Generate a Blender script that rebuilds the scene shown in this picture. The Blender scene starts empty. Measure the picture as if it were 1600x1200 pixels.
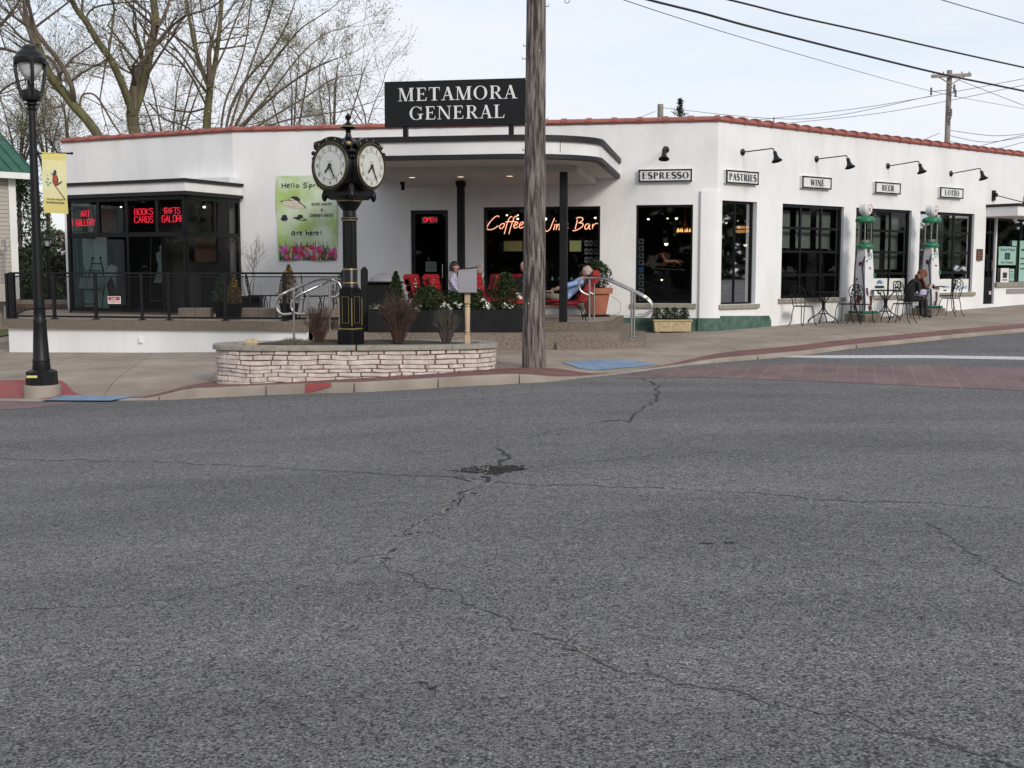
import bpy, bmesh, math, random
from mathutils import Vector, Matrix, noise
R = math.radians
sc = bpy.context.scene
# ---------------------------------------------------------------- camera
FPX = 1850.0; PITCH = math.atan(177.0/FPX); EYE = 1.6
cd = bpy.data.cameras.new('camera'); cam = bpy.data.objects.new('camera', cd)
sc.collection.objects.link(cam); sc.camera = cam
cd.sensor_width = 36; cd.lens = FPX/1600*36; cd.clip_start = .1; cd.clip_end = 3000
cam.location = (0, 0, EYE); cam.rotation_euler = (math.pi/2-PITCH, 0, 0)
# ---------------------------------------------------------------- world
wd = bpy.data.worlds.new('World'); sc.world = wd; wd.use_nodes = True
nt = wd.node_tree; nt.nodes.clear()
SUN_AZ = math.atan2(.53, -.85)      # direction towards the sun, clockwise from +Y
SUN_EL = R(27)
wo = nt.nodes.new('ShaderNodeOutputWorld'); mx = nt.nodes.new('ShaderNodeMixShader')
b1 = nt.nodes.new('ShaderNodeBackground'); b2 = nt.nodes.new('ShaderNodeBackground')
sky = nt.nodes.new('ShaderNodeTexSky'); sky.sky_type = 'NISHITA'; sky.sun_disc = False
sky.sun_elevation = SUN_EL; sky.sun_rotation = SUN_AZ; sky.air_density = 1.0; sky.dust_density = 1.5
b1.inputs[1].default_value = .15
tc = nt.nodes.new('ShaderNodeTexCoord'); mp = nt.nodes.new('ShaderNodeMapping'); mp.inputs['Scale'].default_value = (1, 1, 4.5)
nz = nt.nodes.new('ShaderNodeTexNoise'); nz.inputs['Scale'].default_value = 1.7; nz.inputs['Detail'].default_value = 7; nz.inputs['Roughness'].default_value = .55
cr = nt.nodes.new('ShaderNodeValToRGB'); cr.color_ramp.elements[0].position = .36; cr.color_ramp.elements[0].color = (.5, .5, .5, 1)
cr.color_ramp.elements[1].position = .62; cr.color_ramp.elements[1].color = (1, 1, 1, 1)
b2.inputs[0].default_value = (.825, .855, .91, 1); b2.inputs[1].default_value = .93
L = nt.links.new
L(tc.outputs['Generated'], mp.inputs[0]); L(mp.outputs[0], nz.inputs[0]); L(nz.outputs['Fac'], cr.inputs[0])
L(sky.outputs[0], b1.inputs[0]); L(cr.outputs[0], mx.inputs[0]); L(b1.outputs[0], mx.inputs[1]); L(b2.outputs[0], mx.inputs[2]); L(mx.outputs[0], wo.inputs[0])
# ---------------------------------------------------------------- sun (veiled by thin cloud)
sd = bpy.data.lights.new('sun', 'SUN'); so = bpy.data.objects.new('sun', sd); sc.collection.objects.link(so)
sd.energy = 1.7; sd.angle = R(13); sd.color = (1, .93, .84)
sdir = Vector((math.sin(SUN_AZ)*math.cos(SUN_EL), math.cos(SUN_AZ)*math.cos(SUN_EL), math.sin(SUN_EL)))
so.rotation_euler = sdir.to_track_quat('Z', 'Y').to_euler(); so.location = (20, -20, 30)
sc.view_settings.view_transform = 'Standard'; sc.view_settings.look = 'None'
sc.view_settings.exposure = 0.22; sc.view_settings.gamma = 1
sc.cycles.max_bounces = 6; sc.cycles.transparent_max_bounces = 24
# ---------------------------------------------------------------- pixel of the 1600x1200 photo -> direction
cp, sp = math.cos(PITCH), math.sin(PITCH)
def ray(px, py):
    u = (px-800)/FPX; v = (600-py)/FPX
    return Vector((u, cp+v*sp, -sp+v*cp))
def P(px, py, Y):
    d = ray(px, py); return Vector((0, 0, EYE)) + d*(Y/d.y)
def sstep(a, b, x):
    t = max(0, min(1, (x-a)/(b-a))); return t*t*(3-2*t)
def splus(x, k=1.0): return math.log1p(math.exp(max(-30, min(30, x/k))))*k
def zroad(x, y):
    t = (x-4.53)*.785+(y-26.4)*.62
    xl = max(-5.0, -splus(-x, .6)); q = min(1, max(0, -x/5)); yy = max(-3, min(10, y-18))
    return -.04+.05*xl+.028*yy*q*sstep(4, 18, y)+.027*splus(t+6, 1.0)+.025*max(-9, min(0, x+5))
def hit(px, py, off=0.0, fn=zroad):
    d = ray(px, py); z = off; p = None
    for _ in range(30):
        k = (z-EYE)/d.z; p = Vector((0, 0, EYE))+d*k; z = z*.5+.5*(fn(p.x, p.y)+off)
    return Vector((p.x, p.y, fn(p.x, p.y)+off))
# ---------------------------------------------------------------- materials
MATS = {}
def nodes(name):
    m = bpy.data.materials.new(name); m.use_nodes = True; MATS[name] = m
    n = m.node_tree; b = n.nodes['Principled BSDF']; return m, n, b
def pm(name, c1, c2=None, scale=6, rough=.6, bump=0, bscale=60, metal=0, detail=6, stretch=(1, 1, 1), spec=.5, coords='Object', rng=(.35, .65)):
    m, n, b = nodes(name)
    b.inputs['Roughness'].default_value = rough; b.inputs['Metallic'].default_value = metal
    b.inputs['Specular IOR Level'].default_value = spec
    tcn = n.nodes.new('ShaderNodeTexCoord'); mpn = n.nodes.new('ShaderNodeMapping'); mpn.inputs['Scale'].default_value = stretch
    n.links.new(tcn.outputs[coords], mpn.inputs[0])
    c2 = c2 or tuple(x*.88 for x in c1)
    nn = n.nodes.new('ShaderNodeTexNoise'); nn.inputs['Scale'].default_value = scale; nn.inputs['Detail'].default_value = detail
    r = n.nodes.new('ShaderNodeValToRGB'); r.color_ramp.elements[0].position = rng[0]; r.color_ramp.elements[1].position = rng[1]
    r.color_ramp.elements[0].color = (*c1, 1); r.color_ramp.elements[1].color = (*c2, 1)
    n.links.new(mpn.outputs[0], nn.inputs[0]); n.links.new(nn.outputs['Fac'], r.inputs[0]); n.links.new(r.outputs[0], b.inputs['Base Color'])
    if bump:
        n2 = n.nodes.new('ShaderNodeTexNoise'); n2.inputs['Scale'].default_value = bscale; n2.inputs['Detail'].default_value = 5
        bn = n.nodes.new('ShaderNodeBump'); bn.inputs['Strength'].default_value = bump; bn.inputs['Distance'].default_value = .02
        n.links.new(mpn.outputs[0], n2.inputs[0]); n.links.new(n2.outputs['Fac'], bn.inputs['Height']); n.links.new(bn.outputs[0], b.inputs['Normal'])
    return m
def emis(name, col, s):
    m, n, b = nodes(name); b.inputs['Base Color'].default_value = (*col, 1)
    b.inputs['Emission Color'].default_value = (*col, 1); b.inputs['Emission Strength'].default_value = s; return m
def glassm(name, tint, gloss=1.0, rough=.02):
    m, n, b = nodes(name); n.nodes.remove(b)
    o = n.nodes['Material Output']; t = n.nodes.new('ShaderNodeBsdfTransparent'); t.inputs[0].default_value = (*tint, 1)
    g = n.nodes.new('ShaderNodeBsdfGlossy'); g.inputs['Roughness'].default_value = rough
    fr = n.nodes.new('ShaderNodeFresnel'); fr.inputs[0].default_value = 1.5
    nz_ = n.nodes.new('ShaderNodeTexNoise'); nz_.inputs['Scale'].default_value = 1.2
    bp = n.nodes.new('ShaderNodeBump'); bp.inputs['Strength'].default_value = .04
    mu = n.nodes.new('ShaderNodeMath'); mu.operation = 'MULTIPLY'; mu.inputs[1].default_value = gloss
    mxn = n.nodes.new('ShaderNodeMixShader'); k = n.links.new
    k(nz_.outputs[0], bp.inputs['Height']); k(bp.outputs[0], g.inputs['Normal'])
    k(fr.outputs[0], mu.inputs[0]); k(mu.outputs[0], mxn.inputs[0]); k(t.outputs[0], mxn.inputs[1]); k(g.outputs[0], mxn.inputs[2]); k(mxn.outputs[0], o.inputs[0])
    return m
def brickm(name, c1, c2, mortar, sx=1, w=.2, h=.1, ms=.012, rot=0, rough=.85):
    m, n, b = nodes(name); b.inputs['Roughness'].default_value = rough
    t = n.nodes.new('ShaderNodeTexCoord'); mpn = n.nodes.new('ShaderNodeMapping'); mpn.inputs['Rotation'].default_value = (0, 0, rot)
    br = n.nodes.new('ShaderNodeTexBrick'); br.inputs['Scale'].default_value = 1; br.inputs['Brick Width'].default_value = w; br.inputs['Row Height'].default_value = h
    br.inputs['Mortar Size'].default_value = ms; br.inputs['Color1'].default_value = (*c1, 1); br.inputs['Color2'].default_value = (*c2, 1); br.inputs['Mortar'].default_value = (*mortar, 1)
    nn = n.nodes.new('ShaderNodeTexNoise'); nn.inputs['Scale'].default_value = 1.3; nn.inputs['Detail'].default_value = 8
    mix = n.nodes.new('ShaderNodeMix'); mix.data_type = 'RGBA'; mix.blend_type = 'MULTIPLY'; mix.inputs[0].default_value = .7
    rr = n.nodes.new('ShaderNodeValToRGB'); rr.color_ramp.elements[0].position = .3; rr.color_ramp.elements[0].color = (.6, .6, .6, 1); rr.color_ramp.elements[1].position = .7; rr.color_ramp.elements[1].color = (1.15, 1.15, 1.15, 1)
    k = n.links.new; k(t.outputs['Object'], mpn.inputs[0]); k(mpn.outputs[0], br.inputs[0]); k(t.outputs['Object'], nn.inputs[0]); k(nn.outputs['Fac'], rr.inputs[0])
    k(br.outputs['Color'], mix.inputs[6]); k(rr.outputs[0], mix.inputs[7]); k(mix.outputs[2], b.inputs['Base Color'])
    return m
def overlay(name, kind):
    m = MATS[name]; n = m.node_tree; b = n.nodes['Principled BSDF']; k = n.links.new; N = n.nodes.new; src = b.inputs['Base Color'].links[0].from_socket
    t = N('ShaderNodeTexCoord'); mpn = N('ShaderNodeMapping'); k(t.outputs['Object'], mpn.inputs[0]); mix = N('ShaderNodeMix'); mix.data_type = 'RGBA'; mix.blend_type = 'MULTIPLY'; mix.inputs[0].default_value = 1
    if kind == 'joints':
        mpn.inputs['Rotation'].default_value = (0, 0, -.17); br = N('ShaderNodeTexBrick'); br.offset = 0; br.inputs['Scale'].default_value = 1; br.inputs['Brick Width'].default_value = 1.55; br.inputs['Row Height'].default_value = 1.55; br.inputs['Mortar Size'].default_value = .010; br.inputs['Mortar Smooth'].default_value = .3
        br.inputs['Color1'].default_value = (1.04, 1.03, 1.02, 1); br.inputs['Color2'].default_value = (.93, .93, .94, 1); br.inputs['Mortar'].default_value = (.5, .48, .46, 1); k(mpn.outputs[0], br.inputs[0]); out = br.outputs['Color']
        n2 = N('ShaderNodeTexNoise'); n2.inputs['Scale'].default_value = 2.6; n2.inputs['Detail'].default_value = 12; n2.inputs['Roughness'].default_value = .7; r = N('ShaderNodeValToRGB'); r.color_ramp.elements[0].position = .30; r.color_ramp.elements[0].color = (.70, .69, .68, 1); r.color_ramp.elements[1].position = .52; r.color_ramp.elements[1].color = (1, 1, 1, 1); k(t.outputs['Object'], n2.inputs[0]); k(n2.outputs['Fac'], r.inputs[0])
        mx2 = N('ShaderNodeMix'); mx2.data_type = 'RGBA'; mx2.blend_type = 'MULTIPLY'; mx2.inputs[0].default_value = .8; k(out, mx2.inputs[6]); k(r.outputs[0], mx2.inputs[7]); out = mx2.outputs[2]
    else:
        mpn.inputs['Scale'].default_value = (1.3, 1.3, .38); n2 = N('ShaderNodeTexNoise'); n2.inputs['Scale'].default_value = 1.3; n2.inputs['Detail'].default_value = 9; n2.inputs['Roughness'].default_value = .62; k(mpn.outputs[0], n2.inputs[0])
        r = N('ShaderNodeValToRGB'); r.color_ramp.elements[0].position = .30; r.color_ramp.elements[0].color = (.90, .895, .885, 1); r.color_ramp.elements[1].position = .56; r.color_ramp.elements[1].color = (1, 1, 1, 1); k(n2.outputs['Fac'], r.inputs[0]); out = r.outputs[0]
    k(src, mix.inputs[6]); k(out, mix.inputs[7]); k(mix.outputs[2], b.inputs['Base Color'])
# road
def asphalt():
    m, n, b = nodes('asphalt'); k = n.links.new; N = n.nodes.new
    b.inputs['Roughness'].default_value = .88; b.inputs['Specular IOR Level'].default_value = .25
    t = N('ShaderNodeTexCoord')
    v = N('ShaderNodeTexVoronoi'); v.inputs['Scale'].default_value = 92; k(t.outputs['Object'], v.inputs[0])
    r1 = N('ShaderNodeValToRGB'); e = r1.color_ramp.elements; e[0].position = 0; e[0].color = (.042, .041, .043, 1); e[1].position = 1; e[1].color = (.34, .335, .33, 1)
    e2 = r1.color_ramp.elements.new(.28); e2.color = (.176, .172, .173, 1); e3 = r1.color_ramp.elements.new(.9); e3.color = (.228, .223, .223, 1)
    sep = N('ShaderNodeSeparateColor'); k(v.outputs['Color'], sep.inputs[0]); k(sep.outputs[0], r1.inputs[0])
    # dark gaps between the stones
    r2 = N('ShaderNodeValToRGB'); r2.color_ramp.elements[0].position = .35; r2.color_ramp.elements[0].color = (1, 1, 1, 1); r2.color_ramp.elements[1].position = .75; r2.color_ramp.elements[1].color = (.24, .24, .25, 1)
    k(v.outputs['Distance'], r2.inputs[0])
    mA = N('ShaderNodeMix'); mA.data_type = 'RGBA'; mA.blend_type = 'MULTIPLY'; mA.inputs[0].default_value = .85; k(r1.outputs[0], mA.inputs[6]); k(r2.outputs[0], mA.inputs[7])
    # broad wear
    mpn = N('ShaderNodeMapping'); mpn.inputs['Scale'].default_value = (.22, .75, 1); mpn.inputs['Rotation'].default_value = (0, 0, .12); k(t.outputs['Object'], mpn.inputs[0])
    n1 = N('ShaderNodeTexNoise'); n1.inputs['Scale'].default_value = 1; n1.inputs['Detail'].default_value = 9; n1.inputs['Roughness'].default_value = .62; k(mpn.outputs[0], n1.inputs[0])
    r3 = N('ShaderNodeValToRGB'); r3.color_ramp.elements[0].position = .35; r3.color_ramp.elements[0].color = (.82, .82, .84, 1); r3.color_ramp.elements[1].position = .66; r3.color_ramp.elements[1].color = (1.17, 1.165, 1.16, 1); k(n1.outputs['Fac'], r3.inputs[0])
    n4 = N('ShaderNodeTexNoise'); n4.inputs['Scale'].default_value = 16; n4.inputs['Detail'].default_value = 8; k(t.outputs['Object'], n4.inputs[0])
    r4 = N('ShaderNodeValToRGB'); r4.color_ramp.elements[0].position = .34; r4.color_ramp.elements[0].color = (.85, .85, .85, 1); r4.color_ramp.elements[1].position = .66; r4.color_ramp.elements[1].color = (1.14, 1.14, 1.14, 1); k(n4.outputs['Fac'], r4.inputs[0])
    mB = N('ShaderNodeMix'); mB.data_type = 'RGBA'; mB.blend_type = 'MULTIPLY'; mB.inputs[0].default_value = 1; k(mA.outputs[2], mB.inputs[6]); k(r3.outputs[0], mB.inputs[7])
    mC = N('ShaderNodeMix'); mC.data_type = 'RGBA'; mC.blend_type = 'MULTIPLY'; mC.inputs[0].default_value = 1; k(mB.outputs[2], mC.inputs[6]); k(r4.outputs[0], mC.inputs[7])
    k(mC.outputs[2], b.inputs['Base Color'])
    bp = N('ShaderNodeBump'); bp.inputs['Strength'].default_value = .55; bp.inputs['Distance'].default_value = .006; bp.invert = True; k(v.outputs['Distance'], bp.inputs['Height']); k(bp.outputs[0], b.inputs['Normal'])
    return m
asphalt()
pm('concrete', (.25, .205, .165), (.34, .288, .24), .9, .88, .3, 90, detail=12)
pm('kerb_concrete', (.24, .20, .165), (.33, .285, .24), 1.8, .88, .4, 70, detail=12)
pm('aggregate', (.27, .225, .18), (.13, .105, .082), 48, .9, .6, 60, detail=4, rng=(.38, .62))
pm('slab_edge', (.20, .165, .125), (.125, .10, .078), 45, .9, .5, 80, detail=4)
pm('cap_stone', (.30, .28, .235), (.22, .205, .175), 9, .85, .3, 60)
pm('stucco', (.80, .80, .80), (.77, .77, .775), 1.1, .75, .12, 14, detail=9)
pm('stucco_trim', (.80, .795, .79), (.75, .745, .74), 2, .7, .1, 30)
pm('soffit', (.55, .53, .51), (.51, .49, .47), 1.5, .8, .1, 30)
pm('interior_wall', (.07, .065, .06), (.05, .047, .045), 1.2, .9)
pm('interior_pale', (.30, .31, .28), (.26, .27, .24), 1.2, .9)
pm('green_paint', (.035, .085, .065), (.085, .15, .12), 6, .7, .4, 30)
pm('black_paint', (.006, .006, .007), (.009, .009, .010), 8, .45, spec=.3)
pm('black_gloss', (.004, .004, .005), (.006, .006, .007), 8, .33, spec=.3)
pm('black_matte', (.007, .007, .008), (.010, .010, .012), 5, .6, spec=.25)
pm('trim_black', (.014, .013, .015), (.019, .018, .020), 3, .55, spec=.3)
pm('gold', (.42, .32, .13), (.33, .25, .10), 20, .4, metal=.6)
pm('steel', (.55, .54, .52), (.45, .44, .43), 12, .3, metal=.95)
pm('tile_red', (.34, .105, .08), (.25, .075, .06), 5, .62, .3, 60)
pm('white_paint', (.78, .78, .77), (.72, .72, .71), 4, .5)
pm('road_white', (.62, .62, .62), (.38, .38, .38), 20, .8)
pm('mint', (.60, .76, .72), (.52, .68, .64), 1.5, .7)
pm('stone_pale', (.66, .58, .53), (.46, .39, .36), 9, .85, .5, 40)
pm('mortar', (.27, .13, .11), (.15, .095, .08), 8, .9)
pm('soil', (.05, .035, .025), (.03, .022, .018), 25, .95, .8, 40)
pm('wood_far', (.30, .27, .24), (.2, .17, .15), 3, .9)
pm('wood_pole', (.23, .20, .182), (.045, .032, .027), 3.4, .92, 1.0, 9, detail=15, stretch=(7, 7, .75), rng=(.40, .62))
pm('wood_pale', (.50, .37, .24), (.42, .30, .19), 5, .6, stretch=(5, 5, .6))
pm('bark', (.15, .115, .085), (.08, .062, .048), 3, .9, .7, 14, stretch=(4, 4, .7))
pm('bark_moss', (.13, .125, .05), (.07, .055, .035), 2.2, .9, .7, 14, stretch=(3, 3, .6))
pm('twig_red', (.085, .045, .035), (.05, .03, .024), 8, .85)
pm('twig_grey', (.10, .085, .07), (.06, .05, .042), 8, .85)
pm('bud', (.30, .29, .13), (.19, .19, .09), 6, .7)
pm('leaf_dark', (.025, .05, .018), (.04, .075, .025), 9, .6)
pm('leaf_box', (.025, .048, .015), (.045, .080, .024), 9, .6)
pm('leaf_gold', (.26, .15, .05), (.14, .10, .035), 9, .7)
pm('leaf_grey', (.10, .10, .06), (.16, .15, .10), 9, .8)
pm('grass', (.06, .085, .025), (.11, .12, .05), 12, .9)
pm('petal', (.8, .8, .77), None, 8, .6)
pm('red_fabric', (.40, .010, .014), (.28, .008, .011), 10, .7, .2, 120)
pm('terracotta', (.38, .14, .08), (.30, .11, .065), 6, .8)
pm('trough', (.50, .42, .26), (.36, .27, .15), 14, .85, .4, 50)
pm('brick_dark', (.10, .05, .04), (.15, .08, .06), 20, .9)
pm('siding', (.42, .39, .345), (.38, .355, .31), 2, .7)
pm('roof_green', (.02, .095, .065), (.03, .12, .08), 2, .45)
pm('banner_yellow', (.72, .62, .20), (.66, .58, .22), 3, .8)
pm('banner_pale', (.78, .74, .46), (.72, .66, .34), 3, .8)
pm('ink', (.02, .02, .025), None, 8, .7)
pm('ink_green', (.10, .32, .27), None, 8, .7)
pm('ink_blue', (.06, .2, .5), None, 8, .6)
pm('ink_red', (.45, .03, .04), None, 8, .6)
pm('bird_red', (.42, .09, .05), (.3, .06, .04), 8, .7)
pm('bird_dark', (.05, .045, .05), None, 8, .7)
pm('grey_panel', (.27, .265, .29), (.25, .245, .27), 4, .6)
pm('pump_green', (.012, .14, .065), (.016, .18, .08), 5, .35)
pm('pump_white', (.74, .74, .74), (.66, .66, .67), 5, .4)
pm('pump_brown', (.12, .02, .015), (.08, .018, .014), 12, .45)
pm('tank_glass_frame', (.35, .34, .32), None, 8, .4, metal=.6)
pm('hose_blue', (.02, .02, .05), None, 8, .5)
pm('skin', (.52, .27, .19), (.45, .22, .16), 12, .55)
pm('hair_auburn', (.18, .05, .022), (.10, .03, .015), 30, .6)
pm('hair_dark', (.02, .018, .02), None, 30, .6)
pm('hair_grey', (.40, .36, .33), None, 30, .7)
pm('cloth_black', (.007, .006, .008), (.012, .012, .013), 8, .85)
pm('cloth_blue', (.22, .35, .62), (.30, .44, .70), 8, .8)
pm('cloth_white', (.62, .62, .70), (.25, .25, .38), 45, .8, rng=(.42, .5))
pm('cloth_tan', (.20, .17, .13), None, 8, .85)
pm('plaque', (.10, .035, .025), (.14, .055, .04), 20, .5, metal=.4)
pm('copper', (.75, .33, .2), (.5, .2, .1), 8, .28, metal=.9)
pm('paper', (.70, .71, .68), (.62, .63, .6), 3, .8)
pm('poster_yellow', (.55, .55, .22), (.48, .48, .2), 3, .8)
pm('poster_mint', (.30, .49, .43), (.26, .44, .39), 3, .7)
pm('dress', (.55, .60, .58), (.40, .45, .43), 6, .7)
pm('blue_paint', (.12, .20, .33), (.20, .26, .33), 4, .85, detail=12)
pm('red_paint', (.30, .05, .05), (.21, .07, .06), 9, .8, detail=9)
pm('banner_green', (.37, .52, .17), (.58, .65, .50), 1.8, .55, detail=3, rng=(.38, .58))
pm('tulip_pink', (.62, .10, .25), (.45, .05, .25), 12, .7)
pm('tulip_red', (.55, .03, .04), (.4, .02, .05), 12, .7)
pm('tulip_violet', (.38, .08, .36), (.5, .2, .42), 12, .7)
pm('clockface', (.60, .61, .56), (.56, .57, .52), 3, .25, spec=.6)
pm('hat_cream', (.62, .55, .42), None, 8, .7)
pm('far_leaf', (.03, .035, .02), (.05, .055, .03), .6, .95)
pm('crack_soft', (.045, .044, .045), (.085, .083, .084), 30, .95)
pm('crack', (.010, .010, .011), (.028, .028, .028), 30, .95)
pm('crack_pale', (.24, .23, .21), (.15, .145, .14), 30, .95)
pm('wire', (.02, .02, .03), None, 8, .6)
pm('insulator', (.12, .12, .13), None, 8, .4)
brickm('brick_band', (.21, .085, .078), (.155, .065, .06), (.13, .08, .07), w=.2, h=.1, ms=.008, rot=.3)
brickm('brick_cross', (.185, .115, .112), (.145, .092, .092), (.195, .155, .15), w=.9, h=.28, ms=.009, rot=-1.287)
glassm('glass', (.60, .65, .65), .75)
glassm('glass_clear', (.88, .9, .9), .6)
emis('neon_orange', (1, .20, .06), 1.0)
emis('neon_core', (1, .62, .42), 1.6)
emis('neon_red', (1, .03, .07), 1.05)
emis('bulb', (1, .86, .66), 4)
emis('bulb_amber', (1, .5, .16), 1.6)
emis('downlight', (1, .72, .45), 1.3)
def lens():
    m, n, b = nodes('lens'); b.inputs['Base Color'].default_value = (.8, .82, .84, 1); b.inputs['Roughness'].default_value = .2
    nn = n.nodes.new('ShaderNodeTexNoise'); nn.inputs['Scale'].default_value = 8
    rr = n.nodes.new('ShaderNodeValToRGB'); rr.color_ramp.elements[0].color = (.7, .72, .74, 1); rr.color_ramp.elements[1].color = (.9, .9, .9, 1)
    n.links.new(nn.outputs[0], rr.inputs[0]); n.links.new(rr.outputs[0], b.inputs['Base Color'])
    b.inputs['Transmission Weight'].default_value = .45
lens()
overlay('concrete', 'joints'); overlay('stucco', 'streaks'); overlay('stucco_trim', 'streaks')
# ---------------------------------------------------------------- mesh helpers
WM = {}
def frame_of(d):
    d = d.normalized(); a = Vector((0, 0, 1)) if abs(d.z) < .95 else Vector((1, 0, 0))
    x = d.cross(a).normalized(); return x, x.cross(d).normalized()
def V(*a): return Vector(a)
class MB:
    def __init__(s): s.v = []; s.f = []; s.m = []; s.s = []
    def add(s, vs, fs, m=0, sm=False):
        o = len(s.v); s.v += [Vector(v) for v in vs]
        for f in fs: s.f.append([i+o for i in f]); s.m.append(m); s.s.append(sm)
    def box(s, c, size, rz=0, m=0, M=None):
        Mx = M if M is not None else Matrix.Rotation(rz, 3, 'Z'); c = Vector(c); h = Vector(size)/2
        vs = [c+Mx @ Vector((i*h.x, j*h.y, k*h.z)) for i in (-1, 1) for j in (-1, 1) for k in (-1, 1)]
        s.add(vs, [(0, 1, 3, 2), (4, 6, 7, 5), (0, 4, 5, 1), (2, 3, 7, 6), (0, 2, 6, 4), (1, 5, 7, 3)], m); return s
    def bbox(s, c, size, b=.01, rz=0, m=0):      # box with bevelled vertical and top edges (chamfer)
        x, y, z = [v/2 for v in size]; c = Vector(c); Mx = Matrix.Rotation(rz, 3, 'Z')
        def ring(ix, iy, zz): return [(-ix, -iy+b, zz), (-ix+b, -iy, zz), (ix-b, -iy, zz), (ix, -iy+b, zz), (ix, iy-b, zz), (ix-b, iy, zz), (-ix+b, iy, zz), (-ix, iy-b, zz)]
        rs = [ring(x-b, y-b, -z), ring(x, y, -z+b), ring(x, y, z-b), ring(x-b, y-b, z)]
        vs = [c+Mx @ Vector(p) for r_ in rs for p in r_]; fs = [tuple(range(7, -1, -1)), tuple(range(24, 32))]
        for k in range(3):
            for i in range(8): fs.append((k*8+i, k*8+(i+1) % 8, k*8+8+(i+1) % 8, k*8+8+i))
        s.add(vs, fs, m); return s
    def beam(s, p, q, w, h, m=0):
        p = Vector(p); q = Vector(q); x, y = frame_of(q-p)
        vs = [a+x*i*w/2+y*j*h/2 for a in (p, q) for i, j in ((-1, -1), (1, -1), (1, 1), (-1, 1))]
        s.add(vs, [(0, 1, 2, 3), (7, 6, 5, 4), (0, 4, 5, 1), (1, 5, 6, 2), (2, 6, 7, 3), (3, 7, 4, 0)], m); return s
    def tube(s, pts, r, n=8, m=0, sm=True, caps=True, closed=False):
        pts = [Vector(p) for p in pts]; K = len(pts); rs = r if isinstance(r, (list, tuple)) else [r]*K
        vs = []; x = None
        for i, p in enumerate(pts):
            if closed: d = pts[(i+1) % K]-pts[i-1]
            else: d = pts[min(K-1, i+1)]-pts[max(0, i-1)]
            if d.length < 1e-9: d = Vector((0, 0, 1))
            d.normalize()
            if x is None: x, y = frame_of(d)
            x = (x-d*x.dot(d)); x = x.normalized() if x.length > 1e-6 else frame_of(d)[0]; y = d.cross(x)
            for j in range(n):
                a = 2*math.pi*j/n; vs.append(p+(x*math.cos(a)+y*math.sin(a))*rs[i])
        fs = []
        for i in range(K if closed else K-1):
            for j in range(n):
                a = i*n+j; b = i*n+(j+1) % n; c = ((i+1) % K)*n; fs.append((a, b, c+(j+1) % n, c+j))
        if caps and not closed: fs.append(tuple(range(n-1, -1, -1))); fs.append(tuple(range((K-1)*n, K*n)))
        s.add(vs, fs, m, sm); return s
    def lathe(s, prof, c=(0, 0, 0), n=24, m=0, M=None, sm=True, sx=1, sy=1, a0=0):
        c = Vector(c); vs = []
        for r_, z in prof:
            for j in range(n):
                a = a0+2*math.pi*j/n; p = Vector((r_*math.cos(a)*sx, r_*math.sin(a)*sy, z)); vs.append(c+(M @ p if M is not None else p))
        fs = []
        for i in range(len(prof)-1):
            for j in range(n): fs.append((i*n+j, i*n+(j+1) % n, (i+1)*n+(j+1) % n, (i+1)*n+j))
        fs.append(tuple(range(n-1, -1, -1))); k = (len(prof)-1)*n; fs.append(tuple(range(k, k+n)))
        s.add(vs, fs, m, sm); return s
    def ball(s, c, r, m=0, n=12, sz=1):
        K = max(5, n//2); return s.lathe([(r*math.sin(math.pi*(i+.02)/(K+.04)), -r*sz*math.cos(math.pi*(i+.02)/(K+.04))) for i in range(K+1)], c, n, m)
    def prism(s, poly, z0, z1, m=0):
        n = len(poly); vs = [(p[0], p[1], z0) for p in poly]+[(p[0], p[1], z1) for p in poly]
        fs = [tuple(range(n-1, -1, -1)), tuple(range(n, 2*n))]+[(i, (i+1) % n, n+(i+1) % n, n+i) for i in range(n)]
        s.add(vs, fs, m); return s
    def plate(s, o, ux, uy, poly, t, m=0):       # polygon in the plane (o,ux,uy), extruded t along ux x uy
        o = Vector(o); nn = Vector(ux).cross(Vector(uy)).normalized(); n = len(poly)
        a = [o+Vector(ux)*p[0]+Vector(uy)*p[1] for p in poly]; b = [p+nn*t for p in a]
        s.add(a+b, [tuple(range(n-1, -1, -1)), tuple(range(n, 2*n))]+[(i, (i+1) % n, n+(i+1) % n, n+i) for i in range(n)], m); return s
    def quad(s, *p, m=0): s.add(p, [tuple(range(len(p)))], m); return s
    def build(s, name, mats, parent=None, world=True):
        me = bpy.data.meshes.new(name); vs = s.v
        if parent is not None and world:
            Mi = WM[parent.name].inverted(); vs = [Mi @ v for v in vs]
        me.from_pydata([tuple(v) for v in vs], [], s.f)
        if isinstance(mats, str): mats = [mats]
        for q in mats: me.materials.append(MATS[q])
        me.polygons.foreach_set('material_index', s.m); me.polygons.foreach_set('use_smooth', s.s)
        me.update(); bm = bmesh.new(); bm.from_mesh(me); bmesh.ops.recalc_face_normals(bm, faces=bm.faces); bm.to_mesh(me); bm.free()
        try: me.set_sharp_from_angle(angle=R(40))
        except Exception: pass
        o = bpy.data.objects.new(name, me); sc.collection.objects.link(o)
        if parent is not None: o.parent = parent; WM[o.name] = WM[parent.name]
        else: WM[o.name] = Matrix.Identity(4)
        return o
def tag(o, label=None, cat=None, group=None, kind=None):
    if label: o['label'] = label
    if cat: o['category'] = cat
    if group: o['group'] = group
    if kind: o['kind'] = kind
    return o
def thing(name, loc, label, cat, group=None, rz=0):
    o = bpy.data.objects.new(name, None); o.empty_display_size = .2; sc.collection.objects.link(o)
    o.location = loc; o.rotation_euler = (0, 0, rz); WM[o.name] = Matrix.Translation(Vector(loc)) @ Matrix.Rotation(rz, 4, 'Z')
    return tag(o, label, cat, group)
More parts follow.
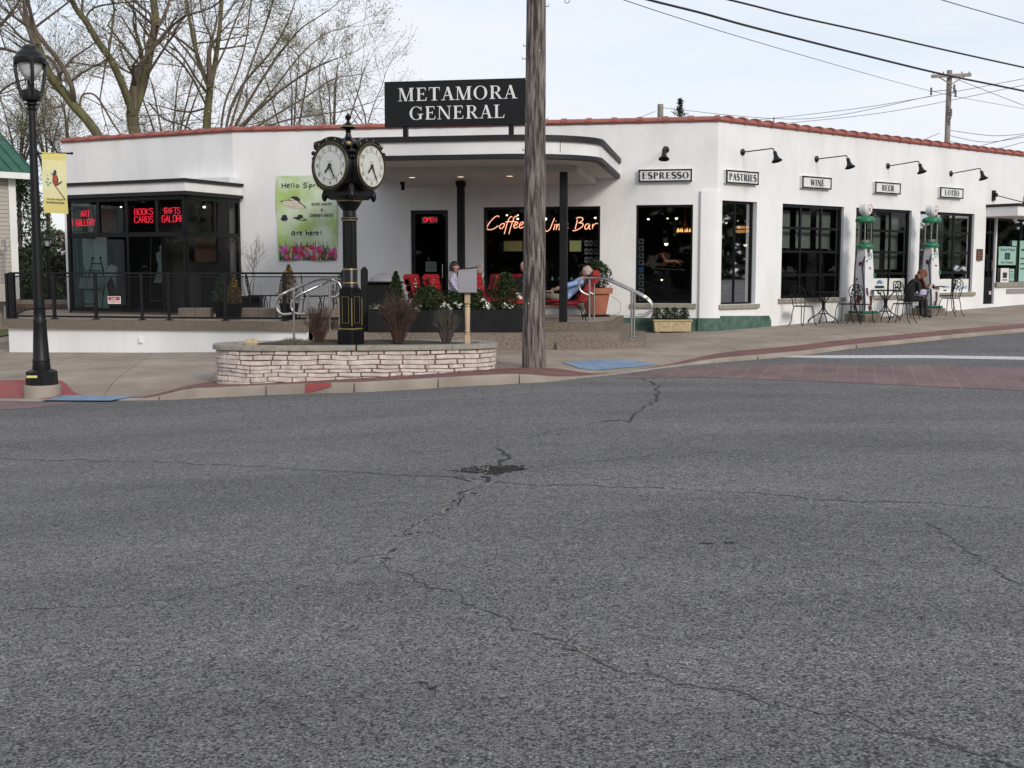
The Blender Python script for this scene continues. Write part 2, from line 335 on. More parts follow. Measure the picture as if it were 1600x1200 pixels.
def copy_tree(o, loc=None, rz=None, label=None, parent=None, scale=None):
    c = o.copy(); sc.collection.objects.link(c)
    if parent is not None: c.parent = parent
    if loc is not None: c.location = loc
    if rz is not None: c.rotation_euler = (0, 0, rz)
    if scale: c.scale = scale
    if label: c['label'] = label
    for ch in [k for k in sc.collection.objects if k.parent == o]: copy_tree(ch, parent=c)
    return c
def struct(o): o['kind'] = 'structure'; return o
class Wall:
    def __init__(s, A, B):
        s.A = Vector((A[0], A[1], 0)); s.B = Vector((B[0], B[1], 0)); s.d = (s.B-s.A); s.L = s.d.length; s.d.normalize()
        s.n = Vector((s.d.y, -s.d.x, 0)); s.rz = math.atan2(s.d.y, s.d.x)
    def p(s, a, z, out=0): return s.A+s.d*a+s.n*out+Vector((0, 0, z))
    def sz(s, px, py, out=0):
        d = ray(px, py); o = s.A+s.n*out; E = Vector((0, 0, EYE)); k = (o-E).dot(s.n)/d.dot(s.n); q = E+d*k-o
        return q.dot(s.d), q.z
    def box(s, mb, a0, a1, z0, z1, o0, o1, m=0):
        mb.box(s.p((a0+a1)/2, (z0+z1)/2, (o0+o1)/2), (abs(a1-a0), abs(o1-o0), abs(z1-z0)), s.rz, m)
    def tr(s, out=0): # matrix local (x along, y up, z out) -> world
        M = Matrix.Identity(4); u = Vector((0, 0, 1))
        for i in range(3): M[i][0] = s.d[i]; M[i][1] = u[i]; M[i][2] = s.n[i]; M[i][3] = (s.A+s.n*out)[i]
        return M
def wall_faces(mb, W, s0, s1, z0, z1, ops, depth=.2, m=0):
    S = sorted({s0, s1, *[o[0] for o in ops], *[o[1] for o in ops]}); Z = sorted({z0, z1, *[o[2] for o in ops], *[o[3] for o in ops]})
    for i in range(len(S)-1):
        for j in range(len(Z)-1):
            cs = (S[i]+S[i+1])/2; cz = (Z[j]+Z[j+1])/2
            if any(o[0] < cs < o[1] and o[2] < cz < o[3] for o in ops): continue
            mb.quad(W.p(S[i], Z[j]), W.p(S[i+1], Z[j]), W.p(S[i+1], Z[j+1]), W.p(S[i], Z[j+1]), m=m)
            mb.quad(W.p(S[i], Z[j], -depth), W.p(S[i], Z[j+1], -depth), W.p(S[i+1], Z[j+1], -depth), W.p(S[i+1], Z[j], -depth), m=m)
    for a, b, c, d in ops:
        mb.quad(W.p(a, c), W.p(a, d), W.p(a, d, -depth), W.p(a, c, -depth), m=m); mb.quad(W.p(b, c), W.p(b, c, -depth), W.p(b, d, -depth), W.p(b, d), m=m)
        mb.quad(W.p(a, d), W.p(b, d), W.p(b, d, -depth), W.p(a, d, -depth), m=m); mb.quad(W.p(a, c), W.p(a, c, -depth), W.p(b, c, -depth), W.p(b, c), m=m)
    mb.quad(W.p(s0, z1), W.p(s1, z1), W.p(s1, z1, -depth), W.p(s0, z1, -depth), m=m)
# text with the built-in face, appended to an MB in a plane
def text(mb, M, body, x0, x1, y0, y1, t=.004, m=0, bold=.0):
    cu = bpy.data.curves.new('t', 'FONT'); cu.body = body; cu.extrude = 0; cu.offset = bold; cu.resolution_u = 2
    ob = bpy.data.objects.new('t', cu); sc.collection.objects.link(ob)
    dg = bpy.context.evaluated_depsgraph_get(); me = bpy.data.meshes.new_from_object(ob.evaluated_get(dg))
    xs = [v.co.x for v in me.vertices]; ys = [v.co.y for v in me.vertices]
    ax, bx, ay, by = min(xs), max(xs), min(ys), max(ys); kx = (x1-x0)/(bx-ax); ky = (y1-y0)/(by-ay)
    vs = [M @ Vector((x0+(v.co.x-ax)*kx, y0+(v.co.y-ay)*ky, t)) for v in me.vertices]
    mb.add(vs, [tuple(p.vertices) for p in me.polygons], m)
    bpy.data.objects.remove(ob); bpy.data.curves.remove(cu); bpy.data.meshes.remove(me)
# serif capitals drawn from thick and thin strokes; unit height, returns advance
def serif(mb, M, word, x0, x1, y0, y1, t=.006, m=0, wt=.17, tn=.06):
    polys = []; X = 0
    def bar(xa, ya, xb, yb, w):     # stroke with horizontal cut ends
        polys.append([(X+xa-w/2, ya), (X+xa+w/2, ya), (X+xb+w/2, yb), (X+xb-w/2, yb)])
    def rect(xa, ya, xb, yb): polys.append([(X+xa, ya), (X+xb, ya), (X+xb, yb), (X+xa, yb)])
    def sf(x, y, w=.3, up=True):
        h = .045; polys.append([(X+x-w/2, y), (X+x+w/2, y), (X+x+w/2, y+h), (X+x-w/2, y+h)] if up else [(X+x-w/2, y-h), (X+x+w/2, y-h), (X+x+w/2, y), (X+x-w/2, y)])
    def arc(cx, cy, rx, ry, a0, a1, wside=wt, wtop=tn, n=16):
        for i in range(n):
            pa = []
            for a in (a0+(a1-a0)*i/n, a0+(a1-a0)*(i+1)/n):
                a = R(a); w = wtop+(wside-wtop)*abs(math.cos(a))**1.5; pa.append(((X+cx+rx*math.cos(a), cy+ry*math.sin(a)), (X+cx+(rx-w)*math.cos(a), cy+(ry-w*.8)*math.sin(a))))
            polys.append([pa[0][0], pa[1][0], pa[1][1], pa[0][1]])
    for ch in word:
        if ch == 'M': bar(.14, 0, .14, 1, tn); bar(.2, 1, .5, 0, wt); bar(.8, 1, .5, 0, tn); bar(.84, 0, .84, 1, wt); sf(.14, 0, .26); sf(.16, 1, .26, False); sf(.84, 0, .34); sf(.86, 1, .3, False); w = 1.06
        elif ch in 'EL':
            bar(.2, 0, .2, 1, wt); rect(.06, 0, .66, .06); polys.append([(X+.6, 0), (X+.66, 0), (X+.70, .26), (X+.66, .26)]); w = .76
            if ch == 'E': rect(.06, .94, .62, 1); rect(.2, .49, .5, .55); rect(.48, .40, .52, .64); polys.append([(X+.56, 1), (X+.62, 1), (X+.64, .77), (X+.61, .77)])
            else: sf(.2, 1, .36, False)
        elif ch == 'T': bar(.36, 0, .36, 1, wt); rect(.02, .94, .70, 1); sf(.36, 0, .36); rect(.02, .76, .055, .96); rect(.665, .76, .70, .96); w = .74
        elif ch == 'A': bar(.12, 0, .40, 1, tn); bar(.66, 0, .40, 1, wt); rect(.22, .32, .56, .38); sf(.12, 0, .26); sf(.67, 0, .34); w = .82
        elif ch == 'O': arc(.44, .5, .42, .52, 0, 360, wt, tn, 28); w = .92
        elif ch == 'R': bar(.2, 0, .2, 1, wt); sf(.2, 0, .34); rect(.06, .95, .42, 1); rect(.2, .47, .44, .52); arc(.40, .735, .28, .265, -90, 90); bar(.42, .5, .70, 0, wt*.95); sf(.72, 0, .22); w = .84
        elif ch == 'P': bar(.2, 0, .2, 1, wt); sf(.2, 0, .34); rect(.06, .95, .42, 1); rect(.2, .43, .42, .48); arc(.38, .715, .29, .285, -90, 90); w = .72
        elif ch == 'B': bar(.2, 0, .2, 1, wt); rect(.06, .95, .40, 1); rect(.06, 0, .42, .05); rect(.2, .50, .42, .55); arc(.38, .76, .25, .24, -90, 90); arc(.40, .265, .30, .265, -90, 90); w = .76
        elif ch == 'G': arc(.46, .5, .43, .52, 45, 322, wt, tn, 24); bar(.72, .04, .72, .42, wt*.95); sf(.72, .45, .36, False); rect(.75, .70, .79, .98); w = .94
        elif ch == 'N': bar(.14, 0, .14, 1, tn); bar(.16, 1, .74, 0, wt); bar(.76, 0, .76, 1, tn); sf(.14, 0, .26); sf(.12, 1, .24, False); sf(.76, 1, .26, False); w = .92
        elif ch == 'S':
            pts = []
            for i in range(25):
                f = i/24; 
                if f < .5: a = R(35+235*f*2); pts.append((.31+.23*math.cos(a), .745+.235*math.sin(a)))
                else: a = R(90-235*(f-.5)*2); pts.append((.31+.25*math.cos(a), .265+.245*math.sin(a)))
            for i in range(24):
                f = abs((i+.5)/24-.5)*2; w_ = wt*.95*(1-f)**.6+tn
                (a, b), (c, d) = pts[i], pts[i+1]; L_ = math.hypot(c-a, d-b) or 1; nx, ny = -(d-b)/L_*w_/2, (c-a)/L_*w_/2
                polys.append([(X+a-nx, b-ny), (X+c-nx, d-ny), (X+c+nx, d+ny), (X+a+nx, b+ny)])
            rect(.52, .74, .56, .98); rect(.05, .02, .09, .28); w = .66
        elif ch == 'I': bar(.2, 0, .2, 1, wt); sf(.2, 0, .36); sf(.2, 1, .36, False); w = .42
        elif ch == 'W': bar(.12, 1, .36, 0, wt); bar(.58, 1, .38, 0, tn); bar(.58, 1, .80, 0, wt); bar(1.02, 1, .82, 0, tn); sf(.12, 1, .3, False); sf(.58, 1, .3, False); sf(1.02, 1, .24, False); w = 1.14
        else: w = .5
        X += w+.05
    X -= .05
    for i, p in enumerate(polys):
        q = [(x0+(a/X)*(x1-x0), y0+b*(y1-y0)) for a, b in p]; tt = t+(i % 23)*.00012
        mb.add([M @ Vector((a, b, tt)) for a, b in q], [tuple(range(len(q)))], m)
# stroke letters (neon)
SF = {'A': [[(0, 0), (.5, 1), (1, 0)], [(.2, .4), (.8, .4)]], 'R': [[(0, 0), (0, 1), (.8, 1), (1, .75), (.8, .5), (0, .5)], [(.5, .5), (1, 0)]], 'T': [[(0, 1), (1, 1)], [(.5, 1), (.5, 0)]],
      'G': [[(1, .85), (.8, 1), (.2, 1), (0, .8), (0, .2), (.2, 0), (.8, 0), (1, .2), (1, .5), (.55, .5)]], 'L': [[(0, 1), (0, 0), (1, 0)]], 'E': [[(1, 1), (0, 1), (0, 0), (1, 0)], [(0, .5), (.8, .5)]],
      'Y': [[(0, 1), (.5, .5), (1, 1)], [(.5, .5), (.5, 0)]], 'B': [[(0, 0), (0, 1), (.8, 1), (.95, .75), (.8, .52), (0, .52)], [(.8, .52), (1, .25), (.8, 0), (0, 0)]], 'O': [[(.2, 0), (0, .2), (0, .8), (.2, 1), (.8, 1), (1, .8), (1, .2), (.8, 0), (.2, 0)]],
      'K': [[(0, 0), (0, 1)], [(1, 1), (0, .45), (1, 0)]], 'S': [[(1, .85), (.8, 1), (.2, 1), (0, .8), (.2, .53), (.8, .48), (1, .25), (.8, 0), (.2, 0), (0, .15)]], 'C': [[(1, .8), (.8, 1), (.2, 1), (0, .8), (0, .2), (.2, 0), (.8, 0), (1, .2)]],
      'D': [[(0, 0), (0, 1), (.7, 1), (1, .7), (1, .3), (.7, 0), (0, 0)]], 'I': [[(.5, 0), (.5, 1)]], 'F': [[(0, 0), (0, 1), (1, 1)], [(0, .5), (.8, .5)]], 'P': [[(0, 0), (0, 1), (.8, 1), (1, .75), (.8, .5), (0, .5)]], 'N': [[(0, 0), (0, 1), (1, 0), (1, 1)]]}
def neon(mb, M, word, x0, x1, y0, y1, r=.012, m=0, gap=.3):
    n = len(word); cw = (x1-x0)/(n+(n-1)*gap)
    for i, ch in enumerate(word):
        for st in SF.get(ch, []):
            mb.tube([M @ Vector((x0+i*cw*(1+gap)+a*cw, y0+b*(y1-y0), 0)) for a, b in st], r, 5, m)
def spline(pts, k=6):
    pts = [Vector(p) for p in pts]; out = []
    for i in range(len(pts)-1):
        a = pts[max(0, i-1)]; b = pts[i]; c = pts[i+1]; d = pts[min(len(pts)-1, i+2)]
        for j in range(k):
            t = j/k; out.append(.5*((2*b)+(c-a)*t+(2*a-5*b+4*c-d)*t*t+(3*b-a-3*c+d)*t*t*t))
    out.append(pts[-1]); return out
def leaves(mb, pts, size, rnd, m=0, n=1, spread=0.0, asp=.55):
    for p in pts:
        for _ in range(n):
            q = Vector(p)+Vector((rnd.gauss(0, 1), rnd.gauss(0, 1), rnd.gauss(0, 1)))*spread
            a = Vector((rnd.gauss(0, 1), rnd.gauss(0, 1), rnd.gauss(0, 1))).normalized(); b, _c = frame_of(a); sz_ = size*rnd.uniform(.6, 1.4)
            mb.add([q-a*sz_/2, q+b*sz_*asp/2, q+a*sz_/2, q-b*sz_*asp/2], [(0, 1, 2, 3)], m)
# ================================================================ GROUND
rnd = random.Random(7)
# kerb line traced at the foot of the kerb (left to right), then carried on along the side street
kpx = [(0, 626), (60, 627), (120, 627), (175, 626), (240, 625.5), (320, 622), (400, 618), (480, 615), (565, 613), (640, 609), (700, 605), (780, 601), (860, 596.5), (914, 590), (970, 584.5), (1022, 577), (1070, 571.5), (1120, 566.5), (1180, 562), (1259, 554.5), (1325, 545.5), (1412, 537), (1506, 527), (1600, 518.8)]
KP = [hit(a, b) for a, b in kpx]; KP = [(p.x, p.y) for p in KP]
x0_, y0_ = KP[0]; x1_, y1_ = KP[-1]
KP = [(-90, y0_+8), (-30, y0_+1.5), (-12, y0_+.2)]+KP+[(x1_+.785*12, y1_+.62*12), (x1_+.785*60, y1_+.62*60)]
def kerbY(x):
    for i in range(len(KP)-1):
        if KP[i][0] <= x <= KP[i+1][0]: f = (x-KP[i][0])/(KP[i+1][0]-KP[i][0]); return KP[i][1]+(KP[i+1][1]-KP[i][1])*f
    return KP[-1][1] if x > 0 else KP[0][1]
_rl = (hit(0, 626).x, hit(215, 626).x); _rl2 = hit(300, 623).x; _rr = (hit(890, 594).x, hit(1030, 576).x)
def flush(x):    # 1 where the kerb is dropped
    a = 1-sstep(_rl[1], _rl2, x) if x > _rl[0]-2 else sstep(_rl[0]-4, _rl[0]-2, x)
    b = sstep(_rr[0]-1.0, _rr[0]+.3, x)*(1-sstep(_rr[1], _rr[1]+1.5, x)*.45) if x > _rr[0]-1.2 else 0
    return max(a, b)
def zwalk(x, y):
    d = y-kerbY(x); return zroad(x, y)+.14-.125*flush(x)*(1-sstep(.1, 1.7, d))
def grid(name, xs, rows, zf, mats, mf=None):
    mb = MB(); vs = []; nx = len(xs); ny = None
    for x in xs:
        ys = rows(x); ny = len(ys)
        for y in ys: vs.append((x, y, zf(x, y)))
    fs = [(i*ny+j, (i+1)*ny+j, (i+1)*ny+j+1, i*ny+j+1) for i in range(nx-1) for j in range(ny-1)]
    mb.add(vs, fs, 0, True)
    if mf:
        for k, f in enumerate(mb.f): mb.m[k] = mf(vs[f[0]][0], k % (ny-1))
    return mb.build(name, mats)
def rng_(a, b, st):
    n = max(1, int(round((b-a)/st))); return [a+(b-a)*i/n for i in range(n+1)]
XS = [-900, -300, -90, -50, -30, -22]+rng_(-18, 18, .45)+[20, 22, 25, 28, 32, 40, 50, 90, 300, 900]
YS = [-900, -300, -80, -30, -10, -3, 0]+rng_(1, 34, .5)+[36, 40, 46, 60, 90, 200, 500, 1500]
struct(grid('road', XS, lambda x: YS, zroad, ['asphalt']))
XK = [-50, -40, -30, -24, -20]+rng_(-17, 19, .18)+[20, 22, 24, 27, 30, 34, 38, 40]
RO = [.16, .3, .5, .8, 1.2, 1.7, 2.3, 3, 4, 5, 6.5, 8, 10, 12, 15, 20, 28]
struct(grid('sidewalk', XK, lambda x: [kerbY(x)+r for r in RO], zwalk, ['concrete']))
mb = MB(); vs = []
for x in XK:
    y = kerbY(x); vs += [(x, y-.012, zroad(x, y)-.05), (x, y, zwalk(x, y)-.02), (x, y+.02, zwalk(x, y)+.001), (x, y+.162, zwalk(x, y+.16)+.001), (x, y+.163, zwalk(x, y)-.06)]
mb.add(vs, [(i*5+j, i*5+5+j, i*5+6+j, i*5+1+j) for i in range(len(XK)-1) for j in range(4)], 0, False)
struct(mb.build('kerb', ['kerb_concrete']))
# kerb joints and chips
mb = MB()
for px, py in ((269, 616), (562, 606), (811, 592), (690, 597), (430, 609), (1040, 573), (1180, 560), (1330, 542)):
    p = hit(px, py); x = p.x; y = kerbY(x); z = zwalk(x, y)
    mb.add([(x-.007, y-.02, zroad(x, y)+.003), (x+.007, y-.02, zroad(x, y)+.003), (x+.005, y-.003, z-.005), (x+.005, y+.158, z+.004), (x-.005, y+.158, z+.004), (x-.005, y-.003, z-.005)], [(0, 1, 2, 5), (5, 2, 3, 4)], 0)
struct(mb.build('kerb_joint', ['crack']))
def patch(name, ea, eb, mats, zf, off, dz=.004, nx=40, ny=5, kind='structure', rag=0):
    def res(e):
        q = [hit(a, b, off, zroad) for a, b in e]; q = [Vector((p.x, p.y, 0)) for p in q]; L_ = [0]
        for i in range(len(q)-1): L_.append(L_[-1]+(q[i+1]-q[i]).length)
        out = []
        for k in range(nx+1):
            t = L_[-1]*k/nx; i = 0
            while i < len(q)-2 and L_[i+1] < t: i += 1
            f = (t-L_[i])/max(1e-6, L_[i+1]-L_[i]); out.append(q[i]+(q[i+1]-q[i])*f)
        return out
    A = res(ea); B = res(eb); vs = []; r_ = random.Random(3)
    for i in range(nx+1):
        for j in range(ny+1):
            p = A[i]+(B[i]-A[i])*j/ny
            if rag and j in (0, ny): p = p+Vector((r_.uniform(-rag, rag), r_.uniform(-rag, rag), 0))
            vs.append((p.x, p.y, zf(p.x, p.y)+dz))
    mb = MB(); mb.add(vs, [(i*(ny+1)+j, (i+1)*(ny+1)+j, (i+1)*(ny+1)+j+1, i*(ny+1)+j+1) for i in range(nx) for j in range(ny)])
    return tag(mb.build(name, mats), kind=kind)
# brick band behind the kerb
def band(name, xa, xb, da, db, mat, dz):
    xs = rng_(xa, xb, .15); vs = []; K = 6
    for x in xs:
        t0, t1 = da(x), db(x)
        for j in range(K): y = kerbY(x)+t0+(t1-t0)*j/(K-1); vs.append((x, y, zwalk(x, y)+dz))
    mb = MB(); mb.add(vs, [(i*K+j, (i+1)*K+j, (i+1)*K+j+1, i*K+j+1) for i in range(len(xs)-1) for j in range(K-1)]); struct(mb.build(name, [mat]))
xA = hit(210, 622).x; xB = hit(870, 590).x; xC = hit(1000, 578).x
band('brick_paving', xA, xB+.9, lambda x: .17, lambda x: .175+.95*sstep(xA-.3, xA+1.6, x)*(1-sstep(xB-.3, xB+.9, x)), 'brick_band', .004)
band('brick_paving', xC, 40, lambda x: .17+.25*0, lambda x: .175+.66*sstep(xC-.2, xC+2.4, x), 'brick_band', .004)
band('brick_paving', -18, hit(150, 615).x, lambda x: .17, lambda x: .17+1.35*(1-.8*sstep(hit(60, 615).x, hit(150, 615).x, x)), 'red_paint', .004)
patch('tactile_ramp', [(64, 621.5), (100, 621.7), (172, 622)], [(99, 615), (150, 615), (212, 615.5)], ['blue_paint'], zwalk, .06, .009, 20, 8)
patch('tactile_ramp', [(905, 577.2), (935, 577.0), (985, 572.0), (1030, 566.6)], [(878, 574.6), (905, 571.6), (940, 569.4), (985, 566.6)], ['blue_paint'], zwalk, .06, .009, 20, 8)
mb = MB(); xs = rng_(hit(487, 608).x, hit(531, 604).x, .02); r_ = random.Random(1); vs = []
for i, x in enumerate(xs):
    f = i/(len(xs)-1); y = kerbY(x); zt_ = zwalk(x, y); dn = .135*(1-f)**.8*(.8+.3*noise.noise(Vector((x*14, 0, 0))))+.01; bk = .05+.11*math.sin(math.pi*min(1, f*1.1))*(.8+.4*noise.noise(Vector((x*12, 3, 0))))
    vs += [(x, y-.018, zt_-.02-dn), (x, y-.006, zt_-.018), (x, y+.018, zt_+.006), (x, y+bk, zt_+.006)]
mb.add(vs, [(i*4+j, i*4+4+j, i*4+5+j, i*4+1+j) for i in range(len(xs)-1) for j in range(3)]); struct(mb.build('paint_spill', ['red_paint']))
patch('red_paint_wash', [(0, 641), (60, 637), (110, 631)], [(0, 628), (60, 628.5), (112, 628.5)], ['brick_cross'], zroad, 0, .004, 14, 3)
# markings on the side street
patch('crosswalk', [(960, 592), (1100, 590), (1300, 597), (1450, 604), (1760, 618), (2500, 652)], [(1040, 577.2), (1100, 572.5), (1250, 569.5), (1420, 570.5), (1760, 578), (2500, 596)], ['brick_cross'], zroad, 0, .004, 90, 8)
patch('stop_line', [(1211, 558.2), (1300, 560), (1450, 560), (1600, 562.5), (1760, 566), (2100, 573)], [(1205, 556.6), (1300, 555.6), (1430, 555.2), (1600, 557.8), (1760, 561), (2100, 567.5)], ['road_white'], zroad, 0, .005, 60, 2)
patch('old_line', [(560, 628), (760, 621), (900, 607)], [(560, 627), (760, 620), (900, 606.2)], ['crack_pale'], zroad, 0, .003, 30, 1, rag=.004)
# cracks: broken ribbons that widen and narrow
def crack(pts, w, mat='crack', jag=.03, name='road_crack', gap=0.0, step=.035):
    q = [hit(a, b) for a, b in pts]; L_ = []; r_ = random.Random(int(pts[0][0])+int(pts[0][1]))
    for i in range(len(q)-1):
        n = max(2, int((q[i+1]-q[i]).length/step))
        for k in range(n): L_.append(q[i]+(q[i+1]-q[i])*k/n)
    L_.append(q[-1]); o = Vector((0, 0, 0)); P_ = []
    for i, p in enumerate(L_):
        o = o*.86+Vector((r_.gauss(0, 1), r_.gauss(0, 1), 0))*jag*.62; P_.append(p+o)
    mb = MB(); K = len(P_)
    for i in range(K-1):
        if noise.noise(P_[i]*3.1+Vector((7, 3, 0)))*.5+.5 < gap*1.15 or r_.random() < .04: continue
        d = (P_[i+1]-P_[i]); d.z = 0
        if d.length < 1e-5: continue
        d.normalize(); n_ = Vector((-d.y, d.x, 0)); wf = lambda q: w*1.25*(.25+.9*abs(noise.noise(q*2.3))+.9*abs(noise.noise(q*17))); wa = wf(P_[i]); wb = wf(P_[i+1])
        qs = [P_[i]-n_*wa, P_[i]+n_*wa, P_[i+1]+n_*wb, P_[i+1]-n_*wb]
        mb.add([(v.x, v.y, zroad(v.x, v.y)+.003) for v in qs], [(0, 3, 2, 1)])
    struct(mb.build(name, [mat]))
crack([(985, 585), (1010, 594), (1030, 603), (1028, 620), (1012, 635), (990, 650), (982, 658)], .012)
crack([(945, 658), (975, 657), (992, 661)], .022, gap=.2)
crack([(975, 655), (900, 668), (830, 682), (775, 690), (768, 702)], .006, 'crack_soft', gap=.35)
crack([(768, 702), (782, 712), (779, 722), (776, 727)], .02)
crack([(703, 735), (745, 733)], .012)
crack([(822, 731), (880, 727), (960, 716), (1100, 705), (1290, 699), (1500, 694)], .005, 'crack_soft', gap=.35)
crack([(772, 738), (760, 746), (768, 754)], .03)
crack([(775, 752), (830, 756), (1000, 762), (1200, 774), (1400, 784), (1600, 795)], .008, 'crack_soft', gap=.2)
crack([(760, 750), (700, 745), (560, 738), (400, 730), (240, 722), (120, 719), (-60, 714)], .009, 'crack_soft', gap=.1)
crack([(735, 752), (700, 747)], .012)
crack([(766, 756), (740, 768), (718, 778), (698, 795)], .010, gap=.35)
for a_, b_ in (((734, 772), (738, 771)), ((712, 784), (717, 782)), ((696, 795), (700, 798)), ((640, 836), (644, 833)), ((608, 860), (614, 857))): crack([a_, b_], .015)
crack([(764, 757), (740, 769), (716, 780), (696, 797), (678, 811), (648, 827), (634, 842), (604, 864)], .011, 'crack_pale', gap=.2)
crack([(700, 799), (676, 814), (646, 830), (630, 846)], .005, gap=.4)
crack([(606, 862), (560, 875), (500, 890), (420, 905), (300, 928), (180, 946), (0, 958)], .0045, 'crack_soft', gap=.35)
crack([(598, 870), (606, 880), (640, 902), (700, 925), (780, 953), (850, 1000), (930, 1035), (1080, 1068), (1200, 1095), (1350, 1130), (1480, 1165), (1640, 1210)], .006, 'crack_soft', gap=.15)
crack([(640, 900), (700, 923), (780, 951), (850, 998), (930, 1033), (1080, 1066)], .006, 'crack_pale', gap=.5)
crack([(1452, 815), (1468, 838), (1500, 855), (1545, 882), (1600, 915), (1640, 945)], .006, 'crack_soft', gap=.15)
crack([(596, 871), (612, 872)], .011)
crack([(1095, 850), (1110, 848), (1118, 850)], .02); crack([(1120, 846), (1138, 846)], .02)
crack([(655, 1068), (672, 1074), (684, 1070)], .008)
# pothole: flat patch, the hollow's shade put into its dark colour, with loose stones
mb = MB(); c = hit(768, 734); e = [(704, 735), (735, 730), (765, 728.5), (800, 729.5), (822, 732.5), (800, 736.5), (775, 741.5), (745, 740)]
ring = []; r_ = random.Random(5); E_ = [hit(a, b) for a, b in e]
for i in range(len(E_)):
    for k in range(5): p = E_[i].lerp(E_[(i+1) % len(E_)], k/5); ring.append(p+Vector((r_.gauss(0, .02), r_.gauss(0, .03), 0))+(p-c)*.06)
n = len(ring); vs = [(p.x, p.y, zroad(p.x, p.y)+.004) for p in ring]+[(c.x+(p.x-c.x)*.8, c.y+(p.y-c.y)*.75, zroad(p.x, p.y)+.0045) for p in ring]+[(c.x, c.y, zroad(c.x, c.y)+.005)]
mb.add(vs, [(i, (i+1) % n, n+(i+1) % n, n+i) for i in range(n)]+[(n+i, n+(i+1) % n, 2*n) for i in range(n)])
for _ in range(420):
    a = r_.uniform(0, 6.28); k = r_.uniform(0, .97)**.6; p = ring[int(a/6.29*n)]; x = c.x+(p.x-c.x)*k; y = c.y+(p.y-c.y)*k; s_ = r_.uniform(.003, .010)*(1.5 if r_.random() < .08 else 1)
    mb.lathe([(s_*.3, 0), (s_, .3*s_), (s_*.8, s_), (s_*.2, s_*1.2)], (x, y, zroad(x, y)+.003), 5, (r_.choice((1, 1, 2)) if x < c.x-.02 and r_.random() < .6 else r_.choice((0, 0, 0, 2))), sx=r_.uniform(.7, 1.3), sm=False)  # pale stones left, dark ones right: shading of a hollow put into their colours
struct(mb.build('pothole', ['crack', 'crack_pale', 'soil']))
# lawn behind and to the left, and the ground around
struct(grid('lawn', [-80, -50, -35, -28, -22, -18, -15, -12.9], lambda x: [29.5, 33, 38, 45, 60, 90, 150], lambda x, y: zroad(x, y)+.17, ['grass']))
# ================================================================ STORE
Cx, Cy = 4.53, 26.4
PC = Vector((Cx, Cy)); PM_ = Vector((-6.6, 28.39)); PL_ = PM_+Vector((-.897, .442))*5.52; PR = PC+Vector((.785, .62))*26
WL = Wall(PL_, PM_); WC = Wall(PM_, PC); WR = Wall(PC, PR)
TOP = 4.88; FL = .6
bld = thing('general_store', (0, 28, 0), 'long low white stucco general store with red tile coping, black windows and curved canopy', 'shop')
mb = MB()
def op(W, xl, xr, yt, yb, ref=None):
    a, zt = W.sz(xl, yt); b, _ = W.sz(xr, yt); _, zb = W.sz((ref or xl), yb); return [a, b, zb, zt]
# centre wall openings
esp = op(WC, 994, 1083, 320, 474); cof = op(WC, 755, 938, 322, 474, 930); cof[3] = WC.sz(930, 322)[1]; dor = op(WC, 641, 700, 328.5, 480); dor[2] = FL
esp[3] = WC.sz(1040, 320)[1]
# right wall openings
zt = WR.sz(1270, 320.5)[1]
pas = op(WR, 1128.5, 1183, 321, 476); win = op(WR, 1223, 1319, 318, 469.5); bee = op(WR, 1338, 1425, 327, 465, 1400); lot = op(WR, 1438, 1523, 335, 461, 1500)
for o_ in (pas, win, bee, lot): o_[3] = zt
for o_ in (win, bee, lot): o_[2] = .92+.012*o_[0]
dr2 = op(WR, 1541, 1557.5, 340, 474, 1545); shw = [dr2[1]+.06, dr2[1]+4.2, WR.sz(1575, 441)[1], dr2[3]]
doorL = [dr2[0], dr2[1], WR.sz(1545, 475)[1], dr2[3]]
wall_faces(mb, WL, 0, WL.L, -.6, TOP, [], .25); wall_faces(mb, WC, 0, WC.L, -.6, TOP, [esp, cof, dor], .22)
wall_faces(mb, WR, 0, WR.L, -.6, TOP, [pas, win, bee, lot, doorL, shw], .22)
IN = Vector((-.62, .785)); PRb = PR+IN*14; PLb = PL_+Vector((.442, .897))*14
for a, b in ((PR, PRb), (PRb, PLb), (PLb, PL_)):
    mb.quad((a.x, a.y, -.6), (b.x, b.y, -.6), (b.x, b.y, TOP), (a.x, a.y, TOP))
mb.build('wall', ['stucco'], bld)
mb = MB(); ply = [PL_, PM_, PC, PR, PRb, PLb]
ins = lambda z: [(p.x, p.y, z) for p in ply]
mb.add(ins(4.45), [tuple(range(6))]); mb.build('roof', ['concrete'], bld)
# dim interior shell: floor, ceiling, partitions
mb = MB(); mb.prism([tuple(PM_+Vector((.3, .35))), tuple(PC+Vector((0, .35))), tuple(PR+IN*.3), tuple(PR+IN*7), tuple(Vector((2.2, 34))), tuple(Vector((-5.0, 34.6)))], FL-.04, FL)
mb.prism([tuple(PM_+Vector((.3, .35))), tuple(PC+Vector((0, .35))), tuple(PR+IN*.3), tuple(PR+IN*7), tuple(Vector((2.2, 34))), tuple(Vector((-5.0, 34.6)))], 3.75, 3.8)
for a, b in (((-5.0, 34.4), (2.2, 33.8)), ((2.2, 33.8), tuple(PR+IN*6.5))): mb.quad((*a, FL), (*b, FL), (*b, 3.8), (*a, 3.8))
mb.build('interior', ['interior_wall'], bld)
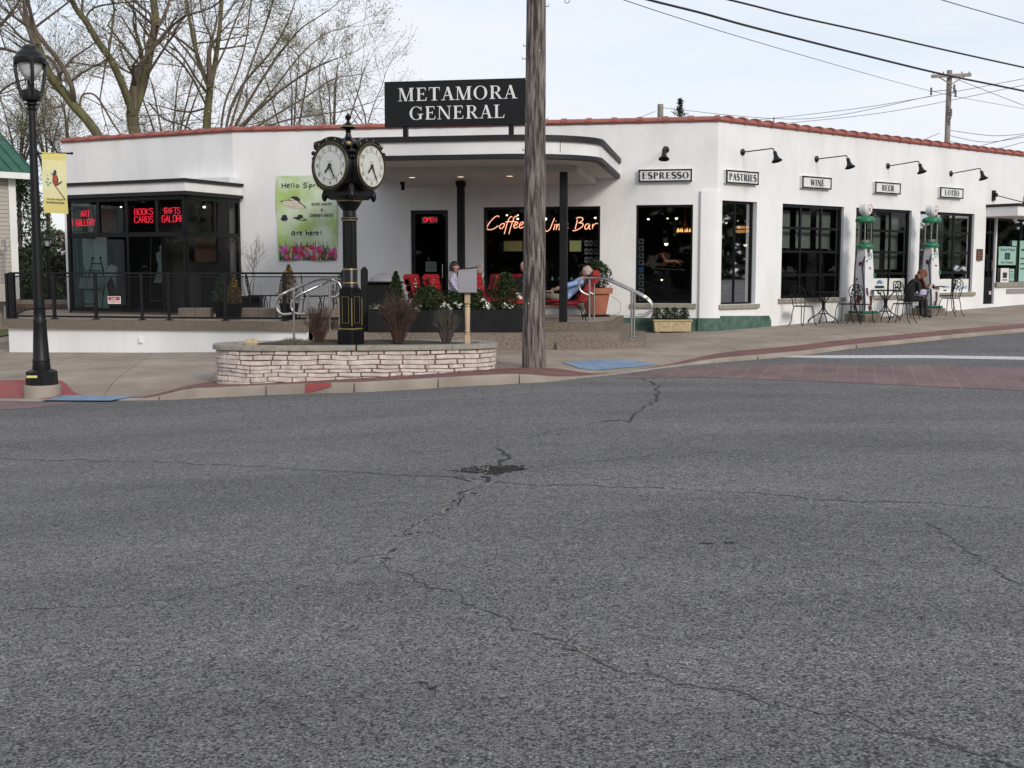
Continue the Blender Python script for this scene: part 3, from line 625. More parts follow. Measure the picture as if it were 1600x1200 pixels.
# coping tiles
mb = MB()
def coping(W, s0, s1, st, ridge):
    n = int(round((s1-s0)/st)); st = (s1-s0)/n
    for i in range(n):
        a = s0+i*st; h = .015 if ridge else .0
        pr = [(-.035, -.02), (-.06, .015), (-.045, .06), (.05, .105), (.18, .105), (.29, .06), (.31, -.02)]
        for (u0, u1, g) in ((a, a+st*.86, 0), (a+st*.80, a+st*1.0, .022 if not ridge else .04)):
            vs = []
            for u, k in ((u0, 1.0), (u1, .975 if g == 0 else 1)):
                for o_, z_ in pr: vs.append(W.p(u, TOP+(z_+(g if z_ > 0 else 0))*k, -o_+(.5*g if o_ < 0 else 0)))
            m_ = len(pr); fs = [(j, j+1, m_+j+1, m_+j) for j in range(m_-1)]+[tuple(range(m_)), tuple(range(m_, 2*m_))]
            mb.add(vs, fs, 0, False)
coping(WL, 0, WL.L, .52, False); coping(WC, 0, WC.L+.03, .56, False); coping(WR, .0, WR.L, .46, True)
mb.build('coping', ['tile_red'], bld)
# corner pilaster, painted plinth, plinth on the far right
mb = MB(); sA = WC.sz(1094, 400)[0]; zA = WC.sz(1094, 298)[1]; sB = WR.sz(1126, 400)[0]
q = [WC.p(sA, 0, -.05), WC.p(sA, 0, .07), WC.p(WC.L-.06, 0, .07), WR.p(.08, 0, .03), WR.p(sB, 0, .012), WR.p(sB, 0, -.05)]
mb.prism([(v.x, v.y) for v in q], -.5, zA); mb.build('corner_pilaster', ['stucco'], bld)
mb = MB(); zg = WC.sz(1000, 496.5)[1]
WC.box(mb, WC.sz(957, 500)[0], sA, -.5, zg, -.02, .022)
q2 = [WC.p(sA-.02, 0, -.05), WC.p(sA-.02, 0, .095), WC.p(WC.L-.06, 0, .095), WR.p(.09, 0, .055), WR.p(sB+.02, 0, .036), WR.p(sB+.02, 0, -.05)]
mb.prism([(v.x, v.y) for v in q2], -.5, zg+.004)
sE = WR.sz(1204, 480)[0]; zg2 = WR.sz(1203, 493)[1]
a_, b_ = WR.p(sB+.02, 0), WR.p(sE, 0)
vs = []
for s_, z_ in ((sB+.02, zg+.05), (sE-.25, zg2), (sE-.08, zg2), (sE, zg2-.12), (sE-.03, zg2-.3)):
    vs += [WR.p(s_, -.5, -.02), WR.p(s_, z_, -.02), WR.p(s_, z_, .03), WR.p(s_, -.5, .03)]
mb.add(vs, [(i*4+j, i*4+4+j, i*4+4+(j+1) % 4, i*4+(j+1) % 4) for i in range(4) for j in range(4)]+[(0, 1, 2, 3), (16, 17, 18, 19)])
mb.build('painted_base', ['green_paint'], bld)
# windows
def window(W, o_, cols=1, rows=1, rec=.11, fw=.05, mw=.03, fmat='black_gloss', sill=None, parent=bld, glass=True, rowz=None, label=None):
    a, b, z0, z1 = o_; mb = MB(); oc = -rec
    W.box(mb, a, a+fw, z0, z1, oc-.03, oc+.03); W.box(mb, b-fw, b, z0, z1, oc-.03, oc+.03)
    W.box(mb, a+fw, b-fw, z1-fw, z1, oc-.03, oc+.03); W.box(mb, a+fw, b-fw, z0, z0+fw, oc-.03, oc+.03)
    for i in range(1, cols): s_ = a+(b-a)*i/cols; W.box(mb, s_-mw/2, s_+mw/2, z0+fw, z1-fw, oc-.022, oc+.022)
    for j in range(1, rows):
        z_ = z0+(z1-z0)*j/rows; W.box(mb, a+fw, b-fw, z_-mw/2, z_+mw/2, oc-.025, oc+.0195)
    w = mb.build('window', [fmat], parent)
    if label: w['label'] = label
    if glass:
        mb = MB(); mb.quad(W.p(a+.01, z0+.01, oc-.004), W.p(b-.01, z0+.01, oc-.004), W.p(b-.01, z1-.01, oc-.004), W.p(a+.01, z1-.01, oc-.004)); mb.build('pane', ['glass'], w)
    if sill:
        mb = MB(); W.box(mb, a-.1, b+.1, z0-.10, z0-.004, -.10, .06); mb.build('sill', [sill], w)
    return w
window(WC, esp, sill='cap_stone', fw=.045, label='square shop window under the ESPRESSO sign'); window(WC, cof, sill='cap_stone', fw=.06, label='wide shop window with neon script')
window(WR, pas, 2, 1, rec=.15, sill='cap_stone', fw=.045, label='narrow window under the PASTRIES sign')
for o_, nm in ((win, 'WINE'), (bee, 'BEER'), (lot, 'LOTTO')): window(WR, o_, 3, 4, rec=.10, fw=.07, mw=.06, sill='cap_stone', label='gridded bay window under the %s sign' % nm)
window(WR, shw, 3, 1, rec=.06, fw=.06, mw=.06, label='shop window full of posters')
# doors
mb = MB(); a, b, z0, z1 = dor
for q in ((a, a+.09, z0, z1), (b-.09, b, z0, z1), (a+.09, b-.09, z1-.09, z1), (a+.09, b-.09, z0, z0+.22)): WC.box(mb, *q, -.16, -.10)
d1 = mb.build('door', ['black_gloss'], bld)
mb = MB(); mb.quad(WC.p(a+.05, z0+.1, -.13), WC.p(b-.05, z0+.1, -.13), WC.p(b-.05, z1-.05, -.13), WC.p(a+.05, z1-.05, -.13)); mb.build('pane', ['glass'], d1)
mb = MB(); mb.tube([WC.p(b-.15, 1.45, -.10), WC.p(b-.15, 1.45, -.05), WC.p(b-.15, 1.75, -.05), WC.p(b-.15, 1.75, -.10)], .012); mb.build('handle', ['steel'], d1)
mb = MB(); a, b, z0, z1 = doorL; zt2 = WR.sz(1550, 363)[1]
for q in ((a, a+.07, z0, z1), (b-.07, b, z0, z1), (a+.07, b-.07, z1-.07, z1), (a+.07, b-.07, zt2-.03, zt2+.03), (a+.07, b-.07, z0, z0+.75)): WR.box(mb, *q, -.12, -.06)
d2 = mb.build('door', ['black_gloss'], bld)
mb = MB(); mb.quad(WR.p(a+.05, z0+.7, -.09), WR.p(b-.05, z0+.7, -.09), WR.p(b-.05, z1-.05, -.09), WR.p(a+.05, z1-.05, -.09)); mb.build('pane', ['glass'], d2)
mb = MB(); mb.tube([WR.p(b-.12, z0+.95, -.06), WR.p(b-.12, z0+.95, -.02), WR.p(b-.12, z0+1.2, -.02), WR.p(b-.12, z0+1.2, -.06)], .012); mb.build('handle', ['steel'], d2)
# panel under the poster window: sill and vent slot
mb = MB(); a, b, z0, z1 = shw; WR.box(mb, a-.05, b, z0-.13, z0-.003, -.05, .07); mb.build('window_ledge', ['cap_stone'], bld)
mb = MB(); zs_ = WR.sz(1585, 455)[1]; sa = WR.sz(1572, 455)[0]
WR.box(mb, sa, sa+2.4, zs_-.07, zs_+.07, .002, .02); mb.build('vent_slot', ['grey_panel'], bld)
# side porch canopy at the far right
mb = MB(); sP = WR.sz(1541, 330)[0]; zp0 = WR.sz(1541, 338.5)[1]; zp1 = WR.sz(1541, 324)[1]
WR.box(mb, sP, sP+6, zp0, zp1, .003, .92, 0); WR.box(mb, sP-.03, sP+6, zp1, zp1+.075, .003, .95, 1)
mb.build('side_canopy', ['stucco_trim', 'trim_black'], bld)
# ---- front canopy (rounded ends)
def canopy_poly(inset=0, sL=None, sR=None, out=None, r=1.25):
    sL = sL+inset; sR = sR-inset; out = out-inset; q = [WC.p(sL, 0, .003)]
    for k in range(0, 13): a = R(180-90*k/12); q.append(WC.p(sL+r+r*math.cos(a), 0, out-r+r*math.sin(a)))
    for k in range(0, 13): a = R(90-90*k/12); q.append(WC.p(sR-r*1.5+r*1.5*math.cos(a), 0, out-r+r*math.sin(a)))
    q.append(WC.p(sR, 0, .003)); return [(v.x, v.y) for v in q]
cR = WC.sz(969, 260)[0]; cL = WC.sz(487, 230, 4.2)[0]; OUT = 5.05
zc0, zc1 = 3.66, 4.06
mb = MB(); mb.prism(canopy_poly(.03, cL, cR, OUT), zc0+.02, zc1-.02); cn = mb.build('canopy', ['stucco_trim'], bld)
mb = MB(); mb.prism(canopy_poly(0, cL, cR, OUT), zc0, zc0+.085); mb.prism(canopy_poly(-.02, cL, cR, OUT), zc1-.07, zc1+.03); mb.build('trim', ['trim_black'], cn)
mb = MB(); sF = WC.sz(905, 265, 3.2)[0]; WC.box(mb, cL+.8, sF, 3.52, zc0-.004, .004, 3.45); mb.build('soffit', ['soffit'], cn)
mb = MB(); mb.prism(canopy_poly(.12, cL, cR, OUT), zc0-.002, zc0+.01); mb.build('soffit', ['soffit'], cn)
for px in (642, 718, 795):
    s_, z_ = WC.sz(px, 272, 3.0); mb = MB(); p = WC.p(s_, 3.512, 2.9)
    mb.lathe([(.085, .006), (.085, -.004), (.07, -.006)], p, 20, 1); mb.lathe([(.062, .0), (.062, -.008)], p, 16, 0); mb.build('downlight', ['downlight', 'white_paint'], cn)
mb = MB(); s_, _ = WC.sz(640, 285, 1.0); p = WC.p(s_, 3.50, 1.6); mb.box(p, (.1, .1, .05)); mb.beam(p-V(0, 0, .02), p+V(.02, -.1, -.14), .07, .07); mb.build('speaker', ['black_matte'], cn)
for px, py, Y in ((880.5, 503, 23.2), (720.5, 480, 25.45)):
    p = P(px, 400, Y); mb = MB(); mb.bbox((p.x, p.y, (FL+3.5)/2), (.15, .15, 3.5-FL), .015, WC.rz)
    if px < 800: mb.bbox((p.x, p.y, 3.44), (.2, .2, .12), .02, WC.rz)
    mb.build('canopy_post', ['black_matte'], bld)
# panel joint on the fascia
mb = MB(); s_, _ = WC.sz(875, 230, OUT); WC.box(mb, s_-.006, s_+.006, zc0+.09, zc1-.075, OUT-.03, OUT-.028); mb.build('joint', ['trim_black'], cn)
# ---- display bay on the left wing (glass box)
D = Vector((-.897, .442, 0)); NN = Vector((-.442, -.897, 0)); M3 = Vector((PM_.x, PM_.y, 0))-D*.18
c1 = M3+NN*1.90; c2 = c1+D*3.62; c3 = M3+D*3.62
BF = Wall(c2, c1); BS = Wall(c1, M3); BW = Wall(c3, c2)
bay = MB(); zb1 = 3.62; zb0 = 3.28
W1 = BF; fr = []
def bayframe():
    mb = MB()
    for W, cols in ((BF, [0, .52, 1]), (BS, [0, 1]), (BW, [0, 1])):
        W.box(mb, .0, W.L, zb0-.09, zb0, -.09, -.01); W.box(mb, 0.0, W.L, FL, FL+.13, -.09, -.012)
        zm = FL+(1.6+ (423-366)/69.2-FL)
        W.box(mb, 0, W.L, zm-.05, zm+.05, -.085, -.014)
        for f in cols: s_ = f*W.L; w_ = .14 if f in (0, 1) else .06; W.box(mb, max(0, s_-w_/2) if f else 0, min(W.L, s_+w_/2) if f < 1 else W.L, FL+.001, zb0-.001, -.092, -.008)
    W = BF
    for px in (152, 196.5, 244): s_ = W.sz(px, 340)[0]; W.box(mb, s_-.045, s_+.045, zm+.05, zb0-.09, -.08, -.018)
    s_ = W.sz(199, 400)[0]; W.box(mb, s_-.03, s_+.03, FL+.1, zm, -.08, -.018)
    s_ = BS.sz(337, 340)[0]; BS.box(mb, s_-.035, s_+.035, zm+.05, zb0-.09, -.08, -.018)
    return mb, zm
mb, zmid = bayframe(); by = mb.build('display_bay', ['black_gloss'], bld)
for W in (BF, BS, BW):
    mb = MB(); mb.quad(W.p(.05, FL+.05, -.05), W.p(W.L-.05, FL+.05, -.05), W.p(W.L-.05, zb0-.03, -.05), W.p(.05, zb0-.03, -.05)); mb.build('pane', ['glass'], by)
def bp(inset): return [tuple((c3+D*-inset).xy), tuple((c2-D*inset-NN*inset).xy), tuple((c1+D*inset-NN*inset).xy), tuple((M3+D*inset).xy)]
mb = MB(); mb.prism(bp(-.10), zb0, zb0+.085, 1); mb.prism(bp(-.07), zb0+.085, zb1-.05, 0); mb.prism(bp(-.12), zb1-.05, zb1+.02, 1)
mb.build('bay_fascia', ['stucco_trim', 'trim_black'], by)
mb = MB(); q = [tuple((M3+NN*.35+D*.02).xy), tuple((M3+NN*.35+D*1.8).xy), tuple((M3+NN*.02+D*1.8).xy), tuple((M3+NN*.02+D*.02).xy)]; mb.prism(q, zb1+.02, zb1+.16); mb.build('roof_curb', ['white_paint'], by)
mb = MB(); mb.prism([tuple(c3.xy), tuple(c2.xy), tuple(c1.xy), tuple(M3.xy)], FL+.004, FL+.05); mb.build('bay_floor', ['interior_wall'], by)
# ================================================================ PORCH (terrace slab, plinth and steps)
porch = thing('porch', (-2, 24, 0), 'raised concrete terrace with a white base wall and aggregate steps along the shop front', 'porch')
eL = Vector((-10.60, 24.66)); e1 = Vector((-7.30, 23.75)); e2 = Vector((P(480, 500, 23.3).x, 23.35)); 
def xy(px, Y): return Vector((P(px, 500, Y).x, Y))
e2 = xy(482, 23.15); eA = xy(535, 23.5); eB = xy(566, 23.35); eC = xy(860, 23.1); eD = xy(932, 23.1); eE = Vector((2.0, 23.55)); eF = Vector((2.52, 26.72))
slab = [eL, e1, e2, xy(490, 24.6), xy(545, 24.5), eB, eC, eD, eE, eF, Vector((-6.5, 28.3)), Vector((-12.4, 30.9)), Vector((-12.0, 29.0)), Vector((-10.9, 25.6))]
mb = MB(); mb.prism([tuple(v) for v in slab], FL-.17, FL); 
top = mb.build('terrace_slab', ['slab_edge'], porch)
# floor finish sheet
def inset_poly(poly, d):
    c = sum(poly, Vector((0, 0)))/len(poly); return [v+(c-v).normalized()*d for v in poly]
mb = MB(); vs = [(v.x, v.y, FL+.004) for v in inset_poly(slab, .05)]; mb.add(vs, [tuple(range(len(vs)))]); mb.build('terrace_floor', ['concrete'], porch)
mb = MB(); bw = [Vector((-10.53, 24.76)), e1+Vector((0, .08)), e2+Vector((-.02, .1)), xy(482, 25), Vector((-6, 28)), Vector((-12.1, 30.7)), Vector((-10.85, 26))]
mb.prism([tuple(v) for v in bw], -.7, FL-.172); mb.build('base_wall', ['stucco'], porch)
mb = MB(); p = hit(220, 535, .14); q = P(220.5, 531, 23.9); mb.bbox((q.x, q.y-.02, q.z), (.075, .08, .13), .01); mb.build('outlet_box', ['white_paint'], porch)
def rounded(x1, yf, xb, yb, r):
    q = []; 
    for k in range(8): a = R(-90+90*k/7); q.append(Vector((x1-r+r*math.cos(a), yf+r+r*math.sin(a))))
    q.append(Vector((xb, yb))); return q
mb = MB()
plx = xy(872, 22.3).x; pl0 = xy(545, 22.6).x
mb.prism([(pl0, 22.55), (plx, 22.28), (plx+.002, 23.4), (pl0, 23.6)], -.2, .425); 
q = [Vector((plx+.0, 22.62))]+rounded(2.12, 22.6, 2.70, 26.7, .35)+[Vector((plx, 26.5))]; mb.prism([tuple(v) for v in q], -.1, .427)
q = [Vector((plx-.03, 22.20))]+rounded(2.58, 22.16, 3.02, 26.65, .6)+[Vector((plx, 26.5))]; mb.prism([tuple(v) for v in q], -.15, .262)
# left flight
lx0, lx1 = xy(475, 22.6).x, xy(560, 22.6).x
mb.prism([(lx0+.1, 23.0), (lx1, 23.0), (lx1, 24.6), (lx0+.12, 24.6)], -.2, .43); mb.prism([(lx0-.12, 22.45), (lx1, 22.5), (lx1, 23.0), (lx0+.1, 23.05)], -.2, .245)
mb.prism([(e2.x+.05, 23.3), (e2.x+.3, 23.3), (e2.x+.3, 24.6), (e2.x+.05, 24.6)], .2, FL-.03)
mb.build('steps', ['aggregate'], porch)
# ================================================================ ROOF SIGN
s0, z0 = WC.sz(603, 199, 4.4); s1, _ = WC.sz(831, 195, 4.4); z1 = WC.sz(603, 129, 4.4)[1]
t = thing('roof_sign', tuple(WC.p((s0+s1)/2, 4.09, 4.4)), 'large black rooftop name board with white serif capitals above the curved canopy', 'sign')
mb = MB(); WC.box(mb, s0, s1, z0, z1, 4.32, 4.48); mb.build('sign_board', ['black_paint'], t)
for px in (634, 799):
    a, _ = WC.sz(px, 205, 4.4); mb = MB(); WC.box(mb, a-.045, a+.045, 4.094, z0-.001, 4.36, 4.45); WC.box(mb, a-.1, a+.1, 4.091, 4.11, 4.30, 4.5); mb.build('sign_post', ['black_paint'], t)
mb = MB(); M = WC.tr(4.48)
def sxy(px, py): return WC.sz(px, py, 4.48)
a, b = sxy(622, 158.5); c, d = sxy(808, 135.5); serif(mb, M, 'METAMORA', a, c, b, sxy(622, 138)[1], m=0, wt=.16, tn=.05)
a, b = sxy(639.5, 187.5); c, _ = sxy(790, 185); serif(mb, M, 'GENERAL', a, c, b, sxy(640, 167)[1], m=0, wt=.16, tn=.05)
mb.build('lettering', ['white_paint'], t)
# ================================================================ WALL SIGNS + LAMPS
def wsign(W, word, x0, x1, y0, y1, tx0, tx1, lab):
    a, zt_ = W.sz(x0, y0, .08); b, _ = W.sz(x1, y0, .08); _, zb_ = W.sz(x0, y1, .08)
    t = thing('wall_sign', tuple(W.p((a+b)/2, zb_, 0)), lab, 'sign', 'framed word signs along the shop front')
    mb = MB(); W.box(mb, a, b, zb_, zt_, .004, .085); mb.build('sign_box', ['white_paint'], t)
    mb = MB(); f = .03
    for q in ((a, b, zb_, zb_+f), (a, b, zt_-f, zt_), (a, a+f, zb_+f, zt_-f), (b-f, b, zb_+f, zt_-f)): W.box(mb, q[0]-.003*(q[3]-q[2] < .05), q[1]+.003*(q[3]-q[2] < .05), q[2], q[3], .07, .097)
    mb.build('frame', ['black_paint'], t)
    mb = MB(); h = zt_-zb_; c, _ = W.sz(tx0, y0, .08); d, _ = W.sz(tx1, y0, .08); serif(mb, W.tr(.086), word, c, d, zb_+h*.25, zb_+h*.76, wt=.23, tn=.085); mb.build('lettering', ['ink'], t)
wsign(WC, 'ESPRESSO', 998, 1081.5, 265, 284.5, 1003, 1077, 'white framed sign reading ESPRESSO on the corner wall')
wsign(WR, 'PASTRIES', 1135, 1185, 265, 286, 1139, 1182, 'white framed sign reading PASTRIES over the narrow window')
wsign(WR, 'WINE', 1254, 1299, 274.5, 293.5, 1266, 1288, 'white framed sign reading WINE over a gridded window')
wsign(WR, 'BEER', 1368, 1407, 283.5, 301.5, 1378, 1397, 'white framed sign reading BEER between the two pumps')
wsign(WR, 'LOTTO', 1469.5, 1505, 292, 308.5, 1476, 1499, 'white framed sign reading LOTTO over the window nearest the door')
def wlamp(W, px, py, L_, dz, lab):
    a, z = W.sz(px, py, .0)
    t = thing('wall_lamp', tuple(W.p(a, z, 0)), lab, 'wall lamp', 'black gooseneck lamps above the signs')
    mb = MB(); o = W.p(a, z, 0); M3_ = W.n.to_track_quat('Z', 'Y').to_matrix(); mb.lathe([(.075, .002), (.075, .02), (.05, .035), (.02, .06)], o, 18, 0, M3_); mb.build('wall_plate', ['black_paint'], t)
    mb = MB(); e = W.p(a, z+dz, L_-.05); mb.tube([W.p(a, z, .03), W.p(a, z+dz*.5, L_*.5), e, W.p(a, z+dz-.01, L_-.01), W.p(a, z+dz-.05, L_), W.p(a, z+dz-.1, L_)], .013, 8); mb.build('arm', ['black_paint'], t)
    Mt = Matrix.Rotation(R(-18), 3, W.d); mb = MB(); mb.lathe([(.028, -.07), (.04, -.09), (.045, -.17), (.055, -.20), (.062, -.23), (.115, -.285), (.12, -.30), (.11, -.295), (.05, -.23), (.01, -.2)], W.p(a, z+dz, L_), 20, 0, Mt); mb.build('lamp_shade', ['black_paint'], t)
wlamp(WC, 1040.5, 234, .75, .0, 'black gooseneck lamp seen end on above the ESPRESSO sign')
wlamp(WR, 1160, 237.8, .89, .015, 'black gooseneck lamp above the PASTRIES sign')
wlamp(WR, 1275.5, 248.6, .87, .02, 'black gooseneck lamp above the WINE sign')
wlamp(WR, 1387, 259.5, .89, .06, 'black gooseneck lamp above the BEER sign')
wlamp(WR, 1485.5, 271.2, .86, .08, 'black gooseneck lamp above the LOTTO sign')
# awning stays of the side canopy belong to the building
for px, py in ((1551.5, 305.5), (1601, 314)):
    a, z = WR.sz(px, py, 0); mb = MB(); WR.box(mb, a-.07, a+.07, z-.14, z+.14, .003, .05); WR.box(mb, a-.03, a+.03, z-.04, z+.06, .05, .13); mb.tube([WR.p(a, z, .1), WR.p(a+.05, zp1+.11, .88)], .014, 6); mb.ball(WR.p(a+.05, zp1+.10, .88), .035); mb.build('canopy_stay', ['black_paint'], bld)
mb = MB(); p = WR.p(sP+.75, zp0-.06, .45); mb.ball(p, .07); mb.box(p+V(0, 0, .045), (.1, .1, .03)); mb.build('camera_dome', ['white_paint'], bld)
# plaque
a, z = WR.sz(1525.5, 389); b, z2 = WR.sz(1534.5, 407)
t = thing('wall_plaque', tuple(WR.p((a+b)/2, z2, 0)), 'small dark bronze plaque on the white wall beside the far door', 'plaque')
mb = MB(); WR.box(mb, a, b, z2, z, .003, .02); mb.build('plate', ['plaque'], t)
mb = MB()
for k in range(6): WR.box(mb, a+.05, b-.05-.05*(k % 2), z-.09-k*.05, z-.075-k*.05, .0205, .023)
mb.build('lettering', ['gold'], t)
# ================================================================ STREET CLOCK
CKX, CKY = P(548, 500, 18.2).x, 18.2; CZ = .47
ck = thing('street_clock', (CKX, CKY, CZ), 'tall black cast iron street clock with white dials in the stone planter', 'clock')
u = (CKX/CKY); yaw = math.atan(u)  # facing the camera, then turned so that two dials show
A1 = math.atan2(-1, -u)-0       # direction to camera
toC = Vector((-CKX, -CKY, 0)).normalized(); angC = math.atan2(toC.y, toC.x)
aR = angC+R(51); aL = angC-R(39)
dR_ = Vector((math.cos(aR), math.sin(aR), 0)); dL_ = Vector((math.cos(aL), math.sin(aL), 0)); rzc = math.atan2(dR_.y, dR_.x)
O = Vector((CKX, CKY, 0)); S_ = 18.2/FPX
def zy(py): return EYE+(423-py)*S_
mb = MB(); sq = lambda w, za, zb, m=0: mb.bbox((CKX, CKY, (za+zb)/2), (w, w, zb-za), .012, rzc, m)
sq(.30, CZ, zy(515)); sq(.275, zy(515), zy(512), 1); sq(.25, zy(512), zy(452))
for dd in (dR_, dL_, -dR_, -dL_):
    pd = Vector((-dd.y, dd.x, 0)); o = O+dd*.125
    for k in range(9):
        a0, a1 = R(20*k), R(20*k+20)
        mb.add([o+pd*.10*math.cos(a0)+V(0, 0, zy(455)+.07*math.sin(a0)), o+pd*.10*math.cos(a1)+V(0, 0, zy(455)+.07*math.sin(a1)), o+pd*.10*math.cos(a1)+V(0, 0, zy(455)+.07*math.sin(a1))-dd*.1, o+pd*.10*math.cos(a0)+V(0, 0, zy(455)+.07*math.sin(a0))-dd*.1, o+V(0, 0, zy(455))], [(0, 1, 2, 3), (0, 1, 4)])
    for s_ in (-.062, .062): mb.beam(o+pd*s_+V(0, 0, zy(504)), o+pd*s_+V(0, 0, zy(463)), .004, .004, 1)
    for zq in (504, 463): mb.beam(o-pd*.062+V(0, 0, zy(zq)), o+pd*.062+V(0, 0, zy(zq)), .004, .004, 1)
    e = O+(dd+pd)*.1215; mb.beam(e+V(0, 0, zy(508)), e+V(0, 0, zy(465)), .012, .012, 1)
mb.build('base', ['black_gloss', 'gold'], ck)
mb = MB(); prof = [(.125, zy(452)), (.13, zy(446)), (.11, zy(443)), (.115, zy(421)), (.10, zy(418))]
mb.lathe(prof, (CKX, CKY, 0), 24)
n = 32; vs = []
for z in (zy(419), zy(346)):
    for j in range(n): a = 2*math.pi*j/n; r_ = .098 if j % 2 else .108; vs.append((CKX+r_*math.cos(a), CKY+r_*math.sin(a), z))
mb.add(vs, [(j, (j+1) % n, n+(j+1) % n, n+j) for j in range(n)])
mb.lathe([(.1, zy(347)), (.125, zy(345)), (.125, zy(341)), (.105, zy(339)), (.10, zy(331)), (.13, zy(327)), (.17, zy(321)), (.19, zy(317)), (.19, zy(314))], (CKX, CKY, 0), 28)
for a, b, r_ in ((421.8, 420, .118), (442.8, 441, .118), (346, 344.8, .128), (342, 341, .128), (316.8, 314.6, .193)): mb.lathe([(r_, zy(a)), (r_+.003, zy((a+b)/2)), (r_, zy(b))], (CKX, CKY, 0), 28, 1)
mb.build('column', ['black_gloss', 'gold'], ck)
mb = MB(); zc = zy(264.5)
mb.bbox((CKX, CKY, (zy(313.5)+zy(285))/2), (.56, .56, zy(283)-zy(312.5)), .05, rzc)
for i in (-1, 1):
    for j in (-1, 1): q = O+dR_*.262*i+dL_*.262*j; mb.lathe([(.015, zy(317)), (.04, zy(313)), (.045, zy(307)), (.02, zy(300))], (q.x, q.y, 0), 10)
mb.bbox((CKX, CKY, (zy(299)+zy(232))/2), (.56, .56, zy(232)-zy(299)), .05, rzc); mb.bbox((CKX, CKY, zy(229)), (.40, .40, .08), .03, rzc)
for dd in (dR_, dL_, -dR_, -dL_):
    pd = Vector((-dd.y, dd.x, 0)); Mq = dd.to_track_quat('Z', 'Y').to_matrix()
    mb.lathe([(.35, .1), (.36, .30), (.365, .40), (.35, .43), (.33, .435)], (CKX, CKY, zc), 40, 0, Mq)
    # arched crest over the dial
    for k in range(12):
        a0, a1 = R(42+8*k), R(50+8*k)
        vs = []
        for a in (a0, a1):
            for r_ in (.355, .425): 
                for dz_ in (.33, .41): vs.append(O+pd*r_*math.cos(a)+V(0, 0, zc+r_*math.sin(a))+dd*dz_)
        mb.add(vs, [(0, 1, 3, 2), (4, 6, 7, 5), (2, 3, 7, 6), (0, 4, 5, 1), (1, 5, 7, 3), (0, 2, 6, 4)])
        if 0 < k < 11: a = (a0+a1)/2; mb.box(O+pd*.392*math.cos(a)+V(0, 0, zc+.392*math.sin(a))+dd*.413, (.014, .006, .035), rz=math.atan2(pd.y, pd.x), m=1 if k % 3 == 1 else 0)
    for s_ in (-1, 1):
        q = O+pd*.315*s_+dd*.38; mb.ball((q.x, q.y, zc+.31), .035, 1 if s_ > 0 else 0); q = O+pd*.385*s_+dd*.36; mb.ball((q.x, q.y, zc+.20), .033); mb.ball((q.x, q.y, zc+.12), .027)
for i, j in ((1, 1), (1, -1), (-1, 1), (-1, -1)):
    q = O+dR_*.26*i+dL_*.26*j; dq = (dR_*i+dL_*j).normalized(); pq = Vector((-dq.y, dq.x, 0))
    mb.lathe([(.05, zy(250)), (.07, zy(243)), (.07, zy(236)), (.04, zy(229))], (q.x, q.y, 0), 12)
    for s_ in (-.05, .05): mb.tube([q+dq*.055+pq*(s_+.032*math.cos(R(a)))+V(0, 0, zy(240)+.055*math.sin(R(a))) for a in range(0, 360, 30)], .005, 5, 1, closed=True)
mb.build('clock_head', ['black_gloss', 'gold'], ck)
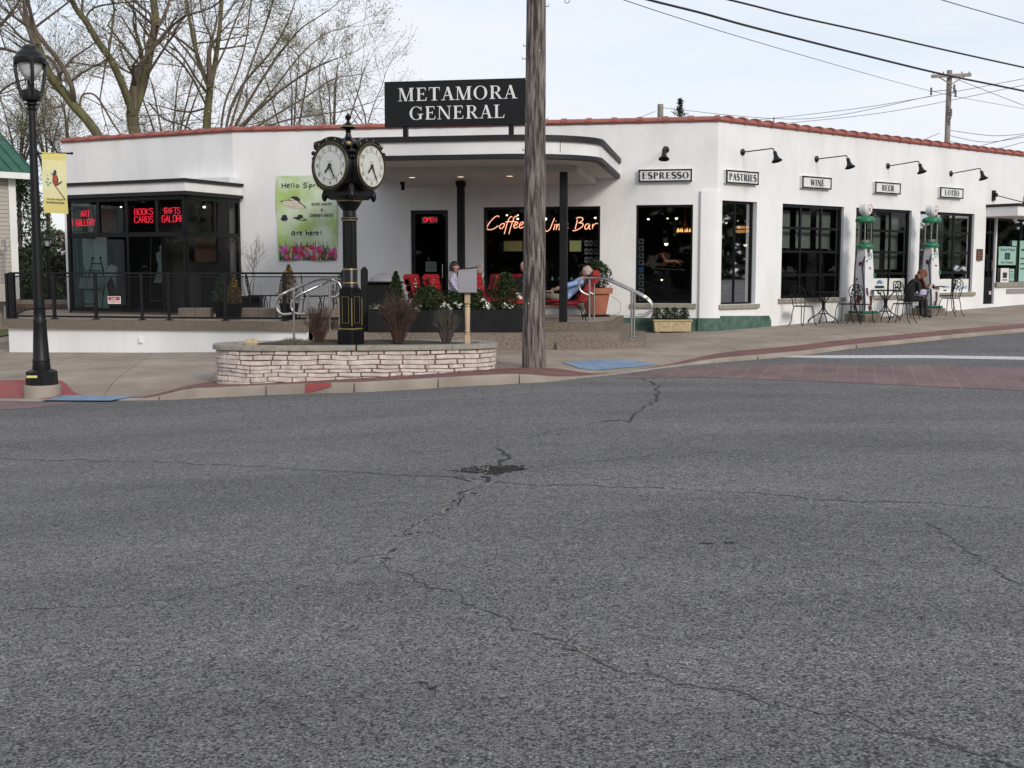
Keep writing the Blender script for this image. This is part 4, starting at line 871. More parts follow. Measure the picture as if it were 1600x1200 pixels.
for dd in (dR_, dL_, -dR_, -dL_):
    pd = Vector((-dd.y, dd.x, 0)); Mq = Matrix.Identity(4)
    for i in range(3): Mq[i][0] = pd[i]; Mq[i][1] = (0, 0, 1)[i]; Mq[i][2] = dd[i]; Mq[i][3] = (O+dd*.437)[i]+(zc if i == 2 else 0)
    mb = MB(); mb.lathe([(.302, -.01), (.302, .0)], (0, 0, 0), 48, 0, sm=False)
    mb.v = [Mq @ v for v in mb.v]; dial = mb.build('dial', ['clockface'], ck)
    mb = MB()
    for r0, r1, zz, m in ((.303, .313, .010, 0), (.315, .320, .010, 1), (.320, .338, .006, 0), (.340, .345, .002, 1)):
        mb.tube([Mq @ V((r0+r1)/2*math.cos(R(a)), (r0+r1)/2*math.sin(R(a)), zz) for a in range(0, 360, 8)], (r1-r0)/2, 6, m, closed=True)
    mb.build('bezel', ['black_gloss', 'gold'], dial)
    mb = MB()
    for k in range(1, 13):
        a = R(90-30*k); cx, cy = .245*math.cos(a), .245*math.sin(a)*1.02; w = .017*(1.7 if k in (10, 12) else (1.25 if k == 11 else (.4 if k == 1 else 1))); text(mb, Mq, str(k), cx-w, cx+w, cy-.030, cy+.030, .003, 0)
    for k in range(60):
        a = R(6*k)
        if k % 1 == 0: q0, q1 = .203, .21; mb.add([Mq @ V(r_*math.cos(a+s_), r_*math.sin(a+s_), .0024) for r_, s_ in ((q0, 0), (q1, 0), (q1, .105), (q0, .105))], [(0, 1, 2, 3)]) if k < 0 else None
    mb.tube([Mq @ V(.208*math.cos(R(a)), .208*math.sin(R(a)), .002) for a in range(0, 360, 8)], .0018, 4, 0, closed=True)
    for k in range(5): mb.add([Mq @ V(-.05+k*.02+a_, .055+b_, .003) for a_, b_ in ((0, 0), (.012, 0), (.012, .012), (0, .012))], [(0, 1, 2, 3)], 1)
    mb.build('numerals', ['ink', 'grey_panel'], dial)
    for nm, ang, ln, w in (('hour_hand', 90-30*7.42, .15, .03), ('minute_hand', 90-6*25.5, .235, .022)):
        a = R(ang); dx, dy = math.cos(a), math.sin(a); zz = .010 if nm[0] == 'h' else .016
        pl = [(-.03*dx-dy*w*.9, -.03*dy+dx*w*.9), (-.03*dx+dy*w*.9, -.03*dy-dx*w*.9), (ln*.6*dx+dy*w*.35, ln*.6*dy-dx*w*.35), (ln*.72*dx+dy*w*.6, ln*.72*dy-dx*w*.6), (ln*dx, ln*dy), (ln*.72*dx-dy*w*.6, ln*.72*dy+dx*w*.6), (ln*.6*dx-dy*w*.35, ln*.6*dy+dx*w*.35)]
        mb = MB(); mb.add([Mq @ V(x, y, zz) for x, y in pl]+[Mq @ V(x, y, zz+.004) for x, y in pl], [tuple(range(7)), tuple(range(7, 14))]+[(i, (i+1) % 7, 7+(i+1) % 7, 7+i) for i in range(7)]); mb.build(nm, ['ink'], dial)
mb = MB(); mb.lathe([(.20, zy(228)), (.12, zy(223)), (.05, zy(218)), (.035, zy(212)), (.045, zy(210)), (.03, zy(208)), (.08, zy(206)), (.115, zy(203.6)), (.115, zy(202.6)), (.08, zy(200)), (.03, zy(196)), (.02, zy(193)), (.045, zy(190)), (.048, zy(187)), (.03, zy(185)), (.01, zy(182.5))], (CKX, CKY, 0), 24)
mb.lathe([(.117, zy(203.7)), (.12, zy(203.1)), (.117, zy(202.5))], (CKX, CKY, 0), 24, 1); mb.build('finial', ['black_gloss', 'gold'], ck)
# ================================================================ STONE PLANTER
pa = P(333, 543, 18.35); pb = P(779, 538, 18.75); ctr = Vector(((pa.x+pb.x)/2, (pa.y+pb.y)/2)); hl = (pb.x-pa.x)/2; ax = math.atan2(pb.y-pa.y, pb.x-pa.x)
def stad(h, w, n=14, pw=2.9):      # rounded oblong outline, counter-clockwise from the front left
    q = []
    for k in range(4*n):
        a = 2*math.pi*k/(4*n); c_, s_ = math.cos(a), math.sin(a); x = h*math.copysign(abs(c_)**(2/pw), c_); y = w*math.copysign(abs(s_)**(2/pw), s_)
        q.append(ctr+Vector((x*math.cos(ax)-y*math.sin(ax), x*math.sin(ax)+y*math.cos(ax))))
    return q
HW = .80; ZT = .475
pl = thing('stone_planter', (ctr.x, ctr.y, .05), 'long oval raised planter of pale ledge stone with a grey cap at the kerb', 'planter')
mb = MB(); q = stad(hl-.07, HW-.07); mb.prism([tuple(v) for v in q], -.5, ZT-.07); mb.build('mortar_core', ['mortar'], pl)
# stones laid in rows round the outline
q = stad(hl-.055, HW-.055, 40); L_ = [0]
for i in range(len(q)): L_.append(L_[-1]+(q[(i+1) % len(q)]-q[i]).length)
def along(s_):
    s_ %= L_[-1]; lo = 0
    while L_[lo+1] < s_: lo += 1
    f = (s_-L_[lo])/(L_[lo+1]-L_[lo]); a, b = q[lo], q[(lo+1) % len(q)]; p = a+(b-a)*f; d = (b-a).normalized(); return p, Vector((d.y, -d.x))
mb = MB(); r_ = random.Random(11); z = ZT-.075; 
while z > -.3:
    h = r_.uniform(.055, .085); s_ = r_.uniform(0, .3); end = s_+L_[-1]
    while s_ < end-.05:
        ln = min(r_.uniform(.15, .50), end-s_)
        if end-s_-ln < .1: ln = end-s_
        g = .0055; n = max(3, int(ln/.05)); FF = [0, .012/ln]+[(k+.5)/n for k in range(n)]+[1-.012/ln, 1]; n = len(FF)-1; dz = r_.uniform(-.006, .006); out = r_.uniform(.012, .04); hh = h if r_.random() > .12 else h*1.0
        vs = []
        for k in range(n+1):
            f = FF[k]; p, nn_ = along(s_+g+(ln-2*g)*f); bul = out*(.1 if k in (0, n) else 1); edge = .004 if k in (0, n) else 0
            wob = noise.noise(Vector(((s_+ln*f)*2.6, z*3, 0)))*.022; cn_ = .006 if k in (0, n) else 0
            za, zb_ = z-hh+g*.9+cn_+wob, z-g*.4-cn_+wob+dz*.5
            for zz, oo in ((za, 0), (za+.004, bul*.92), ((za+zb_)/2, bul), (zb_-.004, bul*.9), (zb_, 0)):
                pp = p+nn_*(oo-.01+noise.noise(Vector((p.x*14, p.y*14, zz*20)))*.010); vs.append((pp.x, pp.y, zz))
        mb.add(vs, [(k*5+j, k*5+5+j, k*5+6+j, k*5+1+j) for k in range(n) for j in range(4)]+[tuple(range(5)), tuple(range(n*5, n*5+5))], 0)
        s_ += ln
    z -= h
mb.build('stone_wall', ['stone_pale'], pl)
# cap: ring of slabs with joints
o_ = stad(hl, HW, 30); i_ = stad(hl-.30, HW-.28, 30); n = len(o_); mb = MB(); brk = {0, 17, 34, 50, 66, 78, 90, 101, 112}
for k in range(n):
    a, b, c, d = o_[k], o_[(k+1) % n], i_[(k+1) % n], i_[k]
    if k in brk: a = a.lerp(b, .09); d = d.lerp(c, .09)
    vs = [(v.x, v.y, zz) for zz in (ZT-.07, ZT-.008, ZT) for v in (a, b, c, d)]
    cc = (a+b+c+d)/4
    for t_ in range(8, 12): v = vs[t_]; vs[t_] = (v[0]+(cc.x-v[0])*.03, v[1]+(cc.y-v[1])*.03, v[2])
    fs = [(0, 3, 2, 1), (8, 9, 10, 11), (0, 1, 5, 4), (4, 5, 9, 8), (2, 3, 7, 6), (6, 7, 11, 10)]
    if k in brk or (k+1) % n in brk: fs += [(0, 4, 7, 3), (1, 2, 6, 5)]
    mb.add(vs, fs)
mb.build('cap', ['cap_stone'], pl)
mb = MB(); q = stad(hl-.28, HW-.26, 20); n = len(q); vs = [(ctr.x, ctr.y, ZT+.045)]
for f in (.25, .5, .75, 1): vs += [(ctr.x+(p.x-ctr.x)*f, ctr.y+(p.y-ctr.y)*f, ZT-.04+.08*(1-f*f)+noise.noise(Vector((p.x*4*f, p.y*4, f)))*.03) for p in q]
mb.add(vs, [(0, 1+k, 1+(k+1) % n) for k in range(n)]+[(1+j*n+k, 1+(j+1)*n+k, 1+(j+1)*n+(k+1) % n, 1+j*n+(k+1) % n) for j in range(3) for k in range(n)], 0, True)
mb.build('soil', ['soil'], pl)
# rock and ground cover in it
p = P(392, 539, 18.2); mb = MB(); vs = []
mb.lathe([(.02, -.05), (.10, -.04), (.125, 0), (.10, .04), (.05, .058), (.01, .06)], (p.x, p.y, ZT+.02), 11, 0, sy=.7, sm=True)
for v in mb.v: v += Vector((noise.noise(v*9), noise.noise(v*9+V(5, 0, 0)), noise.noise(v*9+V(0, 5, 0))))*.018
tag(mb.build('garden_rock', ['trough']), 'rounded tan rock at the left end of the stone planter', 'rock')
mb = MB(); r_ = random.Random(2)
for _ in range(900):
    a, k = r_.uniform(0, 6.28), r_.random()**.5; c0 = P(458, 536, 18.25); x, y = c0.x+.28*k*math.cos(a), c0.y+.2*k*math.sin(a); h = r_.uniform(.03, .11)*(1.2-k)
    mb.add([(x-.004, y, ZT), (x+.004, y, ZT), (x+r_.gauss(0, .03), y+r_.gauss(0, .03), ZT+.03+h)], [(0, 1, 2)])
tag(mb.build('groundcover', ['leaf_grey']), 'low grey green groundcover in the planter soil', 'ground cover', kind='stuff')
def twigshrub(name, px, Y, zb, w, h, n, mat, lab, seed, wscale=1.0):
    c0 = P(px, 500, Y); r_ = random.Random(seed); mb = MB()
    t = thing(name, (c0.x, c0.y, zb), lab, 'shrub', 'bare twiggy shrubs in the stone planter')
    for _ in range(n):
        a = r_.uniform(0, 6.28); k = r_.random()**.6; tip = Vector((c0.x+w*k*math.cos(a), c0.y+w*k*math.sin(a)*.8, zb+h*(1-.3*k*k)*r_.uniform(.7, 1.03)))
        b = Vector((c0.x+.07*k*math.cos(a), c0.y+.07*k*math.sin(a), zb-.01)); mid = b.lerp(tip, .5)+V((tip.x-b.x)*-.12, (tip.y-b.y)*-.12, h*.06)+V(r_.gauss(0, .015), r_.gauss(0, .015), 0)
        ss = spline([b, mid, tip], 4); mb.tube(ss, [(.0062-.0045*i/8)*wscale for i in range(9)], 4, 0, False, False)
        for _j in range(8):
            i = r_.randint(2, 7); q0 = ss[i]; dr = (ss[i+1]-ss[i]).normalized()+V(r_.gauss(0, .55), r_.gauss(0, .55), r_.gauss(.1, .4)); l_ = h*r_.uniform(.08, .26); q1 = q0+dr.normalized()*l_*.5+V(0, 0, .01); q2 = q1+(dr.normalized()+V(r_.gauss(0, .3), r_.gauss(0, .3), .2)).normalized()*l_*.5
            mb.tube([q0, q1, q2], [.0032*wscale, .0026*wscale, .0014*wscale], 3, 0, False, False)
    mb.build('branches', [mat], t); return t
twigshrub('bare_shrub', 499, 18.35, ZT+.02, .26, .60, 60, 'twig_red', 'reddish bare shrub left of the clock base', 1)
twigshrub('bare_shrub', 622, 18.25, ZT+.02, .34, .78, 120, 'twig_red', 'widest bare brown shrub right of the clock base', 2)
twigshrub('bare_shrub', 697, 18.45, ZT+.02, .25, .55, 46, 'twig_grey', 'sparse bare shrub beside the grey box post', 3)
# ================================================================ BOX ON TURNED POST
p0 = P(730.5, 534, 18.4); S2 = 18.4/FPX; z_ = lambda py: EYE+(423-py)*S2
t = thing('notice_box', (p0.x, p0.y, ZT), 'grey lidded notice box on a turned pale wood post', 'notice box')
mb = MB(); C0 = (p0.x, p0.y, 0); mb.bbox((p0.x, p0.y, (ZT-.03+z_(523))/2), (.088, .088, z_(523)-ZT+.03), .008)
mb.lathe([(.035, z_(523)), (.043, z_(521)), (.030, z_(519.5)), (.043, z_(517.5)), (.035, z_(515)), (.038, z_(512)), (.042, z_(480)), (.034, z_(479)), (.048, z_(477.5)), (.03, z_(476)), (.045, z_(474))], C0, 18)
mb.bbox((p0.x, p0.y, (z_(474)+z_(457))/2), (.088, .088, z_(457)-z_(474)), .008); mb.build('post', ['wood_pale'], t)
rzb = R(4); mb = MB(); d_ = Vector((math.cos(rzb), math.sin(rzb), 0)); e_ = Vector((-math.sin(rzb), math.cos(rzb), 0)); mb.plate(V(p0.x, p0.y, 0)+e_*.12, d_, V(0, 0, 1), [(-.1425, z_(456.5)), (.1425, z_(456.5)), (.1425, z_(418.6)), (-.1425, z_(421.3))], .24); mb.build('box', ['grey_panel'], t)
mb = MB(); h = .155; q = [(-h, z_(421.2)), (h, z_(418.4)), (h, z_(417)), (-h, z_(419.8))]; d_ = Vector((math.cos(rzb), math.sin(rzb), 0)); e_ = Vector((-math.sin(rzb), math.cos(rzb), 0))
mb.plate(O*0+V(p0.x, p0.y, 0)+e_*.135, d_, V(0, 0, 1), q, .27); mb.build('lid', ['black_matte'], t)
# ================================================================ UTILITY POLE
pb_ = hit(834, 573, .12); PX, PY = pb_.x, 18.65; PX = P(833.5, 572, PY).x; pz = zwalk(PX, PY)
t = thing('utility_pole', (PX, PY, pz), 'weathered grey wooden utility pole standing at the kerb in front of the canopy', 'utility pole')
mb = MB(); K = 60; H = 9.6; pts = []; n = 28; vs = []
for i in range(K+1):
    f = i/K; z = pz-.3+(H)*f; r0 = .182-.052*f; cx = PX+.055*f
    for j in range(n):
        a = 2*math.pi*j/n; r_ = r0+.010*noise.noise(Vector((math.cos(a)*2.2, math.sin(a)*2.2, z*.25)))+.006*noise.noise(Vector((math.cos(a)*9, math.sin(a)*9, z*.5)))+(.03*max(0, .5-(z-pz))*(1 if math.cos(a+.8) > .2 else .2)); vs.append((cx+r_*math.cos(a), PY+r_*math.sin(a), z))
mb.add(vs, [(i*n+j, i*n+(j+1) % n, (i+1)*n+(j+1) % n, (i+1)*n+j) for i in range(K) for j in range(n)]+[tuple(range(K*n, K*n+n))], 0, True); mb.build('trunk', ['wood_pole'], t)
# drying splits, staples and nails
mb = MB(); r_ = random.Random(4)
for _ in range(150):
    a = r_.uniform(-math.pi, 0); z = r_.uniform(.3, 8); l_ = r_.uniform(.12, .7); f = (z+.3)/H; rr = .183-.052*f+.002; w = r_.uniform(.0015, .005); vs = []
    for k in range(6):
        g = k/5; zz = z+l_*g; aa = a+.05*math.sin(g*4+_); ww = w*math.sin(math.pi*(g*.94+.03)); cx = PX+.055*(zz+.3)/H; rr = .182-.052*(zz+.3)/H+.004+.010*noise.noise(Vector((math.cos(aa)*2.2, math.sin(aa)*2.2, zz*.25)))+.006*noise.noise(Vector((math.cos(aa)*9, math.sin(aa)*9, zz*.5)))
        for s_ in (-1, 1): vs.append((cx+rr*math.cos(aa+s_*ww/rr), PY+rr*math.sin(aa+s_*ww/rr), zz))
    mb.add(vs, [(2*k, 2*k+1, 2*k+3, 2*k+2) for k in range(5)])
mb.build('splits', ['ink'], t)
for _ in range(16):
    mb = MB(); a = r_.uniform(-math.pi, 0); z = r_.gauss(1.7, .5) if _ < 11 else r_.uniform(1, 5); rr = .182-.052*(z+.3)/H+.008; mb.box((PX+.055*(z+.3)/H+rr*math.cos(a), PY+rr*math.sin(a), z), (.013, .010, .012), m=0 if _ % 4 else 1); mb.build('staple', ['steel', 'white_paint'], t)
for px, py, s_ in ((851, 187, 1), (823, 72, -1), (821, 92, -1), (822, 235, -1), (851, 287, 1), (852, 10, 1)):
    q = P(px, py, PY); mb = MB(); mb.tube([q-V(.05*s_, 0, 0), q+V(.05*s_, 0, 0), q+V(.05*s_, 0, .035)], .007, 6); mb.build('pole_step', ['insulator'], t)
# ================================================================ STREET LAMP
q = hit(66, 612, .09); LY = q.y; LX = P(65.5, 590, LY).x; S3 = LY/FPX; z_ = lambda py: EYE+(423-py)*S3; lg = zwalk(LX, LY)
lp = thing('street_lamp', (LX, LY, lg), 'black cast iron street lamp with a banner at the left kerb', 'street lamp')
mb = MB(); mb.lathe([(.27, lg-.2), (.275, z_(604)), (.265, z_(601)), (.2, z_(600.5))], (LX, LY, 0), 28); mb.build('footing', ['kerb_concrete'], lp)
mb = MB(); oc = lambda r0, r1, za, zb: mb.lathe([(r0, za), (r1, zb)], (LX, LY, 0), 8, 0, sm=False, a0=R(22.5))
oc(.235, .225, z_(601), z_(580)); oc(.225, .17, z_(580), z_(577)); mb.lathe([(.13, z_(579)), (.135, z_(577)), (.125, z_(564)), (.135, z_(563)), (.12, z_(560)), (.095, z_(505)), (.10, z_(501)), (.088, z_(498)), (.086, z_(483)), (.095, z_(480))], (LX, LY, 0), 20); mb.build('base', ['black_paint'], lp)
mb = MB(); mb.box((LX-.06, LY-.228, z_(586.5)), (.16, .012, .035)); mb.build('decal', ['banner_yellow'], lp)
dx = -.005*LY/17
mb = MB(); K = 10; mb.tube([(LX+dx*0, LY, z_(481)), (LX, LY, z_(177))], [.08, .052], 20); mb.lathe([(.06, z_(178)), (.075, z_(176)), (.06, z_(173)), (.055, z_(171)), (.105, z_(169.5)), (.105, z_(168)), (.06, z_(166)), (.065, z_(164))], (LX, LY, 0), 20); mb.build('pole', ['black_paint'], lp)
mb = MB(); mb.lathe([(.07, z_(165)), (.13, z_(163)), (.15, z_(157)), (.125, z_(148)), (.07, z_(145)), (.03, z_(143)), (.02, z_(137))], (LX, LY, 0), 24)
for k in range(4):
    a = R(30+90*k); d_ = Vector((math.cos(a), math.sin(a), 0)); pts = [V(LX, LY, z_(158))+d_*.13, V(LX, LY, z_(140))+d_*.175, V(LX, LY, z_(122))+d_*.205, V(LX, LY, z_(104))+d_*.21]
    mb.tube(spline(pts, 4), .026, 6)
mb.lathe([(.23, z_(108)), (.235, z_(106)), (.235, z_(100)), (.205, z_(98)), (.19, z_(93)), (.15, z_(90)), (.11, z_(86)), (.10, z_(82)), (.04, z_(79))], (LX, LY, 0), 28); mb.build('lantern', ['black_paint'], lp)
mb = MB(); mb.lathe([(.17, z_(107.5)), (.17, z_(111)), (.155, z_(118)), (.12, z_(126)), (.06, z_(131)), (.02, z_(133))], (LX, LY, 0), 24); mb.build('lens', ['lens'], lp)
for py in (243, 330): mb = MB(); mb.tube([(LX, LY, z_(py)), (LX+.58, LY, z_(py))], .014, 8); mb.ball((LX+.58, LY, z_(py)), .022); mb.lathe([(.07, -.03), (.07, .03)], (LX, LY, z_(py)), 16); mb.build('banner_arm', ['black_paint'], lp)
# banner with robin
bx0 = LX+.13; bx1 = LX+.5; zt_, zb_ = z_(241), z_(333.5); t = thing('pole_banner', (LX+.3, LY, zb_), 'yellow vertical banner with a robin on a branch hung from the street lamp', 'banner')
mb = MB(); N_ = 16; vs = []
def bshape(f, g): return V(bx0+(bx1-bx0)*f, LY-.012-.03*math.sin(math.pi*g)*(.4+.6*f), zb_+(zt_-zb_)*g-.02*f)
for i in range(N_+1):
    for j in range(N_+1): vs.append(bshape(i/N_, j/N_))
for i in range(N_):
    for j in range(N_):
        a = i*(N_+1)+j; mb.add([vs[a], vs[a+N_+1], vs[a+N_+2], vs[a+1]], [(0, 1, 2, 3)], 0 if (j < 4 or j > 13) else 1, True)
ob = mb.build('cloth', ['banner_yellow', 'banner_pale'], t)
mb = MB()
def bpt(px, py): f = (px-71)/34.5; g = (333.5-py)/92.5; return bshape(f, g)+V(0, -.006, 0)
def blob(pts, m, off=0): mb.add([bpt(*a)+V(0, -off, 0) for a in pts], [tuple(range(len(pts)))], m)
blob([(85, 285), (86, 278), (88, 272), (91, 274), (93, 280), (93.5, 287), (91, 292), (88, 291)], 0)
blob([(86, 278), (87.5, 270), (89, 267), (91, 268), (92, 272), (90, 275)], 1, .001); blob([(92, 274), (94, 281), (94, 289), (92, 284)], 1, .001)
blob([(88, 291), (90, 292), (103, 311), (104, 313), (102, 312)], 1); blob([(91, 290), (97, 285), (100, 283.5), (99, 286), (92, 291.5)], 1); blob([(78, 274), (80, 277), (79, 278)], 2)
for a, b in ((77, 281), (80, 287), (77, 290), (83, 273), (75, 286)): blob([(a, b), (a+2.5, b-1), (a+4.5, b+1.5), (a+2, b+2)], 2)
for k in range(7): blob([(77+3.4*k, 311+(k % 2)), (79.4+3.4*k, 311+(k % 2)), (79.4+3.4*k, 313+(k % 3)*.5), (77+3.4*k, 313)], 3)
for k in range(8): blob([(75.5+3.3*k, 316), (78+3.3*k, 316), (78+3.3*k, 318.5), (75.5+3.3*k, 318.5)], 3)
mb.build('print', ['bird_red', 'bird_dark', 'ink_green', 'leaf_grey'], t)
# ================================================================ TERRACE RAILING
t = thing('terrace_railing', (-8, 24.6, FL), 'long black railing with diamond mesh along the terrace edge', 'railing')
ra = Vector((-10.45, 24.80)); rb = Vector((-7.25, 23.93)); rc = xy(537, 23.35); rl_ = Vector((-11.9, 28.9))
segs = [(rl_, ra), (ra, rb), (rb, rc)]
TR = FL+.95
def v3(p, z): return Vector((p.x, p.y, z))
def onseg(px, A, B):
    u_ = (px-800)/FPX*0.9985; # solve for the ray crossing in plan
    d = B-A; den = d.x-u_*d.y; s_ = (u_*A.y-A.x)/den; return A+d*s_
mb = MB()
for A, B in segs:
    mb.beam(v3(A, TR), v3(B, TR), .04, .04); mb.beam(v3(A, TR-.07), v3(B, TR-.07), .025, .025); mb.beam(v3(A, FL+.06), v3(B, FL+.06), .04, .04)
mb.build('rail', ['black_matte'], t)
for px, w in ((20, .11), (85, .06), (150, .06), (222, .05)):
    q = onseg(px, ra, rb); mb = MB(); mb.box((q.x, q.y, (FL+TR)/2), (w, w, TR-FL+.03)); mb.box((q.x, q.y, FL+.015), (w+.07, w+.07, .02)); mb.build('post', ['black_matte'], t)
for px, w in ((264, .05), (352, .06), (445, .07)):
    q = onseg(px, rb, rc); mb = MB(); mb.box((q.x, q.y, (FL+TR)/2), (w, w, TR-FL+.03)); mb.box((q.x, q.y, FL+.015), (w+.07, w+.07, .02)); mb.build('post', ['black_matte'], t)
q = ra; mb = MB(); mb.box((q.x-.1, q.y, (FL+TR)/2), (.05, .05, TR-FL)); mb.build('post', ['black_matte'], t)
mb = MB(); mb.bbox((rc.x+.02, rc.y, (FL+TR)/2), (.10, .10, TR-FL+.12), .01); mb.build('post', ['black_matte'], t)
for A, B in segs:
    mb = MB(); d = (B-A); L2 = d.length; d.normalize(); h = TR-.09-(FL+.09); zb = FL+.09; n = int(L2/.052)
    sl = h/.75
    for sgn in (1, -1):
        for k in range(-int(h/.75/.052)-1, n+int(h/.75/.052)+1):
            s0_ = k*.052; s1_ = s0_+sgn*h/.75; z0_, z1_ = zb, zb+h
            pts = []
            a, b, za, zb2 = s0_, s1_, z0_, z1_
            def clip(s_, lo): return None
            # clip to [0,L2]
            def at_(f): return a+(b-a)*f, za+(zb2-za)*f
            f0, f1 = 0., 1.
            lo, hi = (0-a)/(b-a), (L2-a)/(b-a)
            if lo > hi: lo, hi = hi, lo
            f0 = max(f0, lo); f1 = min(f1, hi)
            if f1-f0 < .02: continue
            (sa_, za_), (sb_, zb_2) = at_(f0), at_(f1)
            p = v3(A+d*sa_, za_); q = v3(A+d*sb_, zb_2); off = Vector((d.y, -d.x, 0))*.003*sgn; w = Vector((d.x, d.y, 0))*.0042
            mb.add([p-w+off, p+w+off, q+w+off, q-w+off], [(0, 1, 2, 3)])
    mb.build('mesh_infill', ['black_matte'], t)
# no parking sign
q0 = P(168.5, 474.5, 24.15); q1 = P(188, 463, 24.15); pl_ = onseg(178, ra, rb); WS = Wall(ra, rb)
a, z = WS.sz(168.5, 474.5, .05); b, z1 = WS.sz(188, 463, .05); t = thing('parking_sign', tuple(WS.p((a+b)/2, z, .05)), 'small white and red NO PARKING sign hung on the terrace railing', 'sign')
mb = MB(); WS.box(mb, a, b, z, z1, .04, .048); mb.build('plate', ['white_paint'], t)
h = z1-z; mb = MB(); WS.box(mb, a+.015, b-.015, z+h*.45, z1-.012, .049, .051, 0); mb.build('red_field', ['ink_red'], t)
mb = MB(); text(mb, WS.tr(.053), 'NO', a+.09, b-.09, z+h*.54, z1-.03, 0, 0, .02); text(mb, WS.tr(.050), 'PARKING', a+.02, b-.02, z+h*.12, z+h*.36, 0, 1, .02); mb.build('lettering', ['white_paint', 'ink_red'], t)
# ================================================================ HANDRAILS
def handrail(pts, posts, r, lab, grp):
    c0 = pts[0]; t = thing('handrail', tuple(posts[0][0]), lab, 'handrail', grp)
    mb = MB(); mb.tube(spline(pts, 7), r, 10); mb.build('rail', ['steel'], t)
    for b, tp in posts:
        mb = MB(); mb.tube([b, tp], r*.92, 10); mb.lathe([(.05, 0), (.05, .008), (.025, .014)], b, 14); mb.build('post', ['steel'], t)
def prj(l, Y0, Y1, x0, x1): return [P(a, b, Y0+(Y1-Y0)*(a-x0)/(x1-x0)) for a, b in l]
R1 = [(919, 461), (909, 456), (904, 447), (906, 438), (914, 434.5), (930, 434.3), (944, 435.5), (960, 442), (1000, 461), (1012, 469), (1017.5, 478), (1015, 488), (1006, 493.5), (993, 494)]
Ya = 23.35; Yb = 22.75
def zat(p, z): return V(p.x, p.y, z)
g = 'steel handrails on the right steps'
pa_ = P(921, 470, Ya); pb_2 = P(987, 480, Yb)
r1 = [P(a, b, Ya+(Yb-Ya)*max(0, min(1, (a-921)/66))) for a, b in R1]
handrail(r1, [(zat(pa_, FL), P(921, 434.5, Ya)), (zat(pb_2, .27), P(987, 455.5, Yb))], .024, 'front steel tube handrail on the right hand steps', g)
Ya2, Yb2 = 24.3, 23.9; r2 = [P(928+(a-921)*.93+1, 434+(b-434)*.95, Ya2+(Yb2-Ya2)*max(0, min(1, (a-921)/66))) for a, b in R1]
handrail(r2, [(zat(P(928, 470, Ya2), FL), P(928.5, 434.5, Ya2)), (zat(P(991, 480, Yb2), .27), P(991, 455, Yb2))], .024, 'rear steel tube handrail on the right hand steps', g)
g = 'steel handrails on the left steps'
Rl = [(456, 490), (442, 491), (434, 485), (431.5, 475), (435, 465), (447, 456.5), (480, 443), (500, 436.5), (517, 437), (528, 441), (532.5, 449), (531, 458), (524, 463.5), (517, 463.5)]
Yl0, Yl1 = 22.0, 23.1
handrail([P(a, b, Yl0+(Yl1-Yl0)*max(0, min(1, (a-459)/56))) for a, b in Rl], [(zat(P(459, 530, Yl0), .08), P(459, 452, Yl0)), (zat(P(515, 480, Yl1), .44), P(515, 437, Yl1))], .024, 'front steel tube handrail on the left hand steps', g)
Rl2 = [(478, 490), (465, 490), (457, 485), (455, 476), (460, 467), (473, 458), (500, 446), (518, 438.5), (535, 436.5), (543, 440)]
handrail([P(a, b, 23.3+.5*max(0, min(1, (a-481)/56))) for a, b in Rl2], [(zat(P(481, 520, 23.3), .25), P(481, 454, 23.3)), (zat(P(536, 500, 23.8), .6), P(536, 437, 23.8))], .024, 'rear steel tube handrail on the left hand steps', g)
# black post behind the clock
q = P(570, 500, 23.0); t = thing('bollard_post', (q.x, q.y, .42), 'square black post behind the clock at the head of the left steps', 'post'); mb = MB(); mb.bbox((q.x, q.y, (.42+EYE+.03)/2+0), (.13, .13, EYE+.03-.42), .01); mb.lathe([(.07, EYE+.03), (.05, EYE+.06), (.01, EYE+.08)], (q.x, q.y, 0), 4, 0, sm=False, a0=R(45)); mb.build('shaft', ['black_matte'], t)
